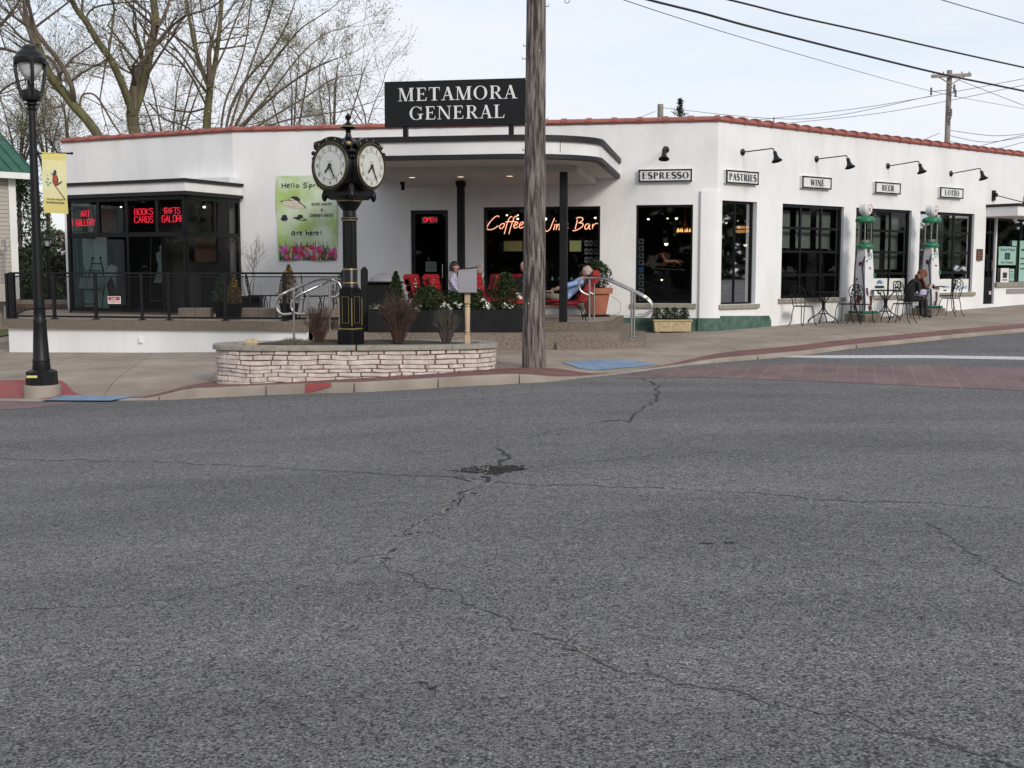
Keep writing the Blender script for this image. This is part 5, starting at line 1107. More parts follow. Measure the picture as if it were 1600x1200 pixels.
# ================================================================ WROUGHT IRON CHAIRS AND TABLES
def arc_pts(c, r, a0, a1, n, ax1, ax2): return [c+ax1*r*math.cos(R(a0+(a1-a0)*k/n))+ax2*r*math.sin(R(a0+(a1-a0)*k/n)) for k in range(n+1)]
X_, Y_, Z_ = V(1, 0, 0), V(0, 1, 0), V(0, 0, 1)
def iron_chair(lab, grp):    # faces +X
    t = thing('iron_chair', (0, 0, 0), lab, 'chair', grp)
    mb = MB(); mb.tube([V(.20*math.cos(R(a)), .20*math.sin(R(a)), .45) for a in range(0, 360, 20)], .011, 6, closed=True); mb.lathe([(.19, .437), (.19, .443)], (0, 0, 0), 24, 0)
    mb.build('seat', ['black_matte'], t)
    for sy in (-1, 1):
        mb = MB(); mb.tube(spline([V(.15, .14*sy, .445), V(.19, .17*sy, .30), V(.20, .18*sy, .12), V(.25, .20*sy, .0)], 4), .010, 6); mb.ball(V(.25, .2*sy, .012), .014, n=6); mb.build('leg', ['black_matte'], t)
        mb = MB(); mb.tube(spline([V(-.15, .14*sy, .445), V(-.19, .16*sy, .30), V(-.21, .17*sy, .12), V(-.28, .19*sy, .0)], 4), .010, 6); mb.ball(V(-.28, .19*sy, .012), .014, n=6); mb.build('leg', ['black_matte'], t)
    mb = MB(); q = [V(-.15, -.16, .44), V(-.18, -.17, .58), V(-.20, -.20, .70)]+[V(-.21-.02*math.sin(R(a)), -.205*math.cos(R(a)), .72+.20*math.sin(R(a))) for a in range(0, 181, 18)]+[V(-.20, .20, .70), V(-.18, .17, .58), V(-.15, .16, .44)]
    mb.tube(q, .011, 6)
    for s_ in (-1, 1):
        mb.tube(spline([V(-.17, .05*s_, .44), V(-.19, .08*s_, .60), V(-.205, .03*s_, .72), V(-.215, .09*s_, .82), V(-.225, .06*s_, .90)], 4), .007, 5)
        for a_, z_q in ((.07, .66), (.11, .78), (.05, .84), (.13, .70), (.02, .74)): mb.box((-.206-.02*(z_q-.7), a_*s_, z_q), (.008, .045, .03), M=Matrix.Rotation(s_*z_q*9, 3, 'X'))
    mb.build('backrest', ['black_matte'], t); return t
def iron_table(lab, grp):
    t = thing('iron_table', (0, 0, 0), lab, 'table', grp)
    mb = MB(); mb.lathe([(.375, .715), (.38, .73), (.37, .738), (.05, .739)], (0, 0, 0), 32); mb.build('table_top', ['black_matte'], t)
    for k in range(4):
        a = R(45+90*k); d = V(math.cos(a), math.sin(a), 0); mb = MB(); mb.tube(spline([d*.22+Z_*.715, d*.13+Z_*.62, d*.035+Z_*.48, d*.035+Z_*.34, d*.14+Z_*.2, d*.30+Z_*.1, d*.36+Z_*.0], 4), .014, 6); mb.build('leg', ['black_matte'], t)
    mb = MB(); mb.tube([V(.13*math.cos(R(a)), .13*math.sin(R(a)), .22) for a in range(0, 360, 24)], .008, 5, closed=True); mb.tube([V(.045*math.cos(R(a)), .045*math.sin(R(a)), .42) for a in range(0, 360, 40)], .008, 5, closed=True); mb.build('ring', ['black_matte'], t)
    return t
GC = 'black iron chairs on the pavement'; GT = 'round iron tables on the pavement'
ch0 = iron_chair('x', GC); tb0 = iron_table('x', GT)
first = {ch0.name: True, tb0.name: True}
def put(pr, px, py, rz, lab, grp=None, z=None, Y=None):
    if Y is None: q = hit(px, py, .14); q = V(q.x, q.y, zwalk(q.x, q.y)+.006)
    else: q = P(px, py, Y); q = V(q.x, q.y, z)
    if first.get(pr.name): first[pr.name] = False; o = pr; o.location = q; o.rotation_euler = (0, 0, rz); o['label'] = lab
    else: o = copy_tree(pr, q, rz, lab)
    if grp: o['group'] = grp
    WM[o.name] = Matrix.Translation(q) @ Matrix.Rotation(rz, 4, 'Z')
    return o
dirR = math.atan2(.62, .785)
T1 = put(tb0, 1286, 505, .3, 'round iron table leftmost on the pavement under the WINE window')
T2 = put(tb0, 1383, 501, .2, 'round iron table in the middle of the pavement row')
T3 = put(tb0, 1452, 492, .4, 'round iron table in front of the seated woman')
CH = [(1254, 509, R(42), 'iron chair at the left end of the pavement row'), (1322, 505, R(140), 'iron chair right of the leftmost table'), (1345, 506, R(38), 'iron chair left of the middle table, before the first pump'),
      (1377, 490, R(-85), 'iron chair behind the middle table, nearer the first pump'), (1399, 488, R(-60), 'iron chair behind the middle table, nearer the BEER window edge'), (1409, 505, R(138), 'iron chair right of the middle table beside the woman'),
      (1416, 498, R(12), 'iron chair on which the woman with auburn hair sits'), (1476, 489, R(150), 'iron chair right of the table with the woman, turned to the road'), (1484, 494, R(128), 'iron chair at the right end of the pavement row')]
chairs = [put(ch0, *c) for c in CH]
for px, py, Y, a, lab in ((402, 480, 26.2, R(20), 'iron chair on the terrace just right of the display bay'), (430, 480, 26.3, R(170), 'iron chair on the terrace left of the golden conical bush'), (488, 480, 25.6, R(10), 'iron chair on the terrace beneath the green banner'), (516, 480, 25.9, R(175), 'iron chair on the terrace nearest the clock')):
    put(ch0, px, py, a, lab, 'black iron chairs on the terrace', FL+.005, Y)
# concrete benches on the terrace
for px0, px1, Y, lab in ((281, 331, 25.0, 'low concrete block seat behind the railing before the display bay'), (377, 433, 25.0, 'low concrete block seat right of the potted dwarf conifer'), (497, 533, 25.2, 'low concrete block seat behind the left steps')):
    a = P(px0, 485, Y); b = P(px1, 485, Y); t = thing('concrete_block', ((a.x+b.x)/2, Y, FL+.004), lab, 'bench', 'concrete blocks on the terrace'); mb = MB(); mb.bbox(((a.x+b.x)/2, Y, FL+.115), (b.x-a.x, .3, .21), .015); mb.build('block', ['concrete'], t)
# ================================================================ POTS AND SHRUBS ON THE TERRACE
def conifer(name, c, r, h, n, leaf, lab, seed, pot=None, cone=1.0, grp=None, leafs=.045, potmat='black_matte'):
    t = thing(name, tuple(c), lab, 'plant', grp); r_ = random.Random(seed); z0 = c[2]
    if pot:
        w, ph = pot; mb = MB(); mb.lathe([(w*.36, 0), (w*.5, ph*.96), (w*.54, ph*.96), (w*.54, ph), (w*.46, ph), (w*.44, ph-.05)], c, 4 if potmat == 'black_matte' else 28, 0, sm=potmat != 'black_matte', a0=R(45)); mb.build('pot', [potmat], t); z0 += ph-.03
    mb = MB(); mb.tube([(c[0], c[1], z0), (c[0], c[1], z0+h*.8)], [.02, .006], 6)
    for _ in range(24):
        a = r_.uniform(0, 6.28); k = r_.uniform(.1, .85); mb.tube([(c[0], c[1], z0+h*k*.8), (c[0]+r*(1-k*cone)*.8*math.cos(a), c[1]+r*(1-k*cone)*.8*math.sin(a), z0+h*(k*.8+.12))], [.008, .003], 4)
    mb.build('stem', ['bark'], t)
    mb = MB(); pts = []
    for _ in range(n):
        k = r_.random()**.8; a = r_.uniform(0, 6.28); prof = (math.sin(math.pi*min(1, (k*.85+.13)))**.6 if cone < .5 else (1-k)**.75*min(1, k*6+.35)); rr = r*prof*(r_.random()**.35)*(1+.25*noise.noise(Vector((math.cos(a)*2, math.sin(a)*2, k*5+seed))))
        pts.append((c[0]+rr*math.cos(a), c[1]+rr*math.sin(a), z0+h*k))
    leaves(mb, pts, leafs, r_, 0, 1, .01); mb.build('foliage', leaf, t); return t
def at(px, Y, z): q = P(px, 480, Y); return V(q.x, q.y, z)
conifer('dwarf_conifer', at(347, 25.0, FL), .27, .62, 1500, ['leaf_dark'], 'dark green shrub in a black pot behind the railing post', 21, (.4, .35))
conifer('golden_shrub', at(366, 24.4, FL), .19, .62, 1100, ['leaf_gold'], 'brown gold shrub in a square black pot before the display bay corner', 22, (.42, .33))
conifer('golden_shrub', at(452, 24.2, FL), .29, .80, 2200, ['leaf_gold'], 'golden brown conical bush in a black pot on the terrace', 23, (.48, .34))
conifer('young_shrub', at(521, 25.2, FL+.2), .12, .5, 160, ['leaf_grey'], 'thin sparse green sapling behind the left steps', 24)
# black trough with bare sapling
c0 = at(389, 26.6, FL); t = thing('bare_sapling', tuple(c0), 'leafless sapling in a black box planter against the white wall', 'plant')
mb = MB(); mb.bbox(c0+V(0, 0, .22), (.56, .4, .43), .02); mb.build('planter_box', ['black_matte'], t)
mb = MB(); r_ = random.Random(9)
def rec(mb, p, d, l, r0, dep, r_, up=.12, n=4, spread=.55, minr=.0022, tips=None):
    q = p; pts = [p]; rs = [r0]; K = 3
    for k in range(K):
        d = (d+V(r_.gauss(0, .13), r_.gauss(0, .13), r_.gauss(0, .08)+up*.3)).normalized(); q = q+d*l/K; pts.append(q); rs.append(max(minr, r0*(1-.5*(k+1)/K)))
    mb.tube(pts, rs, 6 if r0 > .03 else (4 if r0 > .008 else 3), 0, r0 > .03, False)
    if dep <= 0:
        if tips is not None: tips += pts[1:]
        return
    for k in range(n):
        f = r_.uniform(.35, 1) if k else 1; i = min(K-1, int(f*K)); b = pts[i].lerp(pts[i+1], f*K-i if f < 1 else 1)
        nd = (d*(.9)+V(r_.gauss(0, spread), r_.gauss(0, spread), r_.gauss(0, spread*.7)+up)).normalized(); rec(mb, b, nd, l*r_.uniform(.58, .86), rs[i]*.62, dep-1, r_, up, n, spread, minr, tips)
for a in (-.25, .05, .3): rec(mb, c0+V(a*.3, 0, .42), V(a*.8, 0, 1).normalized(), .55, .010, 3, r_, .25, 3, .4, .0028)
mb.build('branches', ['twig_grey'], t)
# ================================================================ BLACK PLANTER BOX ON THE PLINTH
fb0, fb1 = P(574, 500, 22.55), P(846, 500, 22.55); t = thing('flower_box', ((fb0.x+fb1.x)/2, 22.7, .43), 'long black planter box with clipped boxwoods and white flowers on the porch plinth', 'planter')
mb = MB(); W_ = fb1.x-fb0.x; cx = (fb0.x+fb1.x)/2; ya = 22.83; zt_ = .85
for c_, s_ in (((cx, ya-.20, .64), (W_, .03, .43)), ((cx, ya+.20, .64), (W_, .03, .43)), ((fb0.x+.015, ya, .64), (.03, .37, .428)), ((fb1.x-.015, ya, .64), (.03, .37, .428)), ((cx, ya, .46), (W_-.07, .36, .04))): mb.box(c_, s_)
for px in (650, 738): q = P(px, 500, 22.6); mb.box((q.x, ya-.217, .64), (.01, .004, .43))
mb.build('box', ['black_matte'], t)
mb = MB(); mb.box((cx, ya, zt_-.06), (W_-.08, .36, .04)); mb.build('soil', ['soil'], t)
mb = MB(); r_ = random.Random(14); gp = []; pt = []
for _ in range(4200):
    x = fb0.x+.05+r_.random()*(W_-.1); hh = .10+.14*noise.noise(Vector((x*3, 0, 1))); gp.append((x, ya+r_.uniform(-.21, .18), zt_-.04+r_.random()**.8*(hh+.06)))
leaves(mb, gp, .045, r_, 0, 1, .005); mb.build('ground_foliage', ['leaf_box'], t)
for px, py in ((582, 482), (590, 480), (650, 480), (656, 477), (651, 484), (692, 478), (697, 475), (702, 479), (713, 474), (718, 478), (755, 470), (762, 473), (760, 480), (765, 479), (793, 478), (797, 481), (790, 476), (830, 477)):
    for _ in range(6): q = P(px+r_.gauss(0, 2.5), py+r_.gauss(0, 1.6), ya-.2+r_.gauss(0, .02)); pt.append(q)
mb = MB(); leaves(mb, pt, .05, r_, 0, 2, .01, 1.0); mb.build('white_flowers', ['petal'], t)
GB = 'clipped evergreens in the black planter box'
for px, r, h, cone, lab, sd in ((619, .24, .78, 1, 'tall pyramid boxwood behind the widest bare shrub', 31), (670, .33, .50, 0, 'broad round boxwood in front of the shop door', 32), (708, .20, .40, 0, 'low boxwood behind the grey notice box', 33), (790, .27, .76, .45, 'tall egg shaped boxwood left of the utility pole', 34), (745, .22, .45, 0, 'round boxwood right of the notice box post', 35), (834, .12, .35, 0, 'low boxwood hidden behind the utility pole', 36)):
    conifer('boxwood', at(px, ya, zt_-.05), r, h, 4600 if r > .22 else 2600, ['leaf_box'], lab, sd, None, cone, GB, .042)
for px, sd in ((655, 41), (683, 42), (752, 43)):   # thin upright sprays with small pale blossom
    c0 = at(px, ya, zt_-.04); r_ = random.Random(sd); t = thing('flower_spray', tuple(c0), {655: 'slender flowering stem left of the round boxwood', 683: 'slender flowering stem before the door frame', 752: 'slender flowering stem right of the grey notice box'}[px], 'plant', 'slender stems in the black planter box'); mb = MB(); q = [c0, c0+V(-.03, 0, .3), c0+V(-.07 if px < 700 else .03, 0, .62)]; sp_ = spline(q, 6); mb.tube(sp_, .004, 4); mb.build('stem', ['leaf_dark'], t); mb = MB(); leaves(mb, sp_[3:], .03, r_, 0, 3, .012, 1); mb.build('blossom', ['leaf_grey' if px > 700 else 'petal'], t)
# black table with a covered top behind the flower box
c0 = at(600, 24.6, FL); t = thing('serving_table', tuple(c0), 'dark draped serving table behind the flower box, left of the boxwoods', 'table'); mb = MB(); mb.bbox(c0+V(0, 0, .37), (.66, .6, .74), .03); mb.bbox(c0+V(0, 0, .76), (.76, .7, .04), .012); mb.build('drape', ['black_matte'], t)
mb = MB(); mb.lathe([(.30, .78), (.29, .83), (.2, .91), (.08, .95), (.01, .955)], c0, 20, 0, sy=.7); mb.build('cover', ['grey_panel'], t)
# ================================================================ RED CUSHION CHAIRS
def red_chair(lab, lounge=False, grp='red cushioned patio chairs on the porch'):   # faces +X
    t = thing('lounge_chair' if lounge else 'patio_chair', (0, 0, 0), lab, 'chair', grp); ln = 1.45 if lounge else .52; hz = .30 if lounge else .32
    mb = MB(); mb.bbox((ln/2-.26, 0, hz+.06), (ln, .50, .11), .035)
    if lounge:
        for k in range(3): mb.tube([V(ln/2-.5+k*.42, -.25, hz+.118), V(ln/2-.5+k*.42, .25, hz+.118)], .012, 6)
    mb.build('seat_cushion', ['red_fabric'], t)
    d = V(-.62 if lounge else -.30, 0, 1).normalized(); x = V(0, 1, 0); n_ = d.cross(x); mb = MB(); b = V(-.25, 0, hz+.09); h = .62 if lounge else .44
    for k in range(3 if lounge else 3):
        M = Matrix((n_, x, d)).transposed(); mb.box(b+d*(h*(k+.5)/3), (.10, .49, h/3-.012), M=M)
        mb.tube([b+d*(h*(k+.5)/3)+x*-.245+n_*.02, b+d*(h*(k+.5)/3)+x*.245+n_*.02], h/6*.92, 8)
    mb.tube([b+d*(h+.02)-x*.24-n_*.0, b+d*(h+.02)+x*.24], .075, 10); mb.build('back_cushion', ['red_fabric'], t)
    mb = MB()
    for s_ in (-1, 1):
        y = .28*s_; mb.tube([b+d*h-n_*.08*1+x*(y), b+x*y-n_*.06, V(ln-.28, y, hz)], .014, 6)
        if not lounge: mb.tube(spline([V(-.30, y, hz+.05), V(-.22, y, hz+.24), V(.1, y, hz+.25), V(.24, y, hz+.20), V(.25, y, hz)], 4), .014, 6)
    mb.build('frame', ['black_matte'], t)
    for sx in ((-.28, -1), (ln-.32, 1)):
        for s_ in (-1, 1): mb = MB(); mb.tube(spline([V(sx[0]-.05*sx[1], .26*s_, hz), V(sx[0]+.06*sx[1], .27*s_, hz*.6), V(sx[0]+.10*sx[1], .27*s_, 0)], 4), .014, 6); mb.build('leg', ['black_matte'], t)
    return t
rc0 = red_chair('x'); first[rc0.name] = True
for px, Y, a, lab in ((668, 25.2, R(-22), 'red cushioned chair leftmost, in front of the shop door'), (699, 24.9, R(-25), 'red cushioned chair holding the person in a pale patterned shirt'), (748, 25.9, R(-165), 'red cushioned chair hidden behind the notice box'), (764, 24.9, R(-30), 'red high back chair left of the egg shaped boxwood'), (806, 25.4, R(-110), 'red cushioned chair just left of the utility pole')):
    put(rc0, px, 480, a, lab, None, FL+.006, Y)
lc = red_chair('red chaise longue on which a balding man in blue reclines', True, None); q = at(884, 23.9, FL+.006); lc.location = q; lc.rotation_euler = (0, 0, R(183)); WM[lc.name] = Matrix.Translation(q) @ Matrix.Rotation(R(183), 4, 'Z')
# side tables
c0 = at(722, 24.6, FL); t = thing('side_table', tuple(c0), 'small dark side table among the red chairs', 'table'); mb = MB(); mb.lathe([(.26, .50), (.27, .52), (.26, .53)], c0, 24); mb.tube([c0, c0+V(0, 0, .5)], .02, 8); mb.lathe([(.18, 0), (.18, .02), (.03, .04)], c0, 20); mb.build('body', ['black_matte'], t)
# ================================================================ PEOPLE
def skinned(joints, edges, rad, mat, name, parent, sub=2, root=0):
    me = bpy.data.meshes.new(name); me.from_pydata([tuple(j) for j in joints], edges, []); o = bpy.data.objects.new(name, me); sc.collection.objects.link(o)
    m = o.modifiers.new('s', 'SKIN'); m.use_smooth_shade = True
    for i, v in enumerate(me.skin_vertices[0].data): v.radius = rad[i] if isinstance(rad[i], tuple) else (rad[i], rad[i]); v.use_root = (i == root)
    m2 = o.modifiers.new('u', 'SUBSURF'); m2.levels = sub; m2.render_levels = sub
    dg = bpy.context.evaluated_depsgraph_get(); me2 = bpy.data.meshes.new_from_object(o.evaluated_get(dg)); bpy.data.objects.remove(o)
    me2.name = name; me2.materials.clear()
    for q in mat: me2.materials.append(MATS[q])
    for p in me2.polygons: p.use_smooth = True
    o = bpy.data.objects.new(name, me2); sc.collection.objects.link(o); o.parent = parent; WM[o.name] = WM[parent.name]; return o
def paint(o, fn):
    for p in o.data.polygons: p.material_index = fn(p.center)
def person(loc, rz, lab, J, mats, fn, hairmat, hair=None, bald=False, long=False, look=0.0, headtilt=0.0):
    """J: joints in a frame where +X is forward: pelvis, chest, neck, head; lists for arms and legs"""
    t = thing('person', tuple(loc), lab, 'person', rz=rz)
    js = []; rad = []; ed = []
    def add(p, r, par=None):
        js.append(V(*p)); rad.append(r); 
        if par is not None: ed.append((par, len(js)-1))
        return len(js)-1
    pv = add(J['pelvis'], (.155, .12)); w_ = add(J['waist'], (.135, .105), pv); chs = add(J['chest'], (.165, .115), w_); nb = add(J['neckb'], (.075, .07), chs); hd0 = add(J['neckt'], .052, nb)
    for s_ in (-1, 1):
        sh, el, wr = J['armL' if s_ > 0 else 'armR']; a = add(sh, .058, chs); b = add(el, .043, a); c = add(wr, .029, b)
        hp, kn, an, toe = J['legL' if s_ > 0 else 'legR']; a = add(hp, .092, pv); m_ = add((V(*hp)+V(*kn))/2, .078, a); b = add(kn, .060, m_); m2_ = add(V(*kn).lerp(V(*an), .35), .056, b); c = add(an, .038, m2_); d = add(V(*an)+ (V(*toe)-V(*an))*.35, .042, c); e = add(toe, .034, d)
        # hand: palm and five curled fingers
    body = skinned(js, ed, rad, mats, 'body', t, 2, 0); paint(body, fn)
    bme = bmesh.new(); bme.from_mesh(body.data)
    # head joined into the body mesh
    H = V(*J['head']); mb = MB(); K = 14; n = 18; f = V(*J['face']).normalized(); up = V(*J['headup']).normalized(); sd = up.cross(f).normalized(); vs = []
    for i in range(K+1):
        ph = math.pi*(i+.03)/(K+.06); zz = -math.cos(ph); rr = math.sin(ph)
        for j in range(n):
            a = 2*math.pi*j/n; cx, sy = math.cos(a), math.sin(a); jaw = 1-.28*max(0, -zz)**1.2
            x = .098*rr*cx*(1.0 if cx < 0 else .93)*(1-.12*max(0, -zz)) + (.012*max(0, -zz) if cx > 0 else 0); y = .076*rr*sy*jaw; z = .118*zz
            if cx > .92 and -.35 < zz < .12: x += .020*math.sin(math.pi*(zz+.35)/.47)      # nose
            if .6 < cx < .95 and -.02 < zz < .22: x -= .007                                # eye sockets
            if cx > .8 and -.66 < zz < -.45: x += .005                                      # lips
            if abs(cx) < .2 and -.25 < zz < .15: y *= 1.14                                  # ears
            vs.append(H+f*x+sd*y+up*z)
    fs = [(i*n+j, i*n+(j+1) % n, (i+1)*n+(j+1) % n, (i+1)*n+j) for i in range(K) for j in range(n)]+[tuple(range(n)), tuple(range(K*n, K*n+n))]
    vv = [bme.verts.new(v) for v in vs]
    for q in fs:
        fc = bme.faces.new([vv[i] for i in q]); fc.material_index = 0; fc.smooth = True
    for s_ in (-1, 1):     # hands
        sh, el, wr = [V(*q) for q in J['armL' if s_ > 0 else 'armR']]; d = (wr-el).normalized(); x, y = frame_of(d); hb = MB()
        hb.lathe([(.02, 0), (.038, .02), (.042, .06), (.036, .085)], wr, 10, 0, M=Matrix((x, y, d)).transposed(), sy=.45)
        for k in range(4):
            o_ = wr+x*(-.03+.02*k)+d*.08; hb.tube([o_, o_+d*.03, o_+d*.045+y*.02, o_+d*.04+y*.04], [.009, .009, .008, .006], 6)
        o_ = wr+x*.036*s_+d*.03; hb.tube([o_, o_+x*.02*s_+d*.02, o_+x*.015*s_+d*.045+y*.015], [.011, .010, .007], 6)
        vv = [bme.verts.new(v) for v in hb.v]
        for q in hb.f: fc = bme.faces.new([vv[i] for i in q]); fc.material_index = 0; fc.smooth = True
    bmesh.ops.recalc_face_normals(bme, faces=bme.faces); bme.to_mesh(body.data); bme.free()
    # eyes and mouth marks kept in the face mesh scale: small dark insets as a part
    mb = MB()
    for s_ in (-1, 1): mb.ball(H+f*.083+sd*.032*s_+up*.012, .009, 0, 8)
    mb.tube([H+f*.094+sd*-.02-up*.062, H+f*.098-up*.063, H+f*.094+sd*.02-up*.062], .004, 5, 1); e = mb.build('face_features', ['ink', 'bird_red'], t, world=False)
    # hair
    mb = MB(); vs = []; K2 = 9
    for i in range(K2+1):
        ph = math.pi*.5*(i/K2); 
        for j in range(n):
            a = 2*math.pi*j/n; cx, sy = math.cos(a), math.sin(a); low = (.25 if cx > .3 else (-.75 if not long else -1.5)) if not bald else (-.5 if cx < .35 else .1)
            zz = math.cos(ph)*(1-0)+(low)*(i/K2)**2; rr = math.sin(math.acos(max(-1, min(1, max(zz, -.3))))) if zz > -.3 else .95
            k = 1.09+.05*noise.noise(Vector((cx*3, sy*3, zz*3)))+(.06 if long else 0)
            vs.append(H+f*(.098*rr*cx*k-.006)+sd*(.078*rr*sy*k)+up*(.118*zz*1.06))
    if not bald:
        mb.add(vs, [(i*n+j, i*n+(j+1) % n, (i+1)*n+(j+1) % n, (i+1)*n+j) for i in range(K2) for j in range(n)], 0, True)
    else:
        mb.add(vs, [(i*n+j, i*n+(j+1) % n, (i+1)*n+(j+1) % n, (i+1)*n+j) for i in range(5, K2) for j in range(n)], 0, True)
    if long:
        r_ = random.Random(3)
        for k in range(60):
            a = R(r_.uniform(75, 285)); p = H+f*.10*math.cos(a)+sd*.084*math.sin(a)+up*.04
            mb.tube(spline([p, p+f*.03*math.cos(a)-up*.12, H+f*(.09*math.cos(a)+.03)+sd*.115*math.sin(a)-V(0, 0, .22+r_.random()*.05)+f*.02, H+f*.08*math.cos(a)+f*.04+sd*.12*math.sin(a)-V(0, 0, .33+r_.random()*.07)], 3), [.017]*8+[.011, .003], 5)
    mb.build('hair', [hairmat], t, world=False); return t
def seated(lean=.0, feet=.0, armf=.3, nod=0.0, seat=.29):
    a = math.sin(lean); c = math.cos(lean); base = V(0, 0, seat+.09)
    def u(h, x=0, y=0): return tuple(base+V(a*h+x*c, y, c*h-x*a))
    J = dict(pelvis=tuple(base), waist=u(.17), chest=u(.36, 0), neckb=u(.50, .0), neckt=u(.58, .015), head=u(.70, .045+nod*.05), face=(math.cos(nod+lean*.3), 0, -math.sin(nod+lean*.3)), headup=(math.sin(nod), 0, math.cos(nod)))
    for s_, n_ in ((1, 'L'), (-1, 'R')):
        J['arm'+n_] = [u(.44, 0, .185*s_), u(.20, .05+armf*.3, .235*s_), (base.x+armf+.18+a*.2, .10*s_, base.z+.22+a*.05)]
        J['leg'+n_] = [(.03, .09*s_, seat+.07), (.44, .11*s_, seat+.06), (.44+feet, .11*s_, .09), (.60+feet, .12*s_, .035)]
    return J
# woman in black with auburn hair, bent over her phone
wc = chairs[6]; q = Vector(wc.location); Jw = seated(.50, .02, .24, .95, .42)
w_ = person(q+V(0, 0, 0), R(12), 'woman with long auburn hair in black, seated bent over a phone at the right table', Jw, ['skin', 'cloth_black', 'cloth_white'], lambda c: 1 if (c.z < .86 and not (c.x > .34 and c.z > .62)) or c.z < .5 else 1 if c.z < 1.02 else 0, 'hair_auburn', long=True)
ph = thing('phone', tuple(q), 'small pale phone in the hands of the woman with auburn hair', 'phone'); mb = MB(); m_ = WM[w_.name] @ V(.60, 0, .78); mb.box(m_, (.03, .16, .10), R(8)); mb.build('case', ['white_paint'], ph)
mb = MB(); mb.box(m_-V(.017, .002, 0), (.004, .14, .085), R(8)); mb.build('screen', ['ink'], ph)
hb_ = thing('handbag', tuple(q+V(.25, -.15, .5)), 'white and black patterned bag on the lap of the woman in black', 'bag'); mb = MB(); mb.bbox(q+V(.33, -.16, .64), (.20, .12, .16), .03, .3); mb.build('bag_body', ['cloth_white'], hb_); mb = MB(); mb.tube(spline([q+V(.25, -.16, .71), q+V(.30, -.17, .80), q+V(.38, -.17, .80), q+V(.42, -.16, .71)], 4), .008, 6); mb.build('strap', ['cloth_black'], hb_)
# person in a patterned shirt with a dark cap, partly behind the notice box
Jp = seated(-.12, 0, .22, .05); Cp = at(713, 24.9, FL); 
person(Cp, R(-15), 'person with dark hair in a pale patterned shirt, seated behind the grey notice box', Jp, ['skin', 'cloth_white', 'cloth_black'], lambda c: 2 if c.z < .55 else (1 if c.z < .96 else 0), 'hair_dark')
person(at(744, 25.6, FL), R(-165), 'person with a ruddy face seated behind the notice box, facing left', seated(-.16, 0, .25, .1, .22), ['skin', 'cloth_tan', 'cloth_black'], lambda c: 2 if c.z < .55 else (1 if c.z < .96 else 0), 'hair_grey', bald=True)
person(at(817, 25.3, FL), R(-120), 'person in dark clothes seated mostly behind the utility pole', seated(-.15, 0, .25, .1), ['skin', 'cloth_black', 'cloth_tan'], lambda c: 2 if c.z < .55 else (1 if c.z < .96 else 0), 'hair_grey')
# reclining man
def recl():
    b = V(0, 0, .45); d = V(-.70, 0, .71).normalized()
    def u(h, x=0, y=0): return tuple(b+d*h+V(.75, 0, .66)*x+V(0, y, 0))
    J = dict(pelvis=tuple(b), waist=u(.17, .02), chest=u(.36, .02), neckb=u(.50, .02), neckt=u(.57, .03), head=u(.68, .07), face=(.93, 0, .1), headup=(-.12, 0, 1))
    for s_, n_ in ((1, 'L'), (-1, 'R')):
        J['arm'+n_] = [u(.44, .02, .185*s_), u(.20, .16, .25*s_), (.26, .14*s_, .60)]; J['leg'+n_] = [(.05, .09*s_, .45), (.48, .10*s_, .50 if s_ > 0 else .46), (.93, .09*s_, .44), (.99, .10*s_, .56)]
    return J
person(lc.location+V(0, 0, 0), R(183), 'balding man in a light blue shirt reclining on the red chaise', recl(), ['skin', 'cloth_blue', 'cloth_tan', 'white_paint'], lambda c: 3 if c.x > .9 else (2 if c.x > -.02 and c.z < .66 and c.x < .55 and abs(c.y) < .2 and not c.z > .66 else (0 if c.x >= .55 else (1 if (c.z < .86 and c.x < .10) else 0))), 'hair_grey', bald=True)
# ================================================================ TERRACOTTA POT
c0 = at(931, 25.9, FL+.005); t = conifer('potted_shrub', c0, .36, .62, 1500, ['leaf_dark'], 'dark bushy evergreen in a large terracotta pot on the porch', 51, (.86, .62), 0, leafs=.07, potmat='terracotta')
for o in [k for k in sc.collection.objects if k.parent == t and k.name.startswith('pot')]:
    bpy.data.objects.remove(o)
mb = MB(); mb.lathe([(.22, .04), (.30, .50), (.36, .50), (.37, .62), (.34, .62), (.32, .56), (.05, .56)], c0, 32, 0); mb.lathe([(.3, 0), (.31, .04), (.22, .05)], c0, 28, 1); mb.build('pot', ['terracotta', 'black_matte'], t)
q = [c0+V(.33, -.1, .45), c0+V(.52, -.1, .3), c0+V(.5, -.15, .08), c0+V(.3, -.2, .03), c0+V(.7, -.3, .02), c0+V(.95, -.5, .01)]
mb = MB(); mb.tube(spline(q, 6), .006, 5); tag(mb.build('garden_hose', ['grey_panel']), 'thin pale cable looping from the terracotta pot across the porch', 'cable')
# trough with four plants
q0 = hit(1049, 520, .13); a = P(1021, 505, q0.y); b = P(1079, 505, q0.y); zt_ = P(1049, 499, q0.y).z; zb_ = P(1049, 517.5, q0.y).z; W_ = b.x-a.x; cx = (a.x+b.x)/2
t = thing('plant_trough', (cx, q0.y, zb_), 'tan rectangular planter trough with four small plants under the ESPRESSO window', 'planter'); h = zt_-zb_
mb = MB(); q = [(-W_/2+.02, 0), (W_/2-.02, 0), (W_/2, h*.86), (-W_/2, h*.86)]
for yy, tk in ((-.14, .03), (.12, .03)): mb.plate(V(cx, q0.y+yy+.015, zb_), X_, Z_, q, tk)
for sx in (-1, 1): mb.box((cx+sx*(W_/2-.02), q0.y, zb_+h*.43), (.03, .235, h*.84))
mb.box((cx, q0.y, zb_+h*.05), (W_-.06, .24, .02)); mb.bbox((cx, q0.y-.15, zb_+h*.92), (W_+.04, .045, h*.15), .008); mb.bbox((cx, q0.y+.14, zb_+h*.92), (W_+.04, .045, h*.15), .008)
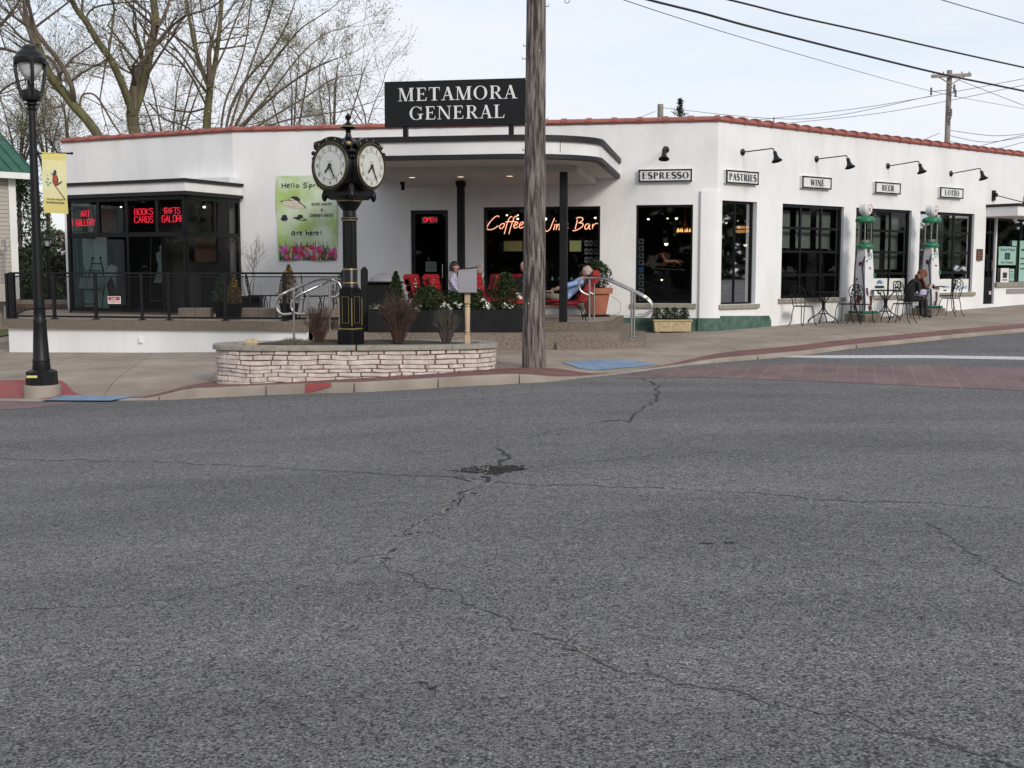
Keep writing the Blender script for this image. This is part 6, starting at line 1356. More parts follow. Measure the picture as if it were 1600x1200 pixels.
for sx in (-1, 1): mb.box((cx+sx*(W_/2-.0), q0.y, zb_+h*.92), (.04, .245, h*.15)); mb.box((cx+sx*(W_/2-.08), q0.y, zb_-.02), (.09, .22, .04))
mb.build('trough_body', ['trough'], t); mb = MB(); mb.box((cx, q0.y, zb_+h*.8), (W_-.06, .23, .03)); mb.build('soil', ['soil'], t)
for k, px in enumerate((1026, 1041.5, 1054, 1069)): conifer('small_plant', at(px, q0.y, zt_-.03), .12, .28, 900, ['leaf_box'], ['first', 'second', 'third', 'last'][k]+' small dark plant from the left in the tan trough', 60+k, None, 0, 'four small plants in the tan trough', .035)
# ================================================================ VINTAGE PUMPS
def pump(px, lab):
    # stands 0.65 m in front of the wall
    s_, _ = WR.sz(px, 420, .62); o = WR.p(s_, 0, .62); zg = zwalk(o.x, o.y); zc_ = EYE+(423-328-(0 if px < 1400 else 1))*0; sc_ = o.y/FPX
    zz = lambda py: EYE+(423-py)*sc_
    e = 0 if px < 1400 else 2.2
    k_ = (502-e*3.0-px*0, 0)
    t = thing('fuel_pump', (o.x, o.y, zg), lab, 'fuel pump', 'vintage glass topped fuel pumps', WR.rz)
    base = zg; top = zz(329+e*.8); H = top-base; z = lambda f: base+H*f      # f measured from pump 1: globe centre at 1
    pyb = 502.0; F = lambda py: z((pyb-py)/(pyb-329))
    mb = MB(); mb.bbox((o.x, o.y, (base-.1+F(490))/2), (.62, .62, F(490)-base+.1), .02, WR.rz); mb.build('concrete_base', ['aggregate'], t)
    mb = MB(); mb.bbox((o.x, o.y, (F(490)+F(486))/2), (.52, .52, F(486)-F(490)), .02, WR.rz); mb.build('foot', ['pump_green'], t)
    mb = MB(); vs = []; 
    for py, w in ((486, .20), (440, .185), (400, .15), (388, .135)):
        for i, j in ((-1, -1), (1, -1), (1, 1), (-1, 1)): vs.append(o+WR.d*w*i+WR.n*w*j*.9*-1+V(0, 0, F(py)))
    mb.add(vs, [(4*k+i, 4*k+(i+1) % 4, 4*k+4+(i+1) % 4, 4*k+4+i) for k in range(3) for i in range(4)]+[(0, 1, 2, 3), (12, 13, 14, 15)]); mb.build('body', ['pump_white'], t)
    mb = MB(); r_ = random.Random(int(px)); 
    def patch_(ax1, nrm, py, off, w, h):
        wd_ = .135+(F(388)-F(py))/(F(388)-F(486))*.065; c = o+nrm*(wd_*(.9 if nrm == WR.n else 1)+.006)+ax1*off+V(0, 0, F(py)); n = 11
        tilt = -.06/(F(388)-F(486)); pts = [c+ax1*w*math.cos(6.283*i/n)*r_.uniform(.5, 1.2)+V(0, 0, h*math.sin(6.283*i/n)*r_.uniform(.6, 1.2)) for i in range(n)]
        pts = [p-nrm*((p.z-c.z)*.145 if 1 else 0) for p in pts]; mb.add(pts, [tuple(range(n))])
    for py, off, w, h in ((393, -.02, .07, .09), (416, .03, .085, .09), (447, -.09, .055, .24), (462, .05, .06, .30), (480, .0, .07, .12), (406, -.10, .045, .08)): patch_(WR.d, WR.n, py, off, w, h)
    for py, off, w, h in ((408, .02, .07, .16), (430, -.05, .07, .14), (460, .04, .08, .24), (478, -.08, .05, .12)): patch_(WR.n, -WR.d, py, off, w, h)
    mb.build('brown_patches', ['pump_brown'], t)
    mb = MB(); mb.beam(o+WR.d*.203+WR.n*.165+V(0, 0, F(485)), o+WR.d*.14+WR.n*.115+V(0, 0, F(390)), .022, .03); mb.bbox(o+WR.d*.19+WR.n*.16+V(0, 0, F(431)), (.06, .06, .12), .01, WR.rz); mb.build('corner_trim', ['pump_green'], t)
    mb = MB(); Mx = WR.tr(0); c = o+WR.n*.155+V(0, 0, F(400)); mb.tube([c+WR.d*.075*math.cos(R(a))+V(0, 0, .085*math.sin(R(a)))-WR.n*(.0+.012*math.sin(R(a))) for a in range(0, 360, 20)], .007, 5, closed=True); mb.box(c, (.07, .012, .03), WR.rz, M=None); mb.build('badge', ['ink_green'], t)
    mb = MB(); mb.lathe([(.20, F(389)), (.21, F(387)), (.20, F(384)), (.15, F(382)), (.13, F(380))], (o.x, o.y, 0), 24); mb.tube([o+V(0, 0, F(386))-WR.d*.27, o+V(0, 0, F(386))+WR.d*.25], .012, 6); mb.build('collar', ['pump_green'], t)
    mb = MB(); mb.lathe([(.15, F(381)), (.15, F(349))], (o.x, o.y, 0), 28); mb.build('glass_cylinder', ['glass_clear'], t)
    mb = MB()
    for k in range(6): a = R(60*k+15); q = o+V(.165*math.cos(a), .165*math.sin(a), 0); mb.tube([q+V(0, 0, F(382)), q+V(0, 0, F(348))], .008, 5)
    mb.tube([o+V(0, 0, F(382)), o+V(0, 0, F(349))], .014, 6); mb.lathe([(.13, F(380)), (.13, F(376))], (o.x, o.y, 0), 20); mb.build('tie_rods', ['tank_glass_frame'], t)
    mb = MB(); mb.lathe([(.16, F(349.5)), (.225, F(348.5)), (.235, F(345)), (.22, F(342)), (.16, F(339.5)), (.07, F(338.5)), (.06, F(337))], (o.x, o.y, 0), 28); mb.build('cap', ['pump_green'], t)
    Mq = WR.n.to_track_quat('Z', 'Y').to_matrix(); mb = MB(); rr = F(329)-F(338.5)-.0
    mb.lathe([(rr*.8, -.11), (rr, -.085), (rr, .085), (rr*.82, .11)], o+V(0, 0, F(328.5)), 32, 0, Mq)
    mb.lathe([(.07, -.0), (.085, .03), (.06, .06)], o+V(0, 0, F(338.5)), 16); gl = mb.build('globe', ['pump_white'], t)
    mb = MB(); oc = o+WR.n*.112+V(0, 0, F(328.5)); MM = WR.tr(0); MM.translation = oc
    mb.tube([MM @ V(.115*math.cos(R(a)), .115*math.sin(R(a)), 0) for a in range(0, 360, 15)], .006, 5, 1, closed=True)
    mb.add([MM @ V(x, y, .004) for x, y in ((-.05, -.02), (.05, -.02), (.02, .045), (.0, .02), (-.02, .04))], [(0, 1, 2, 3, 4)], 0); mb.add([MM @ V(x, y, .004) for x, y in ((-.06, -.055), (.06, -.055), (.06, -.035), (-.06, -.035))], [(0, 1, 2, 3)], 1); mb.build('emblem', ['ink_green', 'ink_red'], gl)
    mb = MB(); q = [o-WR.d*.25+V(0, 0, F(386)), o-WR.d*.30+V(0, 0, F(392)), o-WR.d*.36+V(0, 0, F(420)), o-WR.d*.47+WR.n*.1+V(0, 0, F(455)), o-WR.d*.5+WR.n*.15+V(0, 0, F(480)), o-WR.d*.4+WR.n*.2+V(0, 0, F(494)), o-WR.d*.22+WR.n*.2+V(0, 0, F(487)), o-WR.d*.2+WR.n*.17+V(0, 0, F(455)), o-WR.d*.24+WR.n*.12+V(0, 0, F(418))]
    mb.tube(spline(q, 5), .020, 8); mb.tube([q[-1], q[-1]+V(.03, 0, .16), q[-1]+V(.06, 0, .26)], [.03, .022, .016], 8); mb.build('hose', ['hose_blue'], t)
    return t
pump(1350, 'green and white vintage fuel pump on the left, beside the WINE window'); pump(1453, 'green and white vintage fuel pump on the right, between the BEER and LOTTO windows')
# ================================================================ BANNER ON THE WALL
a0, zt_ = WC.sz(431.5, 275, .02); a1, _ = WC.sz(526, 275, .02); _, zb_ = WC.sz(432.5, 407.5, .02); Wb, Hb = a1-a0, zt_-zb_
t = thing('wall_banner', tuple(WC.p((a0+a1)/2, zb_, 0)), 'green Hello Spring banner with hats and tulips on the white wall', 'banner')
def bs(f, g, off=0): return WC.p(a0+Wb*f, zb_+Hb*g, .025+off+.02*noise.noise(Vector((f*4+g*2.5, g*3-f, 0)))+.015*math.sin((f*1.6-g)*7))
mb = MB(); N_ = 40; vs = [bs(i/N_, j/N_) for i in range(N_+1) for j in range(N_+1)]; mb.add(vs, [(i*(N_+1)+j, (i+1)*(N_+1)+j, (i+1)*(N_+1)+j+1, i*(N_+1)+j+1) for i in range(N_) for j in range(N_)], 0, True); mb.build('cloth', ['banner_green'], t)
def bb(px, py, off=.006): f = (px-80)/715; g = 1-(py-108)/995; return bs(f, g, off)     # coordinates of the enlarged crop
def inkline(mb, pts, w, m=0):
    ps = spline([bb(x, y, .008) for x, y in pts], 5); mb.tube(ps, w, 4, m)
mb = MB()
for st in ([(152, 195), (155, 248)], [(195, 190), (195, 246)], [(153, 222), (195, 218)], [(212, 225), (240, 218), (232, 205), (214, 216), (214, 240), (240, 240)], [(262, 190), (262, 246)], [(290, 190), (292, 246)], [(318, 222), (335, 212), (350, 226), (340, 243), (320, 240), (318, 222)],
           [(452, 192), (415, 195), (405, 212), (440, 222), (445, 240), (400, 243)], [(478, 212), (480, 270)], [(480, 218), (505, 212), (508, 232), (482, 240)], [(528, 214), (530, 242)], [(530, 225), (545, 212), (552, 216)], [(570, 214), (572, 242)], [(598, 242), (600, 216), (620, 214), (624, 242)], [(668, 214), (645, 216), (645, 238), (668, 238), (670, 212), (670, 262), (640, 266)]): inkline(mb, st, .009)
for st in ([(290, 760), (262, 765), (255, 790), (275, 800), (292, 765), (296, 805)], [(322, 765), (325, 802)], [(324, 780), (338, 764), (348, 768)], [(356, 782), (378, 772), (368, 762), (355, 775), (360, 800), (382, 798)], [(425, 740), (428, 805)], [(428, 785), (448, 768), (456, 805)], [(472, 784), (496, 775), (485, 762), (470, 778), (478, 802), (500, 798)], [(515, 765), (518, 802)], [(518, 778), (532, 764), (540, 768)], [(548, 782), (572, 775), (560, 762), (547, 775), (552, 800), (576, 798)], [(602, 755), (600, 785)], [(599, 797), (600, 801)]): inkline(mb, st, .009)
Mbn = WC.tr(.0)
def btext(s, x0, x1, y0, y1):
    f = lambda x: a0+Wb*(x-80)/715; g = lambda y: zb_+Hb*(1-(y-108)/995); k = len(mb.v); text(mb, Mbn, s, f(x0), f(x1), g(y1), g(y0), 0, 0, .02)
    for v in mb.v[k:]:
        q = v-WC.A; s_ = q.dot(WC.d); ff = (s_-a0)/Wb; gg = (v.z-zb_)/Hb; nv = bs(ff, gg, .010); v.x, v.y, v.z = nv
btext('SUN HATS', 500, 730, 425, 458); btext('&', 603, 628, 490, 525); btext('DERBY HATS', 480, 755, 555, 590); mb.build('lettering', ['ink'], t)
def bpoly(mb, pts, m, off=.006): mb.add([bb(x, y, off) for x, y in pts], [tuple(range(len(pts)))], m)
mb = MB()
bpoly(mb, [(118, 415), (150, 395), (230, 388), (290, 395), (350, 425), (410, 460), (442, 500), (400, 495), (300, 490), (200, 460), (140, 425)], 1, .005)
bpoly(mb, [(118, 415), (150, 395), (230, 385), (300, 392), (370, 425), (425, 468), (442, 500), (400, 465), (340, 432), (270, 412), (180, 408)], 0, .007)
bpoly(mb, [(232, 385), (245, 360), (280, 345), (325, 350), (358, 380), (362, 420), (300, 400)], 0, .008); bpoly(mb, [(235, 385), (245, 368), (290, 372), (355, 405), (360, 425), (300, 405)], 1, .009); bpoly(mb, [(290, 388), (320, 378), (350, 395), (348, 430), (310, 440), (290, 415)], 2, .010)
mb.build('hat_print', ['ink', 'hat_cream', 'petal'], t)
mb = MB()
bpoly(mb, [(122, 605), (135, 595), (200, 595), (214, 605), (200, 628), (165, 638), (135, 628)], 0, .005); bpoly(mb, [(138, 600), (140, 570), (170, 560), (198, 572), (200, 602), (168, 610)], 0, .007)
mb.build('hat_print', ['ink'], t)
mb = MB()
bpoly(mb, [(258, 597), (320, 588), (400, 600), (445, 628), (400, 636), (340, 625)], 0, .005); bpoly(mb, [(328, 595), (332, 568), (360, 560), (392, 570), (395, 600), (360, 612)], 0, .007)
mb.build('hat_print', ['ink'], t)
mb = MB(); r_ = random.Random(77)
for _ in range(240):
    x = r_.uniform(100, 780); y = 1100-abs(r_.gauss(0, 95)); h = r_.uniform(25, 80); dx = r_.gauss(0, 12); yb = min(1100, y+h); bpoly(mb, [(x-5, yb), (x+5, yb), (min(790, x+dx+1), max(860, yb-h*1.6))], 3, .005+.00002*_)
for _ in range(70):
    x = r_.uniform(105, 775); y = r_.uniform(930, 1085); s_ = r_.uniform(14, 36); m = r_.choice((0, 1, 1, 0, 2)) ; bpoly(mb, [(x-s_*.7, y+s_*.4), (x-s_*.8, y-s_*.4), (x-s_*.3, y-s_*.9), (x, y-s_*.6), (x+s_*.4, y-s_), (x+s_*.8, y-s_*.3), (x+s_*.6, y+s_*.6), (x, y+s_*.9)], m, .0102+.00003*_)
for x, y, s_ in ((120, 870, 20), (740, 855, 20), (495, 900, 16), (670, 885, 16)): bpoly(mb, [(x-s_, y), (x, y-s_*.5), (x+s_, y), (x, y+s_*.5)], 4, .012)
mb.build('tulip_print', ['tulip_pink', 'tulip_red', 'tulip_violet', 'leaf_box', 'poster_yellow'], t)
for px, py in ((427, 412), (463, 411), (500, 411), (537, 410), (434, 318), (527, 318)): pass
# ================================================================ NEON AND DISPLAYS BEHIND THE GLASS
def plane_tr(W, out):
    return lambda px, py: (lambda q: W.p(q[0], q[1], out))(W.sz(px, py, out))
pc = plane_tr(WC, -.24); cropc = lambda x, y: pc(740+x/7.273, 310+y/7.273)
t = thing('neon_sign', tuple(pc(850, 365)), 'orange neon script reading Coffee Wine Bar in the wide window', 'neon sign')
mb = MB()
word = {'C': [[(288, 212), (280, 200), (255, 203), (215, 235), (170, 290), (150, 330), (160, 352), (205, 353), (250, 332), (278, 308)]], 'o': [[(345, 285), (318, 290), (295, 315), (298, 340), (325, 338), (345, 312), (350, 288), (335, 284)]],
 'f': [[(438, 215), (425, 205), (405, 225), (385, 270), (365, 340), (348, 405)], [(360, 268), (400, 262), (430, 266)]], 'g': [[(492, 210), (478, 200), (458, 222), (440, 270), (415, 345), (400, 405)], [(415, 266), (460, 262), (478, 266)]],
 'e': [[(458, 312), (485, 300), (503, 278), (490, 268), (468, 285), (455, 318), (470, 338), (505, 322)]], 'h': [[(520, 310), (548, 298), (565, 276), (552, 268), (530, 285), (517, 318), (532, 338), (568, 322)]],
 'amp': [[(640, 340), (612, 290), (622, 255), (640, 262), (628, 300), (600, 330), (622, 350), (655, 310)]],
 'W': [[(745, 230), (750, 330), (762, 345), (800, 262), (812, 350), (832, 375), (868, 345), (895, 280), (920, 222)]], 'i': [[(925, 292), (908, 360)], [(935, 262), (937, 256)]], 'n': [[(945, 290), (938, 358)], [(942, 330), (960, 300), (972, 292), (975, 320), (972, 358), (990, 350)]],
 'v': [[(1035, 318), (1058, 305), (1070, 288), (1055, 284), (1038, 305), (1036, 335), (1052, 345), (1075, 332)]], 'B': [[(1178, 240), (1168, 290), (1152, 350)], [(1165, 228), (1195, 215), (1235, 222), (1240, 245), (1215, 268), (1190, 278)], [(1200, 278), (1240, 285), (1238, 315), (1200, 345), (1155, 365), (1125, 366)]],
 'a': [[(1308, 290), (1282, 292), (1262, 325), (1272, 350), (1295, 338), (1318, 298), (1312, 340), (1328, 352)]], 'r': [[(1352, 290), (1350, 345)], [(1350, 325), (1372, 295), (1398, 282), (1415, 290)]]}
for ch, sts in word.items():
    for st in sts: mb.tube(spline([cropc(x, y) for x, y in st], 5), .0075, 6, 0)
mb.build('tube', ['neon_core'], t)
mb = MB()
for ch, sts in word.items():
    for st in sts: mb.tube(spline([cropc(x, y)-WC.n*.022 for x, y in st], 5), .0130, 6, 0)
mb.build('glow_tube', ['neon_orange'], t)
def neonsign(W, out, words, lab, r=.0095, case=None):
    p = plane_tr(W, out); M = W.tr(out); t = None; mb = MB()
    for wd_, x0, x1, y0, y1 in words:
        a, z1 = W.sz(x0, y0, out); b, _ = W.sz(x1, y0, out); _, z0 = W.sz(x0, y1, out); t = t or thing('neon_sign', tuple(W.p(a, z0, out)), lab, 'neon sign'); neon(mb, M, wd_, a, b, z0, z1, r, 0)
    mb.build('tube', ['neon_red'], t); return t
neonsign(BF, -.2, [('ART', 126, 140, 329.5, 338.5), ('GALLERY', 119, 148, 343, 353)], 'red neon sign reading ART GALLERY in the display bay')
neonsign(BF, -.2, [('BOOKS', 210, 239, 326.5, 335.5), ('CARDS', 210, 239, 338.5, 348)], 'red neon sign reading BOOKS CARDS in the display bay')
neonsign(BF, -.2, [('GIFTS', 257, 281, 325, 334), ('GALORE', 253, 287, 337, 347)], 'red neon sign reading GIFTS GALORE in the display bay')
t = neonsign(WC, -.2, [('OPEN', 662, 681.5, 340.5, 346.5)], 'red OPEN sign with a pale border on the shop door', .011)
a, z1 = WC.sz(659, 338.5, -.2); b, z0 = WC.sz(684, 349, -.2); mb = MB(); f = .02
for q in ((a, b, z0, z0+f), (a, b, z1-f, z1), (a, a+f, z0+f, z1-f), (b-f, b, z0+f, z1-f)): WC.box(mb, *q, -.22, -.19)
mb.build('border', ['paper'], t); mb = MB(); WC.box(mb, a+f, b-f, z0+f, z1-f, -.23, -.215); mb.build('backing', ['hose_blue'], t)
def card(W, out, x0, x1, y0, y1, mat, lab, name='poster', cat='poster', grp=None, txt=None, rot=0):
    a, z1 = W.sz(x0, y0, out); b, _ = W.sz(x1, y0, out); _, z0 = W.sz(x0, y1, out); t = thing(name, tuple(W.p((a+b)/2, z0, out)), lab, cat, grp)
    mb = MB(); W.box(mb, a, b, z0, z1, out-.008, out); mb.build('sheet', [mat], t)
    if txt:
        mb = MB()
        for s_, fx0, fx1, fy0, fy1, m in txt: text(mb, W.tr(out), s_, a+(b-a)*fx0, a+(b-a)*fx1, z0+(z1-z0)*fy0, z0+(z1-z0)*fy1, .003, m, .02) if s_ else W.box(mb, a+(b-a)*fx0, a+(b-a)*fx1, z0+(z1-z0)*fy0, z0+(z1-z0)*fy1, out+.001, out+.003, m)
        mb.build('print', ['ink', 'ink_blue', 'ink_red', 'ink_green'], t)
    return t
lines = [('', .2, .8, .75, .8, 0), ('', .15, .85, .55, .58, 0), ('', .15, .85, .42, .45, 0), ('', .15, .85, .3, .33, 0)]
card(WC, -.17, 665, 682, 409, 424.5, 'paper', 'pale printed notice on the shop door', 'notice', 'notice', None, lines)
card(WC, -.3, 890, 908, 376, 393, 'poster_yellow', 'square yellow poster in the right half of the wide window')
card(WC, -.5, 787, 816, 376.5, 392.5, 'poster_yellow', 'yellow poster in the left half of the wide window')
for i in range(3):
    for j in range(7):
        if i == 2 and j > 3: continue
        card(WC, -.3, 913.5+7.5*i, 919+7.5*i, 375.5+13*j, 384.5+13*j, 'interior_pale' if i == 1 else 'grey_panel', 'one of the small pale cards in rows at the right of the wide window', 'display_card', 'card', 'small cards on a rack in the wide window', [('', .2, .8, .3, .7, 0)])
for j in range(9): card(WC, -.28, 998, 1006, 373+11*j, 381.5+11*j, 'interior_pale' if j != 4 else 'ink_blue', 'one of the small pictures in a column at the left of the ESPRESSO window' if j != 4 else 'small blue picture at the left of the ESPRESSO window', 'display_card', 'card', 'small pictures in the square window' if j != 4 else None, [('', .25, .75, .25, .75, 0)] if j != 4 else None)
# lower posters in the BEER and LOTTO windows
zb__ = bee[2]
card(WR, -.06, 1362.5, 1386.5, 435, 464, 'paper', 'white poster with a blue mountain mark, left in the BEER window', txt=[('', .2, .8, .46, .6, 0), ('', .32, .46, .70, .86, 1), ('', .44, .56, .74, .92, 1), ('', .54, .68, .70, .84, 1), ('', .32, .68, .30, .38, 0), ('', .38, .62, .16, .24, 0)])
card(WR, -.06, 1389.5, 1413.5, 435, 464, 'paper', 'white poster with a grey crest, right in the BEER window', txt=[('', .36, .64, .45, .55, 0), ('', .3, .7, .8, .86, 0), ('', .25, .32, .25, .8, 0), ('', .68, .75, .25, .8, 0), ('', .38, .62, .28, .36, 0)])
card(WR, -.06, 1463, 1486.5, 436, 463, 'paper', 'white poster left in the LOTTO window', txt=[('', .06, .12, .74, .92, 2), ('', .4, .9, .5, .56, 1), ('', .5, .7, .3, .38, 0)])
card(WR, -.06, 1490, 1513.5, 436, 463, 'paper', 'white poster with blue capitals right in the LOTTO window', txt=[('BUD LIGHT', .06, .94, .42, .6, 1)])
card(WR, -.02, 1561, 1588, 385, 414, 'poster_mint', 'mint green poster reading Good Times Ice Cream in the far right window', txt=[('Good Times', .08, .92, .76, .92, 0), ('Ice Cream', .15, .85, .08, .22, 0), ('', .35, .65, .3, .66, 0), ('', .44, .56, .34, .6, 3)])
card(WR, -.02, 1564, 1577, 419, 441, 'paper', 'pale poster with a dark tree mark under the mint poster', txt=[('', .25, .75, .3, .7, 0), ('', .2, .8, .12, .2, 0)])
card(WR, -.03, 1578, 1585, 420, 440, 'poster_mint', 'narrow pale green card right of the tree poster', txt=lines)
card(WR, -.03, 1582, 1589, 376, 384, 'poster_mint', 'small pale green card above the mint poster', txt=lines[:1])
card(WR, -.02, 1594, 1606, 376, 440, 'poster_mint', 'tall pale green poster at the right edge', txt=lines)
card(WR, -.045, 1545.5, 1549, 455, 460, 'paper', 'small white sticker low on the far door', 'sticker', 'sticker', None, [('', .2, .8, .3, .7, 2)])
# apron / white cloth seen in the far door
a, z1 = WR.sz(1541.5, 398, -.25); b, z0 = WR.sz(1550, 424, -.25); t = thing('paper_sheet', tuple(WR.p((a+b)/2, z0, -.25)), 'long white sheet hanging inside the far door', 'sheet'); mb = MB(); WR.box(mb, a, b, z0, z1, -.26, -.25); mb.build('sheet', ['paper'], t)
# bulbs and lamps inside
def bulb(W, px, py, out, r, mat, lab, grp='small ceiling lamps glimpsed inside the shop'):
    s_, z = W.sz(px, py, out); p = W.p(s_, z, out); t = thing('pendant_lamp', tuple(p), lab, 'lamp', grp); mb = MB(); mb.ball(p, r, 0, 10); mb.build('bulb', [mat], t)
    mb = MB(); mb.tube([p+V(0, 0, r*.9), V(p.x, p.y, max(p.z+.1, 3.74))], .006, 4); mb.lathe([(r*1.3, r*.3), (r*.5, r*1.1), (r*.1, r*1.3)], p, 10); mb.build('cord', ['black_matte'], t)
for px, py, o_, r, lab in ((792, 336, -2, .025, 'tiny lamp over the word Coffee, left'), (809, 336, -2, .02, 'tiny lamp over the word Coffee, right'), (809, 341.5, -2.4, .03, 'tiny lamp above the double e of the neon script'), (851, 341.5, -1.5, .055, 'bright lamp just right of the utility pole'), (930, 340, -2, .03, 'tiny lamp above the end of the word Bar'), (1013, 342, -2, .03, 'tiny lamp top left in the ESPRESSO window'), (1043, 341, -3, .022, 'tiny lamp top middle in the ESPRESSO window'), (1057, 341, -2.5, .035, 'tiny lamp top right in the ESPRESSO window'), (1041, 381, -1.6, .045, 'round lamp in the middle of the ESPRESSO window'), (1034, 437, -1.2, .025, 'tiny light low under the horse figure'), ):
    bulb(WC, px, py, o_, r, 'bulb', lab)
for px, py, o_, r, lab in ((1135, 348, -1, .03, 'tiny lamp upper left in the PASTRIES window'), (1152.5, 345, -1.5, .018, 'tiny lamp upper middle in the PASTRIES window'), (1164.5, 382.5, -1, .05, 'white lamp low in the PASTRIES window'), (1245, 367.5, -1.2, .035, 'tiny lamp left in the WINE window'), (1254, 366.5, -1.2, .045, 'tiny lamp right in the WINE window')): bulb(WR, px, py, o_, r, 'bulb', lab)
bulb(BS, 319, 323, -.8, .035, 'bulb', 'small ceiling spot in the side of the display bay'); bulb(BF, 189, 323, -.8, .025, 'bulb', 'small ceiling spot in the front of the display bay'); bulb(BS, 340, 370, -.7, .018, 'bulb', 'lowest small spot in the side of the display bay')
s_, z = WR.sz(1160, 358, -1.2); p = WR.p(s_, z, -1.2); t = thing('drum_lamp', tuple(p), 'amber banded drum lamp in the PASTRIES window', 'lamp'); mb = MB(); mb.lathe([(.12, -.09), (.17, -.05), (.17, -.03), (.06, -.02)], p, 20, 0); mb.lathe([(.14, .02), (.17, .04), (.13, .075)], p, 20, 0); mb.build('lamp_shade', ['bulb_amber'], t); mb = MB(); mb.tube([p+V(0, 0, -.05), V(p.x, p.y, 3.74)], .008, 5); mb.build('cord', ['black_matte'], t)
s_, z = WC.sz(1070, 361, -1.8); p = WC.p(s_, z, -1.8); t = thing('chandelier', tuple(p), 'amber chandelier at the right of the ESPRESSO window', 'chandelier'); mb = MB()
for k in range(9): a = R(40*k); mb.lathe([(.02, -.03), (.025, 0), (.004, .07)], p+V(.17*math.cos(a), .17*math.sin(a), 0), 8)
mb.build('candle_bulbs', ['bulb_amber'], t); mb = MB(); mb.tube([p+V(.17*math.cos(R(a)), .17*math.sin(R(a)), -.03) for a in range(0, 360, 20)], .01, 5, closed=True); mb.tube([p, V(p.x, p.y, 3.74)], .008, 4)
for k in range(3): a = R(120*k); mb.tube([p+V(.17*math.cos(a), .17*math.sin(a), -.03), p+V(0, 0, .2)], .005, 4)
mb.build('frame', ['copper'], t)
# dark lamp shade of the lit sign light in the wide window: hanging copper horse
ph_ = plane_tr(WC, -.55); hc = lambda x, y: ph_(820+x/5.333, 380+y/5.333)
t = thing('horse_figure', tuple(hc(1200, 215)), 'copper galloping horse figure on a rod in the ESPRESSO window', 'sculpture'); root = V(*hc(1200, 160))
def hz(x, y, o=0): return tuple(V(*hc(x, y))+WC.n*o-root+root)
js = [(1225, 150, 0), (1180, 152, 0), (1265, 150, 0), (1160, 125, 0), (1150, 98, 0), (1130, 88, 0), (1112, 98, 0), (1285, 165, .03), (1305, 188, .03), (1322, 160, -.03), (1250, 178, -.03), (1225, 200, -.03), (1150, 175, .03), (1120, 180, .03), (1100, 195, .03), (1165, 185, -.03), (1130, 200, -.03), (1300, 140, 0), (1330, 165, 0)]
J_ = [hz(*q) for q in js]; ed = [(0, 1), (0, 2), (1, 3), (3, 4), (4, 5), (5, 6), (2, 7), (7, 8), (2, 9), (0, 10), (10, 11), (1, 12), (12, 13), (13, 14), (1, 15), (15, 16), (2, 17), (17, 18)]
rd = [.055, .06, .062, .045, .035, .028, .018, .028, .012, .012, .022, .012, .026, .014, .010, .022, .010, .012, .006]
sk = skinned(J_, ed, rd, ['copper'], 'horse_body', t, 2, 0); sk.data.transform(WM[t.name].inverted())
mb = MB()
for k in range(8): f = k/7; p = V(*hz(1150-8*f*3, 88+60*f*.6)); mb.tube([p, p+V(.05+.02*f, 0, .03), p+V(.1, 0, .0)], [.012, .01, .003], 5)
mb.build('mane', ['copper'], t); mb = MB(); mb.tube([hz(1060, 208), hz(1340, 226)], .010, 6); mb.tube(spline([hz(1075, 205), hz(1110, 165), hz(1180, 190), hz(1260, 195), hz(1330, 222)], 5), .006, 5); mb.build('rod', ['steel'], t)
q = V(*hz(1205, 222)); mb = MB(); mb.tube([q, V(q.x, q.y, FL+.02)], .012, 6); mb.lathe([(.14, FL), (.14, FL+.02), (.02, FL+.04)], (q.x, q.y, 0), 16); mb.build('stand', ['black_matte'], t)
# counter with glassware behind the wide and narrow windows
def shelf(W, s0_, s1_, out, zs, lab, seed, w=.25):
    t = thing('display_shelf', tuple(W.p((s0_+s1_)/2, FL, out)), lab, 'shelf'); mb = MB()
    for z in zs: W.box(mb, s0_, s1_, z-.015, z, out-w, out)
    for s_ in (s0_, s1_): W.box(mb, s_-.02, s_, FL, zs[-1]+.3, out-w, out-.01)
    mb.build('frame', ['trim_black'], t); r_ = random.Random(seed)
    for z in zs:
        k = 0; s_ = s0_+.1
        while s_ < s1_-.08:
            mb = MB(); h = r_.uniform(.07, .2); r = r_.uniform(.02, .045); mb.lathe([(r*.8, 0), (r, h*.1), (r, h*.6), (r*.4, h*.8), (r*.4, h)], W.p(s_, z+.001, out-w*.5), 10); mb.build('jar', [r_.choice(('paper', 'poster_mint', 'wood_pale', 'grey_panel'))], t); s_ += r_.uniform(.12, .26)
shelf(WC, WC.sz(855, 430, -.6)[0], WC.sz(905, 430, -.6)[0], -.6, [1.05, 1.38], 'dark shelf with glassware in the wide window', 5)
shelf(WR, pas[0]+.1, pas[1]-.1, -.5, [1.15, 1.55, 1.95], 'narrow shelf with jars behind the PASTRIES window', 6)
shelf(WR, lot[0]+1.2, lot[1]-.2, -.5, [1.6], 'shelf with wares behind the LOTTO window', 8)
# pale blinds inside the gridded windows
for o_, nm, c_ in ((win, 'WINE', 3), (bee, 'BEER', 3), (lot, 'LOTTO', 3)):
    t = thing('window_shade', tuple(WR.p((o_[0]+o_[1])/2, 2, -.3)), 'dim grey roller shades inside the %s window' % nm, 'window shade')
    for k in range(c_):
        a = o_[0]+(o_[1]-o_[0])*(k+.22)/c_; b = o_[0]+(o_[1]-o_[0])*(k+.92)/c_; mb = MB(); WR.box(mb, a, b, o_[2]+(o_[3]-o_[2])*(.54 if nm == 'WINE' else .30), o_[3]-.12, -.36, -.35); mb.build('shade_panel', ['interior_pale'], t)
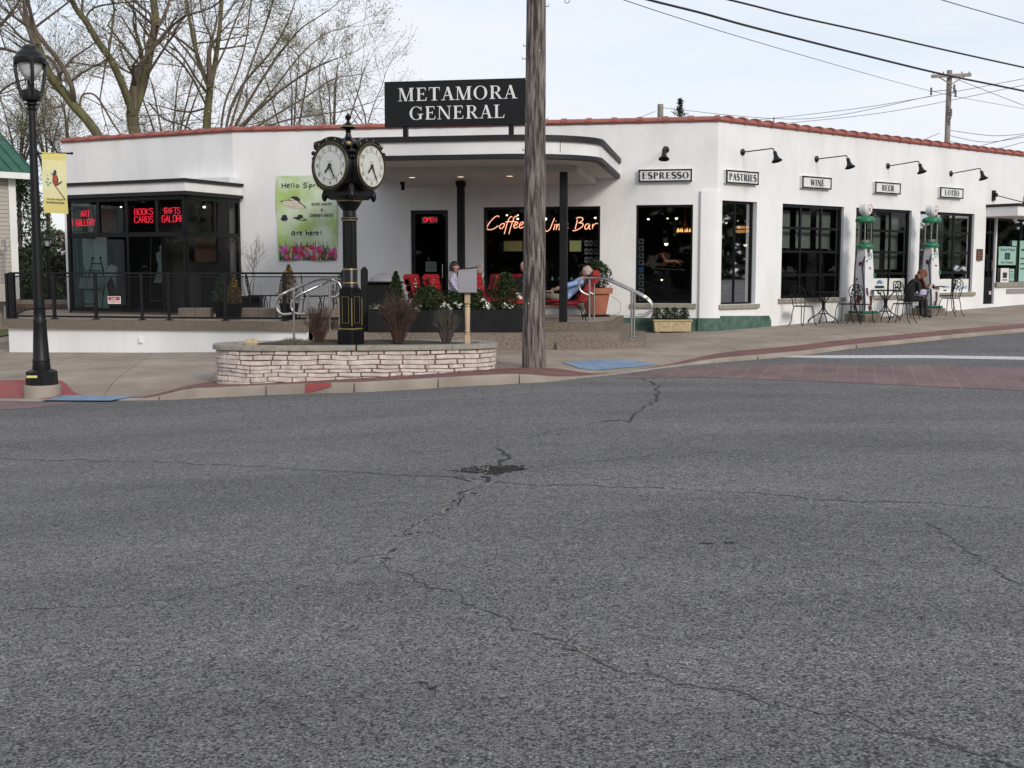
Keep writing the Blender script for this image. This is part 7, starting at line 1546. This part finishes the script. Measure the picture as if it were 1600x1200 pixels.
# ---- inside the display bay
def bpnt(px, py, out): s_, z = BF.sz(px, py, out); return BF.p(s_, z, out)
a, z1 = BF.sz(114, 371, -.8); b, _ = BF.sz(166, 371, -.8); t = thing('partition_panel', tuple(BF.p((a+b)/2, FL+.06, -.8)), 'tall pale mint panel inside the display bay at the left', 'panel'); mb = MB(); BF.box(mb, a, b, FL+.06, z1, -.83, -.8); mb.build('panel', ['mint'], t)
a, z1 = BF.sz(113, 323, -.7); b, z0 = BF.sz(146, 362, -.7); t = thing('hanging_panel', tuple(BF.p((a+b)/2, z0, -.7)), 'pale mint panel hung behind the ART GALLERY neon', 'panel'); mb = MB(); BF.box(mb, a, b, z0, z1, -.72, -.7); mb.build('panel', ['mint'], t)
a, z1 = BF.sz(156, 327, -.7); b, z0 = BF.sz(183, 360, -.7); t = thing('hanging_panel', tuple(BF.p((a+b)/2, z0, -.7)), 'grey panel hung high in the display bay right of the ART GALLERY neon', 'panel'); mb = MB(); BF.box(mb, a, b, z0, z1, -.72, -.7); mb.build('panel', ['interior_pale'], t)
mb = MB(); t = thing('backdrop_screen', tuple(BF.p(1.8, FL+.05, -1.5)), 'dark folding backdrop across the display bay', 'screen'); BF.box(mb, .25, BF.L-.1, FL+.06, zb0-.02, -1.62, -1.6); mb.build('panel', ['black_matte'], t)
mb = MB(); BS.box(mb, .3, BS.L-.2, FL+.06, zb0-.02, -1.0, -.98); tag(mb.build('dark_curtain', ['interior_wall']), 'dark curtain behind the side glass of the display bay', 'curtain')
# easel with pictures
e0 = bpnt(152, 470, -.55); t = thing('easel', (e0.x, e0.y, FL+.05), 'black metal easel holding small pictures in the display bay', 'easel'); mb = MB()
q = lambda px, py, o=-.55: bpnt(px, py, o)
for a, b in (((145, 403), (128, 491)), ((157, 403), (164, 440)), ((157, 405), (174, 470)), ((164, 440), (158, 489)), ((145, 412), (158, 412)), ((136, 423), (158, 423)), ((131, 452), (156, 452)), ((134, 475), (148, 475))): mb.tube([q(*a), q(*b)], .012, 5)
for a in ((145, 403), (157, 403)): mb.ball(q(*a), .028)
mb.build('frame', ['black_matte'], t); mb = MB(); p_ = [q(133, 436, -.54), q(147, 434, -.54), q(151, 451, -.54), q(131, 451, -.54)]; mb.add(p_+[v-BF.n*.01 for v in p_], [(0, 1, 2, 3), (4, 5, 6, 7)]); p_ = [q(162, 420, -.5), q(174, 413, -.5), q(184, 417, -.5), q(181, 449, -.5), q(174, 432, -.5), q(164, 446, -.5)]; mb.add(p_+[v-BF.n*.01 for v in p_], [tuple(range(6)), tuple(range(6, 12))]); mb.build('canvas', ['dress'], t)
# gown on a form
g0 = bpnt(256, 440, -.9); t = thing('dress_form', (g0.x, g0.y, FL+.05), 'pale gown on a dress form in the display bay', 'dress form'); zz = lambda py: BF.sz(256, py, -.9)[1]
mb = MB(); n = 26; vs = []; prf = [(.05, 382), (.075, 386), (.06, 391), (.17, 396), (.16, 404), (.12, 412), (.14, 422), (.20, 434), (.24, 442)]
for r, py in prf:
    for j in range(n): a = 6.283*j/n; rr = r*(1+(.10*math.sin(a*7) if py > 410 else .0)); vs.append((g0.x+rr*math.cos(a), g0.y+rr*.7*math.sin(a), zz(py)))
mb.add(vs, [(i*n+j, i*n+(j+1) % n, (i+1)*n+(j+1) % n, (i+1)*n+j) for i in range(len(prf)-1) for j in range(n)]+[tuple(range(n))], 0, True); mb.build('gown', ['dress'], t); mb = MB(); mb.tube([(g0.x, g0.y, zz(442)), (g0.x, g0.y, FL+.06)], .02, 8); mb.lathe([(.2, FL+.055), (.2, FL+.07), (.03, FL+.1)], (g0.x, g0.y, 0), 20); mb.build('stand', ['black_matte'], t)
t = thing('picture_frame', tuple(bpnt(258, 420, -1.4)), 'tall thin gilt frame behind the gown in the display bay', 'frame'); mb = MB(); p_ = [bpnt(236, 367, -1.4), bpnt(282, 366, -1.4), bpnt(283, 470, -1.4), bpnt(235, 470, -1.4)]
for k in range(4): mb.beam(p_[k], p_[(k+1) % 4], .015, .015)
mb.build('moulding', ['trough'], t)
a = [BS.sz(305, 366, -.5), BS.sz(341, 409, -.5)]; t = thing('painting', tuple(BS.p(a[0][0], a[1][1], -.5)), 'dark red painting behind the side glass of the display bay', 'painting'); mb = MB(); BS.box(mb, a[0][0], a[1][0], a[1][1], a[0][1], -.53, -.5); mb.build('canvas', ['brick_dark'], t)
a = [BS.sz(343, 324, -.5), BS.sz(367, 342, -.5)]; t = thing('painting', tuple(BS.p(a[0][0], a[1][1], -.5)), 'pale sheet high behind the side glass of the display bay', 'painting'); mb = MB(); BS.box(mb, a[0][0], a[1][0], a[1][1], a[0][1], -.53, -.5); mb.build('canvas', ['interior_pale'], t)
# ================================================================ NEIGHBOUR HOUSE
h0 = P(27, 450, 34.0); RZH = R(45); zg = -.1; ze = P(27, 277, 34).z
ux = V(math.cos(RZH), math.sin(RZH), 0); uy = V(-math.sin(RZH), math.cos(RZH), 0); HO = V(h0.x, 34.0, 0)
t = thing('neighbour_house', tuple(HO-ux*4+uy*4), 'beige clapboard house with a green metal roof at the left edge', 'house')
hp = lambda x, y, z: HO+ux*x+uy*y+V(0, 0, z)
HW_ = Wall(tuple((HO-ux*9).xy), tuple(HO.xy)); HS = Wall(tuple(HO.xy), tuple((HO+uy*8).xy))
mb = MB()
for k in range(int((ze-zg-.9)/.115)+1):
    z = zg+.9+k*.115
    for W in (HW_, HS):
        L_ = W.L; mb.add([W.p(0, z, .028), W.p(L_, z, .028), W.p(L_, z+.112, .008), W.p(0, z+.112, .008)], [(0, 1, 2, 3)]); mb.add([W.p(0, z, 0), W.p(L_, z, 0), W.p(L_, z, .028), W.p(0, z, .028)], [(0, 1, 2, 3)])
mb.prism([tuple(hp(*q, 0).xy) for q in ((-9, 0), (0, 0), (0, 8), (-9, 8))], zg-.5, ze)
mb.add([hp(0, 0, ze), hp(0, 8, ze), hp(0, 4, ze+2.2), hp(-9, 0, ze), hp(-9, 8, ze), hp(-9, 4, ze+2.2)], [(0, 1, 2), (3, 5, 4)]); mb.build('wall', ['siding'], t)
mb = MB(); HW_.box(mb, 0, HW_.L+.03, zg-.4, zg+.9, .03, .07); mb.build('foundation', ['concrete'], t)
mb = MB(); HW_.box(mb, HW_.L-.16, HW_.L+.04, zg+.9, ze, .03, .06); HS.box(mb, 0, .16, zg+.9, ze, .03, .06); mb.build('corner_board', ['white_paint'], t)
ov = .42; sl_ = .56; r0 = ze+.10
mb = MB()
for s_ in (0, 1):
    ya, yb = (-.45, 4) if s_ == 0 else (8.45, 4); f0 = hp(ov, ya, r0); f1 = hp(-9.5, ya, r0); g0 = hp(ov, yb, r0+4.45*sl_); g1 = hp(-9.5, yb, r0+4.45*sl_); u_ = V(0, 0, .05)
    mb.add([f0, f1, g1, g0, f0+u_, f1+u_, g1+u_, g0+u_], [(0, 1, 2, 3), (4, 5, 6, 7), (0, 1, 5, 4), (0, 3, 7, 4), (1, 2, 6, 5)])
    for k in range(33): x = ov-.02-k*.3; mb.beam(hp(x, ya, r0+.06), hp(x, yb, r0+.06+4.45*sl_), .03, .05)
mb.build('roof', ['roof_green'], t)
mb = MB(); mb.beam(hp(ov, -.43, ze+.02), hp(-9.5, -.43, ze+.02), .05, .17)
mb.beam(hp(ov-.02, -.43, ze+.02), hp(ov-.02, 4, ze+.02+4.43*sl_), .05, .14); mb.box(hp(-4.5, -.2, ze-.02), (9.9, .5, .03), RZH); mb.build('fascia', ['white_paint'], t)
mb = MB(); q = P(5.5, 379, 33.2); mb.bbox(q, (.1, .08, .16), .01); mb.tube([q+V(.02, .1, -.08), P(7, 395, 33.3), P(7.5, 500, 33.3)], .025, 6); mb.tube(spline([q+V(0, -.03, 0), P(12, 370, 33.2), P(16, 380, 33.2), P(8, 392, 33.2)], 5), .008, 4); mb.build('meter_conduit', ['grey_panel'], t)
mb = MB(); mb.bbox(P(2, 458, 33.1), (.42, .18, .5), .02, RZH); mb.build('meter_box', ['siding'], t)
# ================================================================ TREES
def limb_px(mb, pts, Y, dY=0, n=8, seed=0):
    r_ = random.Random(seed); V3 = []; rs = []
    for i, (px, py, w) in enumerate(pts):
        yy = Y+dY*i/(len(pts)-1)+r_.uniform(-.15, .15); q = P(px, py, yy); V3.append(q); rs.append(w*yy/FPX/2)
    sp_ = spline(V3, 5); RR = []
    for i in range(len(sp_)): f = i/5; k = min(len(rs)-2, int(f)); RR.append(rs[k]+(rs[k+1]-rs[k])*(f-k))
    mb.tube(sp_, RR, n, 0, True, False); return sp_, RR
def tree(name, Y, base, limbs, lab, seed, mats=('bark_moss', 'bark', 'bud'), tw=1.0, dep=3, dens=1.0, leafn=1, grp='bare spring trees behind the store', size=.07, up=.10, tl=2.2):
    r_ = random.Random(seed); b = P(base[0], base[1], Y); b0 = V(b.x+base[3] if len(base) > 3 else b.x, Y, zroad(b.x, Y)+.1)
    t = thing(name, tuple(b0), lab, 'tree', grp)
    mb = MB(); w = base[2]*Y/FPX/2; mb.tube(spline([b0-V(0, 0, .3), b0.lerp(b, .5)+V((b.x-b0.x)*-.1, 0, 0), b], 5), [w*1.45]*2+[w*1.2]*4+[w*1.05]*5, 12, 0, True, False)
    br = MB(); tips = []
    for li, (dY, pts) in enumerate(limbs):
        big = pts[0][2] > 8
        sp_, RR = limb_px(mb if big else br, pts, Y, dY, 10 if big else 6, seed+li)
        L_ = sum((sp_[i+1]-sp_[i]).length for i in range(len(sp_)-1)); k = int(L_*tw*dens)
        for _ in range(k):
            i = r_.randint(max(1, len(sp_)//6), len(sp_)-2); d = (sp_[i+1]-sp_[i]).normalized(); nd = (d*.55+V(r_.gauss(0, .7), r_.gauss(0, .7), r_.gauss(.15, .45))).normalized()
            rec(br, sp_[i], nd, r_.uniform(.6, 1.25)*tl*(.45+.55*min(1, RR[i]/.08)), max(.012, min(RR[i]*.5, .05)), dep, r_, up, 3, .5, .0052, tips)
        rec(br, sp_[-1], (sp_[-1]-sp_[-3]).normalized(), 1.6, RR[-1], dep, r_, up, 3, .45, .0052, tips)
    mb.build('trunk', [mats[0]], t); br.build('branches', [mats[1]], t)
    lf = MB(); r_.shuffle(tips); leaves(lf, tips[:int(len(tips)*min(1, leafn))], size, r_, 0, 3, .15); lf.build('buds', [mats[2]], t); return t
tree('bare_tree', 40, (214, 214, 18), [
 (0, [(214, 218, 18), (208, 195, 18), (207, 172, 18)]), (-2, [(208, 178, 13), (198, 150, 12), (188, 125, 11), (172, 92, 10), (155, 68, 10), (135, 35, 9), (118, 12, 8), (98, -30, 7)]),
 (1, [(209, 176, 14), (221, 140, 14), (229, 105, 14), (236, 70, 13), (243, 35, 12), (240, 0, 11), (238, -50, 9)]), (2, [(246, 42, 6), (257, 25, 6), (265, 0, 5), (270, -30, 4)]), (0, [(240, 60, 6), (236, 25, 5), (222, 12, 5), (205, -5, 4)]),
 (-2, [(248, 66, 4), (270, 40, 3.5), (290, 25, 3), (330, 12, 2.5), (350, -5, 2)]), (2, [(150, 62, 4), (135, 30, 3), (148, 12, 3), (180, 5, 2.5)]), (3, [(232, 90, 4), (225, 60, 3), (228, 20, 2.5), (222, -10, 2)]), (-1, [(190, 128, 4), (170, 90, 3), (160, 130, 2.5)]), (-2, [(232, 160, 2.5), (255, 185, 3), (285, 195, 3), (305, 207, 3)])],
 'tall forked bare tree with a mossy trunk above the display bay', 3, dens=1.0)
tree('bare_tree', 36, (162, 216, 15, 1.2), [
 (0, [(160, 222, 15), (138, 190, 14), (118, 168, 14), (98, 142, 13), (80, 120, 12), (70, 100, 11)]), (1, [(72, 104, 10), (62, 75, 9), (52, 45, 8), (40, 20, 7), (38, -20, 6)]),
 (-1, [(116, 164, 8), (112, 135, 8), (95, 100, 7), (72, 70, 7), (55, 45, 6), (42, -5, 5)]), (1, [(95, 135, 6), (90, 108, 6), (76, 90, 5), (60, 85, 4)]), (-1, [(100, 165, 4), (75, 172, 3), (55, 190, 3), (40, 200, 2)]), (1, [(60, 70, 4), (35, 60, 4), (10, 35, 3), (-20, 20, 3)]), (0, [(125, 180, 4), (128, 150, 3), (150, 150, 3), (175, 190, 3), (190, 212, 2.5)])],
 'leaning bare tree with thick limbs behind the street lamp', 13, tl=1.7)
tree('bare_tree', 42, (323, 208, 13), [
 (0, [(323, 212, 13), (324, 180, 12), (327, 150, 11), (328, 132, 10)]), (0, [(328, 138, 8.5), (316, 110, 7), (305, 75, 6), (298, 40, 5.5), (292, 5, 5), (290, -30, 4)]), (1, [(328, 138, 9), (335, 105, 8), (340, 70, 7), (344, 35, 6), (347, 0, 5), (350, -30, 4)]),
 (-2, [(322, 165, 3.5), (305, 130, 3.5), (285, 100, 3), (262, 80, 3)]), (2, [(303, 80, 4), (285, 65, 3.5), (258, 48, 3), (240, 42, 2)]), (1, [(330, 120, 4), (350, 80, 3), (365, 40, 3), (380, 5, 2.5)]), (-1, [(338, 90, 3), (330, 60, 3), (318, 30, 2.5), (312, 0, 2)]), (2, [(318, 170, 3), (295, 175, 3), (265, 170, 2)])],
 'slim bare tree with a mossy forked trunk left of centre', 17, dens=.9)
fan = []
for a in ([(352, 208, 5), (362, 165, 4.5), (385, 125, 4), (420, 85, 3.5), (445, 45, 3), (460, 5, 2)], [(362, 208, 5), (385, 165, 4.5), (412, 120, 4), (440, 80, 3.5), (470, 45, 2.5), (500, 25, 1.6)], [(372, 208, 4.5), (400, 175, 4), (440, 140, 3.5), (485, 110, 3), (510, 98, 2.2), (530, 90, 1.2)],
          [(385, 208, 4), (430, 180, 3.5), (480, 150, 3), (512, 128, 2.2), (534, 120, 1.2)], [(345, 205, 4), (352, 160, 3.5), (372, 110, 3), (385, 60, 2.5), (392, 0, 2)], [(398, 208, 3.5), (440, 190, 3), (490, 180, 2.5), (530, 175, 2)], [(358, 205, 4), (375, 150, 3.5), (400, 80, 3), (418, 30, 2.5), (430, -10, 2)], [(368, 205, 3), (415, 155, 3), (470, 85, 2.5), (505, 55, 2)]): fan.append((random.Random(a[0][0]).uniform(-3, 3), a))
tree('spreading_tree', 46, (365, 214, 14), fan, 'wide spreading bare tree of many thin stems above the green banner', 23, ('bark', 'bark', 'bud'), dens=.9, tl=1.35)
tree('bare_tree', 44, (-40, 300, 18), [(0, [(-40, 300, 18), (-45, 200, 17), (-42, 120, 15), (-30, 60, 10), (-25, -20, 8)]), (-1, [(-40, 110, 7), (-10, 78, 5), (20, 80, 5), (38, 90, 3)]), (-2, [(-40, 80, 6), (0, 40, 5), (25, 10, 4), (40, -20, 3)]), (0, [(-35, 60, 6), (-5, 5, 5), (10, -20, 3)]), (-1, [(-42, 150, 5), (-10, 150, 3.5), (20, 130, 3), (60, 120, 2)])], 'bare tree reaching in from beyond the left edge of the photo', 29, dens=1.1, tl=2.2)
tree('small_bare_tree', 52, (572, 205, 3), [(0, [(572, 208, 3), (570, 180, 2.5), (560, 150, 1.6)]), (0, [(573, 200, 2), (582, 170, 1.8), (590, 150, 1.2)]), (0, [(571, 200, 2), (556, 175, 1.6), (548, 160, 1)])], 'small twiggy bare tree just right of the clock finial', 31, ('bark', 'bark', 'bud'), dens=1.6, dep=2, leafn=.2, tl=1.0)
for px, Y, sd, top, lab in ((75, 50, 41, 190, 'tangled bare tree behind the yellow banner'), (110, 54, 42, 200, 'thin bare tree at the left corner of the store roof'), (265, 55, 43, 130, 'thin bare tree rising between the two mossy trunks'), (455, 58, 44, 140, 'thin bare tree low behind the spreading tree'), (520, 60, 45, 150, 'thin bare tree left of the clock finial'), (30, 52, 46, 180, 'tangled bare tree above the green roof')):
    r_ = random.Random(sd); lim = []
    for k in range(5): a = r_.gauss(0, 22); lim.append((r_.uniform(-2, 2), [(px, 330, 5), (px+a*.3, 260, 4), (px+a*.8, (top+260)/2, 3), (px+a*1.5, top, 2)]))
    tree('thicket_tree', Y, (px, 330, 6), lim, lab, sd, ('bark', 'bark', 'bud'), dens=1.0, dep=3, tl=1.5)
# dark evergreens and shrubs in the gap by the house
for px, Y, r, h, lf, lab, sd, gr in ((38, 42, 1.2, 5.0, 'leaf_dark', 'dark evergreen against the corner of the beige house', 51, None), (88, 46, 1.6, 3.2, 'leaf_grey', 'dull green bush behind the distant lamp', 52, None), (64, 44, 1.5, 2.6, 'leaf_box', 'mid green bush behind the terrace railing', 53, None), (100, 42, .9, 2.2, 'far_leaf', 'dark bush beside the display bay frame', 54, None), (48, 40, 1.1, 1.7, 'leaf_box', 'low green bush right of the beige house', 55, None)):
    conifer('evergreen_bush', at(px, Y, zroad(at(px, Y, 0).x, Y)+.15), r, h, 8000, [lf], lab, sd, None, .35 if h > 5 else 0, 'bushes between the house and the store', .12)
# hidden edge of the wood: one mass far behind everything
def woods(name, pts, h, seed, lab, sz_=.9, dens=1.0, mat='far_leaf'):
    mb = MB(); r_ = random.Random(seed)
    for i in range(len(pts)-1):
        a, b = Vector(pts[i]), Vector(pts[i+1]); L_ = (b-a).length
        for _ in range(int(L_*h*3.2*dens)):
            f = r_.random(); q = a.lerp(b, f); hh = h*(.75+.35*noise.noise(Vector((q.x*.09, q.y*.09, seed))))+.6*noise.noise(Vector((q.x*.6, q.y*.6, 0))); z = hh*r_.random()**.75
            leaves(mb, [(q.x+r_.gauss(0, 1.2), q.y+r_.gauss(0, 1.2), z)], sz_, r_, 0, 1, 0, .8)
    return tag(mb.build(name, [mat]), lab, 'wood', kind='stuff')
woods('far_wood', [(-62, 78), (-24, 82), (12, 84)], 4.6, 5, 'dim wooded edge far behind the store', 1.0, 1.3)
woods('reflected_trees', [(85, 70), (95, 20), (80, -25), (35, -55), (-10, -62), (-50, -48), (-80, -10), (-85, 35), (-72, 66)], 10.5, 6, 'belt of dark trees around the crossing, beyond the frame', 1.7, 1.9)  # unseen belt, added so the shop windows mirror dark trees instead of sky
# ================================================================ FAR LAMP, FENCE AND BENCH IN THE GAP
c0 = at(78, 36, zroad(at(78, 36, 0).x, 36)+.15); t = thing('street_lamp', tuple(c0), 'small distant black lamp seen past the yellow banner', 'street lamp'); zz = lambda py: EYE+(423-py)*36/FPX
mb = MB(); mb.tube([c0, V(c0.x, 36, zz(387))], [.07, .045], 10); mb.lathe([(.12, 0), (.12, .5), (.07, .7)], c0, 12); mb.build('pole', ['black_paint'], t)
mb = MB(); mb.lathe([(.05, zz(389)), (.11, zz(386)), (.03, zz(384.5))], (c0.x, 36, 0), 12); mb.lathe([(.17, zz(376)), (.17, zz(374.5)), (.10, zz(372)), (.02, zz(369.5))], (c0.x, 36, 0), 14)
for k in range(4): a = R(45+90*k); mb.tube([V(c0.x+.09*math.cos(a), 36+.09*math.sin(a), zz(386)), V(c0.x+.15*math.cos(a), 36+.15*math.sin(a), zz(376))], .012, 5)
mb.build('lantern', ['black_paint'], t); mb = MB(); mb.lathe([(.06, zz(385)), (.13, zz(376.5))], (c0.x, 36, 0), 14); mb.build('lens', ['lens'], t)
a, b = P(27, 480, 30.5), P(104, 480, 30.5); t = thing('low_fence', ((a.x+b.x)/2, 30.5, 0), 'low black fence with a reddish board beyond the terrace', 'fence'); mb = MB(); mb.box(((a.x+b.x)/2, 30.5, P(60, 478, 30.5).z), (b.x-a.x, .06, .10)); mb.build('board', ['brick_dark'], t)
mb = MB(); z0, z1 = P(60, 497, 30.5).z-.1, P(60, 481, 30.5).z
for k in range(22): x = a.x+(b.x-a.x)*k/21; mb.box((x, 30.54, (z0+z1)/2), (.03, .03, z1-z0))
mb.box(((a.x+b.x)/2, 30.54, z0), (b.x-a.x, .04, .04)); mb.build('pickets', ['black_matte'], t)
mb = MB(); a, b = P(27, 470, 33), P(104, 470, 33); mb.prism([(a.x, 33), (b.x, 33), (b.x, 33.4), (a.x, 33.4)], -.3, P(60, 470, 33).z+.02); tag(mb.build('garden_wall', ['concrete']), 'low pale garden wall beyond the black fence', 'wall')
# ================================================================ FAR POLES, WIRES, ROOF TOP BITS
def farpole(px, Y, ytop, w, lab, arm=None):
    a = P(px, 423, Y); x = a.x; zt = P(px, ytop, Y).z; t = thing('utility_pole', (x, Y, .3), lab, 'utility pole'); mb = MB(); mb.tube([V(x, Y, -.3), V(x, Y, zt)], [w*1.15*Y/FPX/2, w*Y/FPX/2], 12); mb.build('trunk', ['wood_far'], t)
    if arm:
        s_ = Y/FPX; mb = MB(); z = P(px, arm, Y).z; mb.beam(V(x-30*s_, Y-.2, z-.04), V(x+30*s_, Y-.2, z+.02), .1, .12); mb.beam(V(x-22*s_, Y-.2, z-.02), V(x, Y-.2, z-.35), .04, .04); mb.beam(V(x+22*s_, Y-.2, z-.02), V(x, Y-.2, z-.35), .04, .04); mb.build('crossarm', ['wood_far'], t)
        for dx, dy in ((-27, 0), (-12, 0), (16, 0), (27, 0)): q = V(x+dx*s_, Y-.2, z+.06); mb = MB(); mb.lathe([(.03, 0), (.05, .04), (.035, .08), (.055, .12), (.02, .17)], q, 6); mb.v = [q+(v-q)*.55 for v in mb.v]; mb.build('insulator', ['insulator'], t)
        for dx, py in ((-18, 143), (18, 138), (20, 146), (9, 171), (12, 180), (10, 190), (13, 176)): q = P(px+dx, py, Y-.3); mb = MB(); mb.lathe([(.03, -.14), (.055, -.1), (.03, -.05), (.055, 0), (.03, .05), (.055, .1), (.02, .16)], q, 8); mb.tube([q, V(x, Y, q.z+.1)], .015, 5); mb.build('insulator', ['insulator'], t)
    return t
farpole(1473, 48, 110, 8, 'distant utility pole with a crossarm above the right roof', 119)
farpole(1029, 60, 163, 9, 'distant utility pole stub above the roof right of the canopy'); 
t = thing('conifer_tree', (P(1061, 300, 58).x, 58, .3), 'dark spindly conifer top above the roof beside the distant pole stub', 'tree'); r_ = random.Random(8); x = P(1061, 300, 58).x; zt = P(1061, 156, 58).z
mb = MB(); mb.tube([V(x, 58, .2), V(x, 58, zt)], [.22, .03], 8); mb.build('trunk', ['bark'], t); mb = MB()
for k in range(260):
    f = r_.random()**1.7; z = zt-.02-f*9; l_ = .05+f*4.6*r_.uniform(.25, 1)*(1 if r_.random() > .2 else 1.3); a = r_.uniform(0, 6.28); d = V(math.cos(a), math.sin(a), .22); p = V(x, 58, z)
    for j in range(int(12+l_*14)): q = p+d*l_*r_.random(); leaves(mb, [q], .12, r_, 0, 1, .05, .4)
mb.build('needles', ['far_leaf'], t)
for px, Y, py, lab in ((1095, 56, 183, 'tiny conifer tip on the roof line near the dark conifer'), (1209, 40, 183, 'thin aerial standing above the right roof edge')):
    q = P(px, py, Y); t = thing('roof_aerial' if px > 1200 else 'conifer_tree', (q.x, Y, 3.5), lab, 'aerial' if px > 1200 else 'tree'); mb = MB(); mb.tube([V(q.x, Y, 3), q], .02, 5); s_ = Y/FPX
    for k in range(2 if px > 1200 else 9): 
        z = q.z-.1-(k*.1 if px < 1200 else .22+k*.1); l_ = (.05+.05*k) if px < 1200 else .18
        mb.beam(V(q.x-l_, Y, z-.06), V(q.x, Y, z), .03, .03); mb.beam(V(q.x+l_*(1 if px < 1200 else 1.2), Y, z+(.12 if px > 1200 else -.06)), V(q.x, Y, z), .03, .03)
    mb.build('mast' if px > 1200 else 'needles', ['insulator' if px > 1200 else 'far_leaf'], t)
def wire(pts, r, lab, grp=None):
    q = spline([P(a, b, y) for a, b, y in pts], 10); mb = MB(); mb.tube(q, r, 5); o = mb.build('overhead_wire', ['wire']); tag(o, lab, 'wire', grp); return o
pt_ = V(PX+.03, PY, 0)
wire([(839, -46, 18.7), (1014, 0, 20.3), (1096, 20.5, 21.1), (1160, 38.5, 21.7), (1248, 61, 22.6), (1336, 83, 23.5), (1472, 116, 25), (1600, 142.5, 26.5), (1800, 186, 29)], .022, 'lower thick cable sagging across the sky to the right')
o = wire([(839, -70, 18.7), (1140, 0, 21), (1240, 25, 22), (1360, 51.5, 23), (1480, 79, 24.5), (1600, 105.5, 26), (1800, 148, 28.5)], .019, 'upper thick cable crossing the sky to the right')
wire([(839, -58, 18.7), (975, 0, 22), (1225, 78, 30), (1462, 144, 46), (1600, 170, 52)], .008, 'thin wire running from the near pole down to the distant crossarm pole')
wire([(1380, -30, 24), (1472, 0, 25), (1600, 37, 27), (1800, 95, 30)], .010, 'thin wire in the top right corner of the sky')
GW = 'faint wires beyond the right roof'
for pts, lab in (([(1031, 168, 60), (1250, 186, 55), (1455, 150, 48)], 'faint wire from the pole stub toward the distant crossarm'), ([(1120, 194, 62), (1350, 168, 55), (1600, 123, 50)], 'faint wire rising right, upper of the pair over the tiles'), ([(1180, 197, 62), (1380, 176, 56), (1600, 133, 50)], 'faint wire rising right, lower of the pair over the tiles'),
                 ([(1480, 203, 48), (1550, 212, 50), (1600, 209, 52)], 'faint wire dipping right of the crossarm pole, uppermost'), ([(1480, 211, 48), (1540, 222, 50), (1600, 214, 52)], 'faint wire dipping right of the crossarm pole, middle'), ([(1480, 220, 48), (1550, 232, 50), (1600, 222, 52)], 'faint wire dipping right of the crossarm pole, lowest'), ([(1420, 228, 52), (1468, 208, 50)], 'short faint wire meeting the crossarm pole from the left'), ([(1500, 236, 52), (1600, 211, 50)], 'faint wire rising from the far right roof edge'), ([(1485, 120, 48), (1600, 165, 52)], 'faint wire leaving the distant crossarm to the right'), ([(940, 192, 60), (985, 188, 60), (1024, 174, 60)], 'faint wire climbing to the pole stub from the left')):
    wire(pts, .011, lab, GW)
q = P(886, 1, 20.0); t = thing('wire_insulator', tuple(q), 'small wire loop hanging at the top edge right of the pole', 'insulator'); mb = MB(); mb.tube([q+V(.04*math.cos(R(a)), 0, .04*math.sin(R(a))) for a in range(0, 360, 30)], .006, 5, closed=True); mb.tube([q+V(0, 0, .04), P(880, -36, 19.0)], .005, 4); mb.build('loop', ['wire'], t)

if False: pass
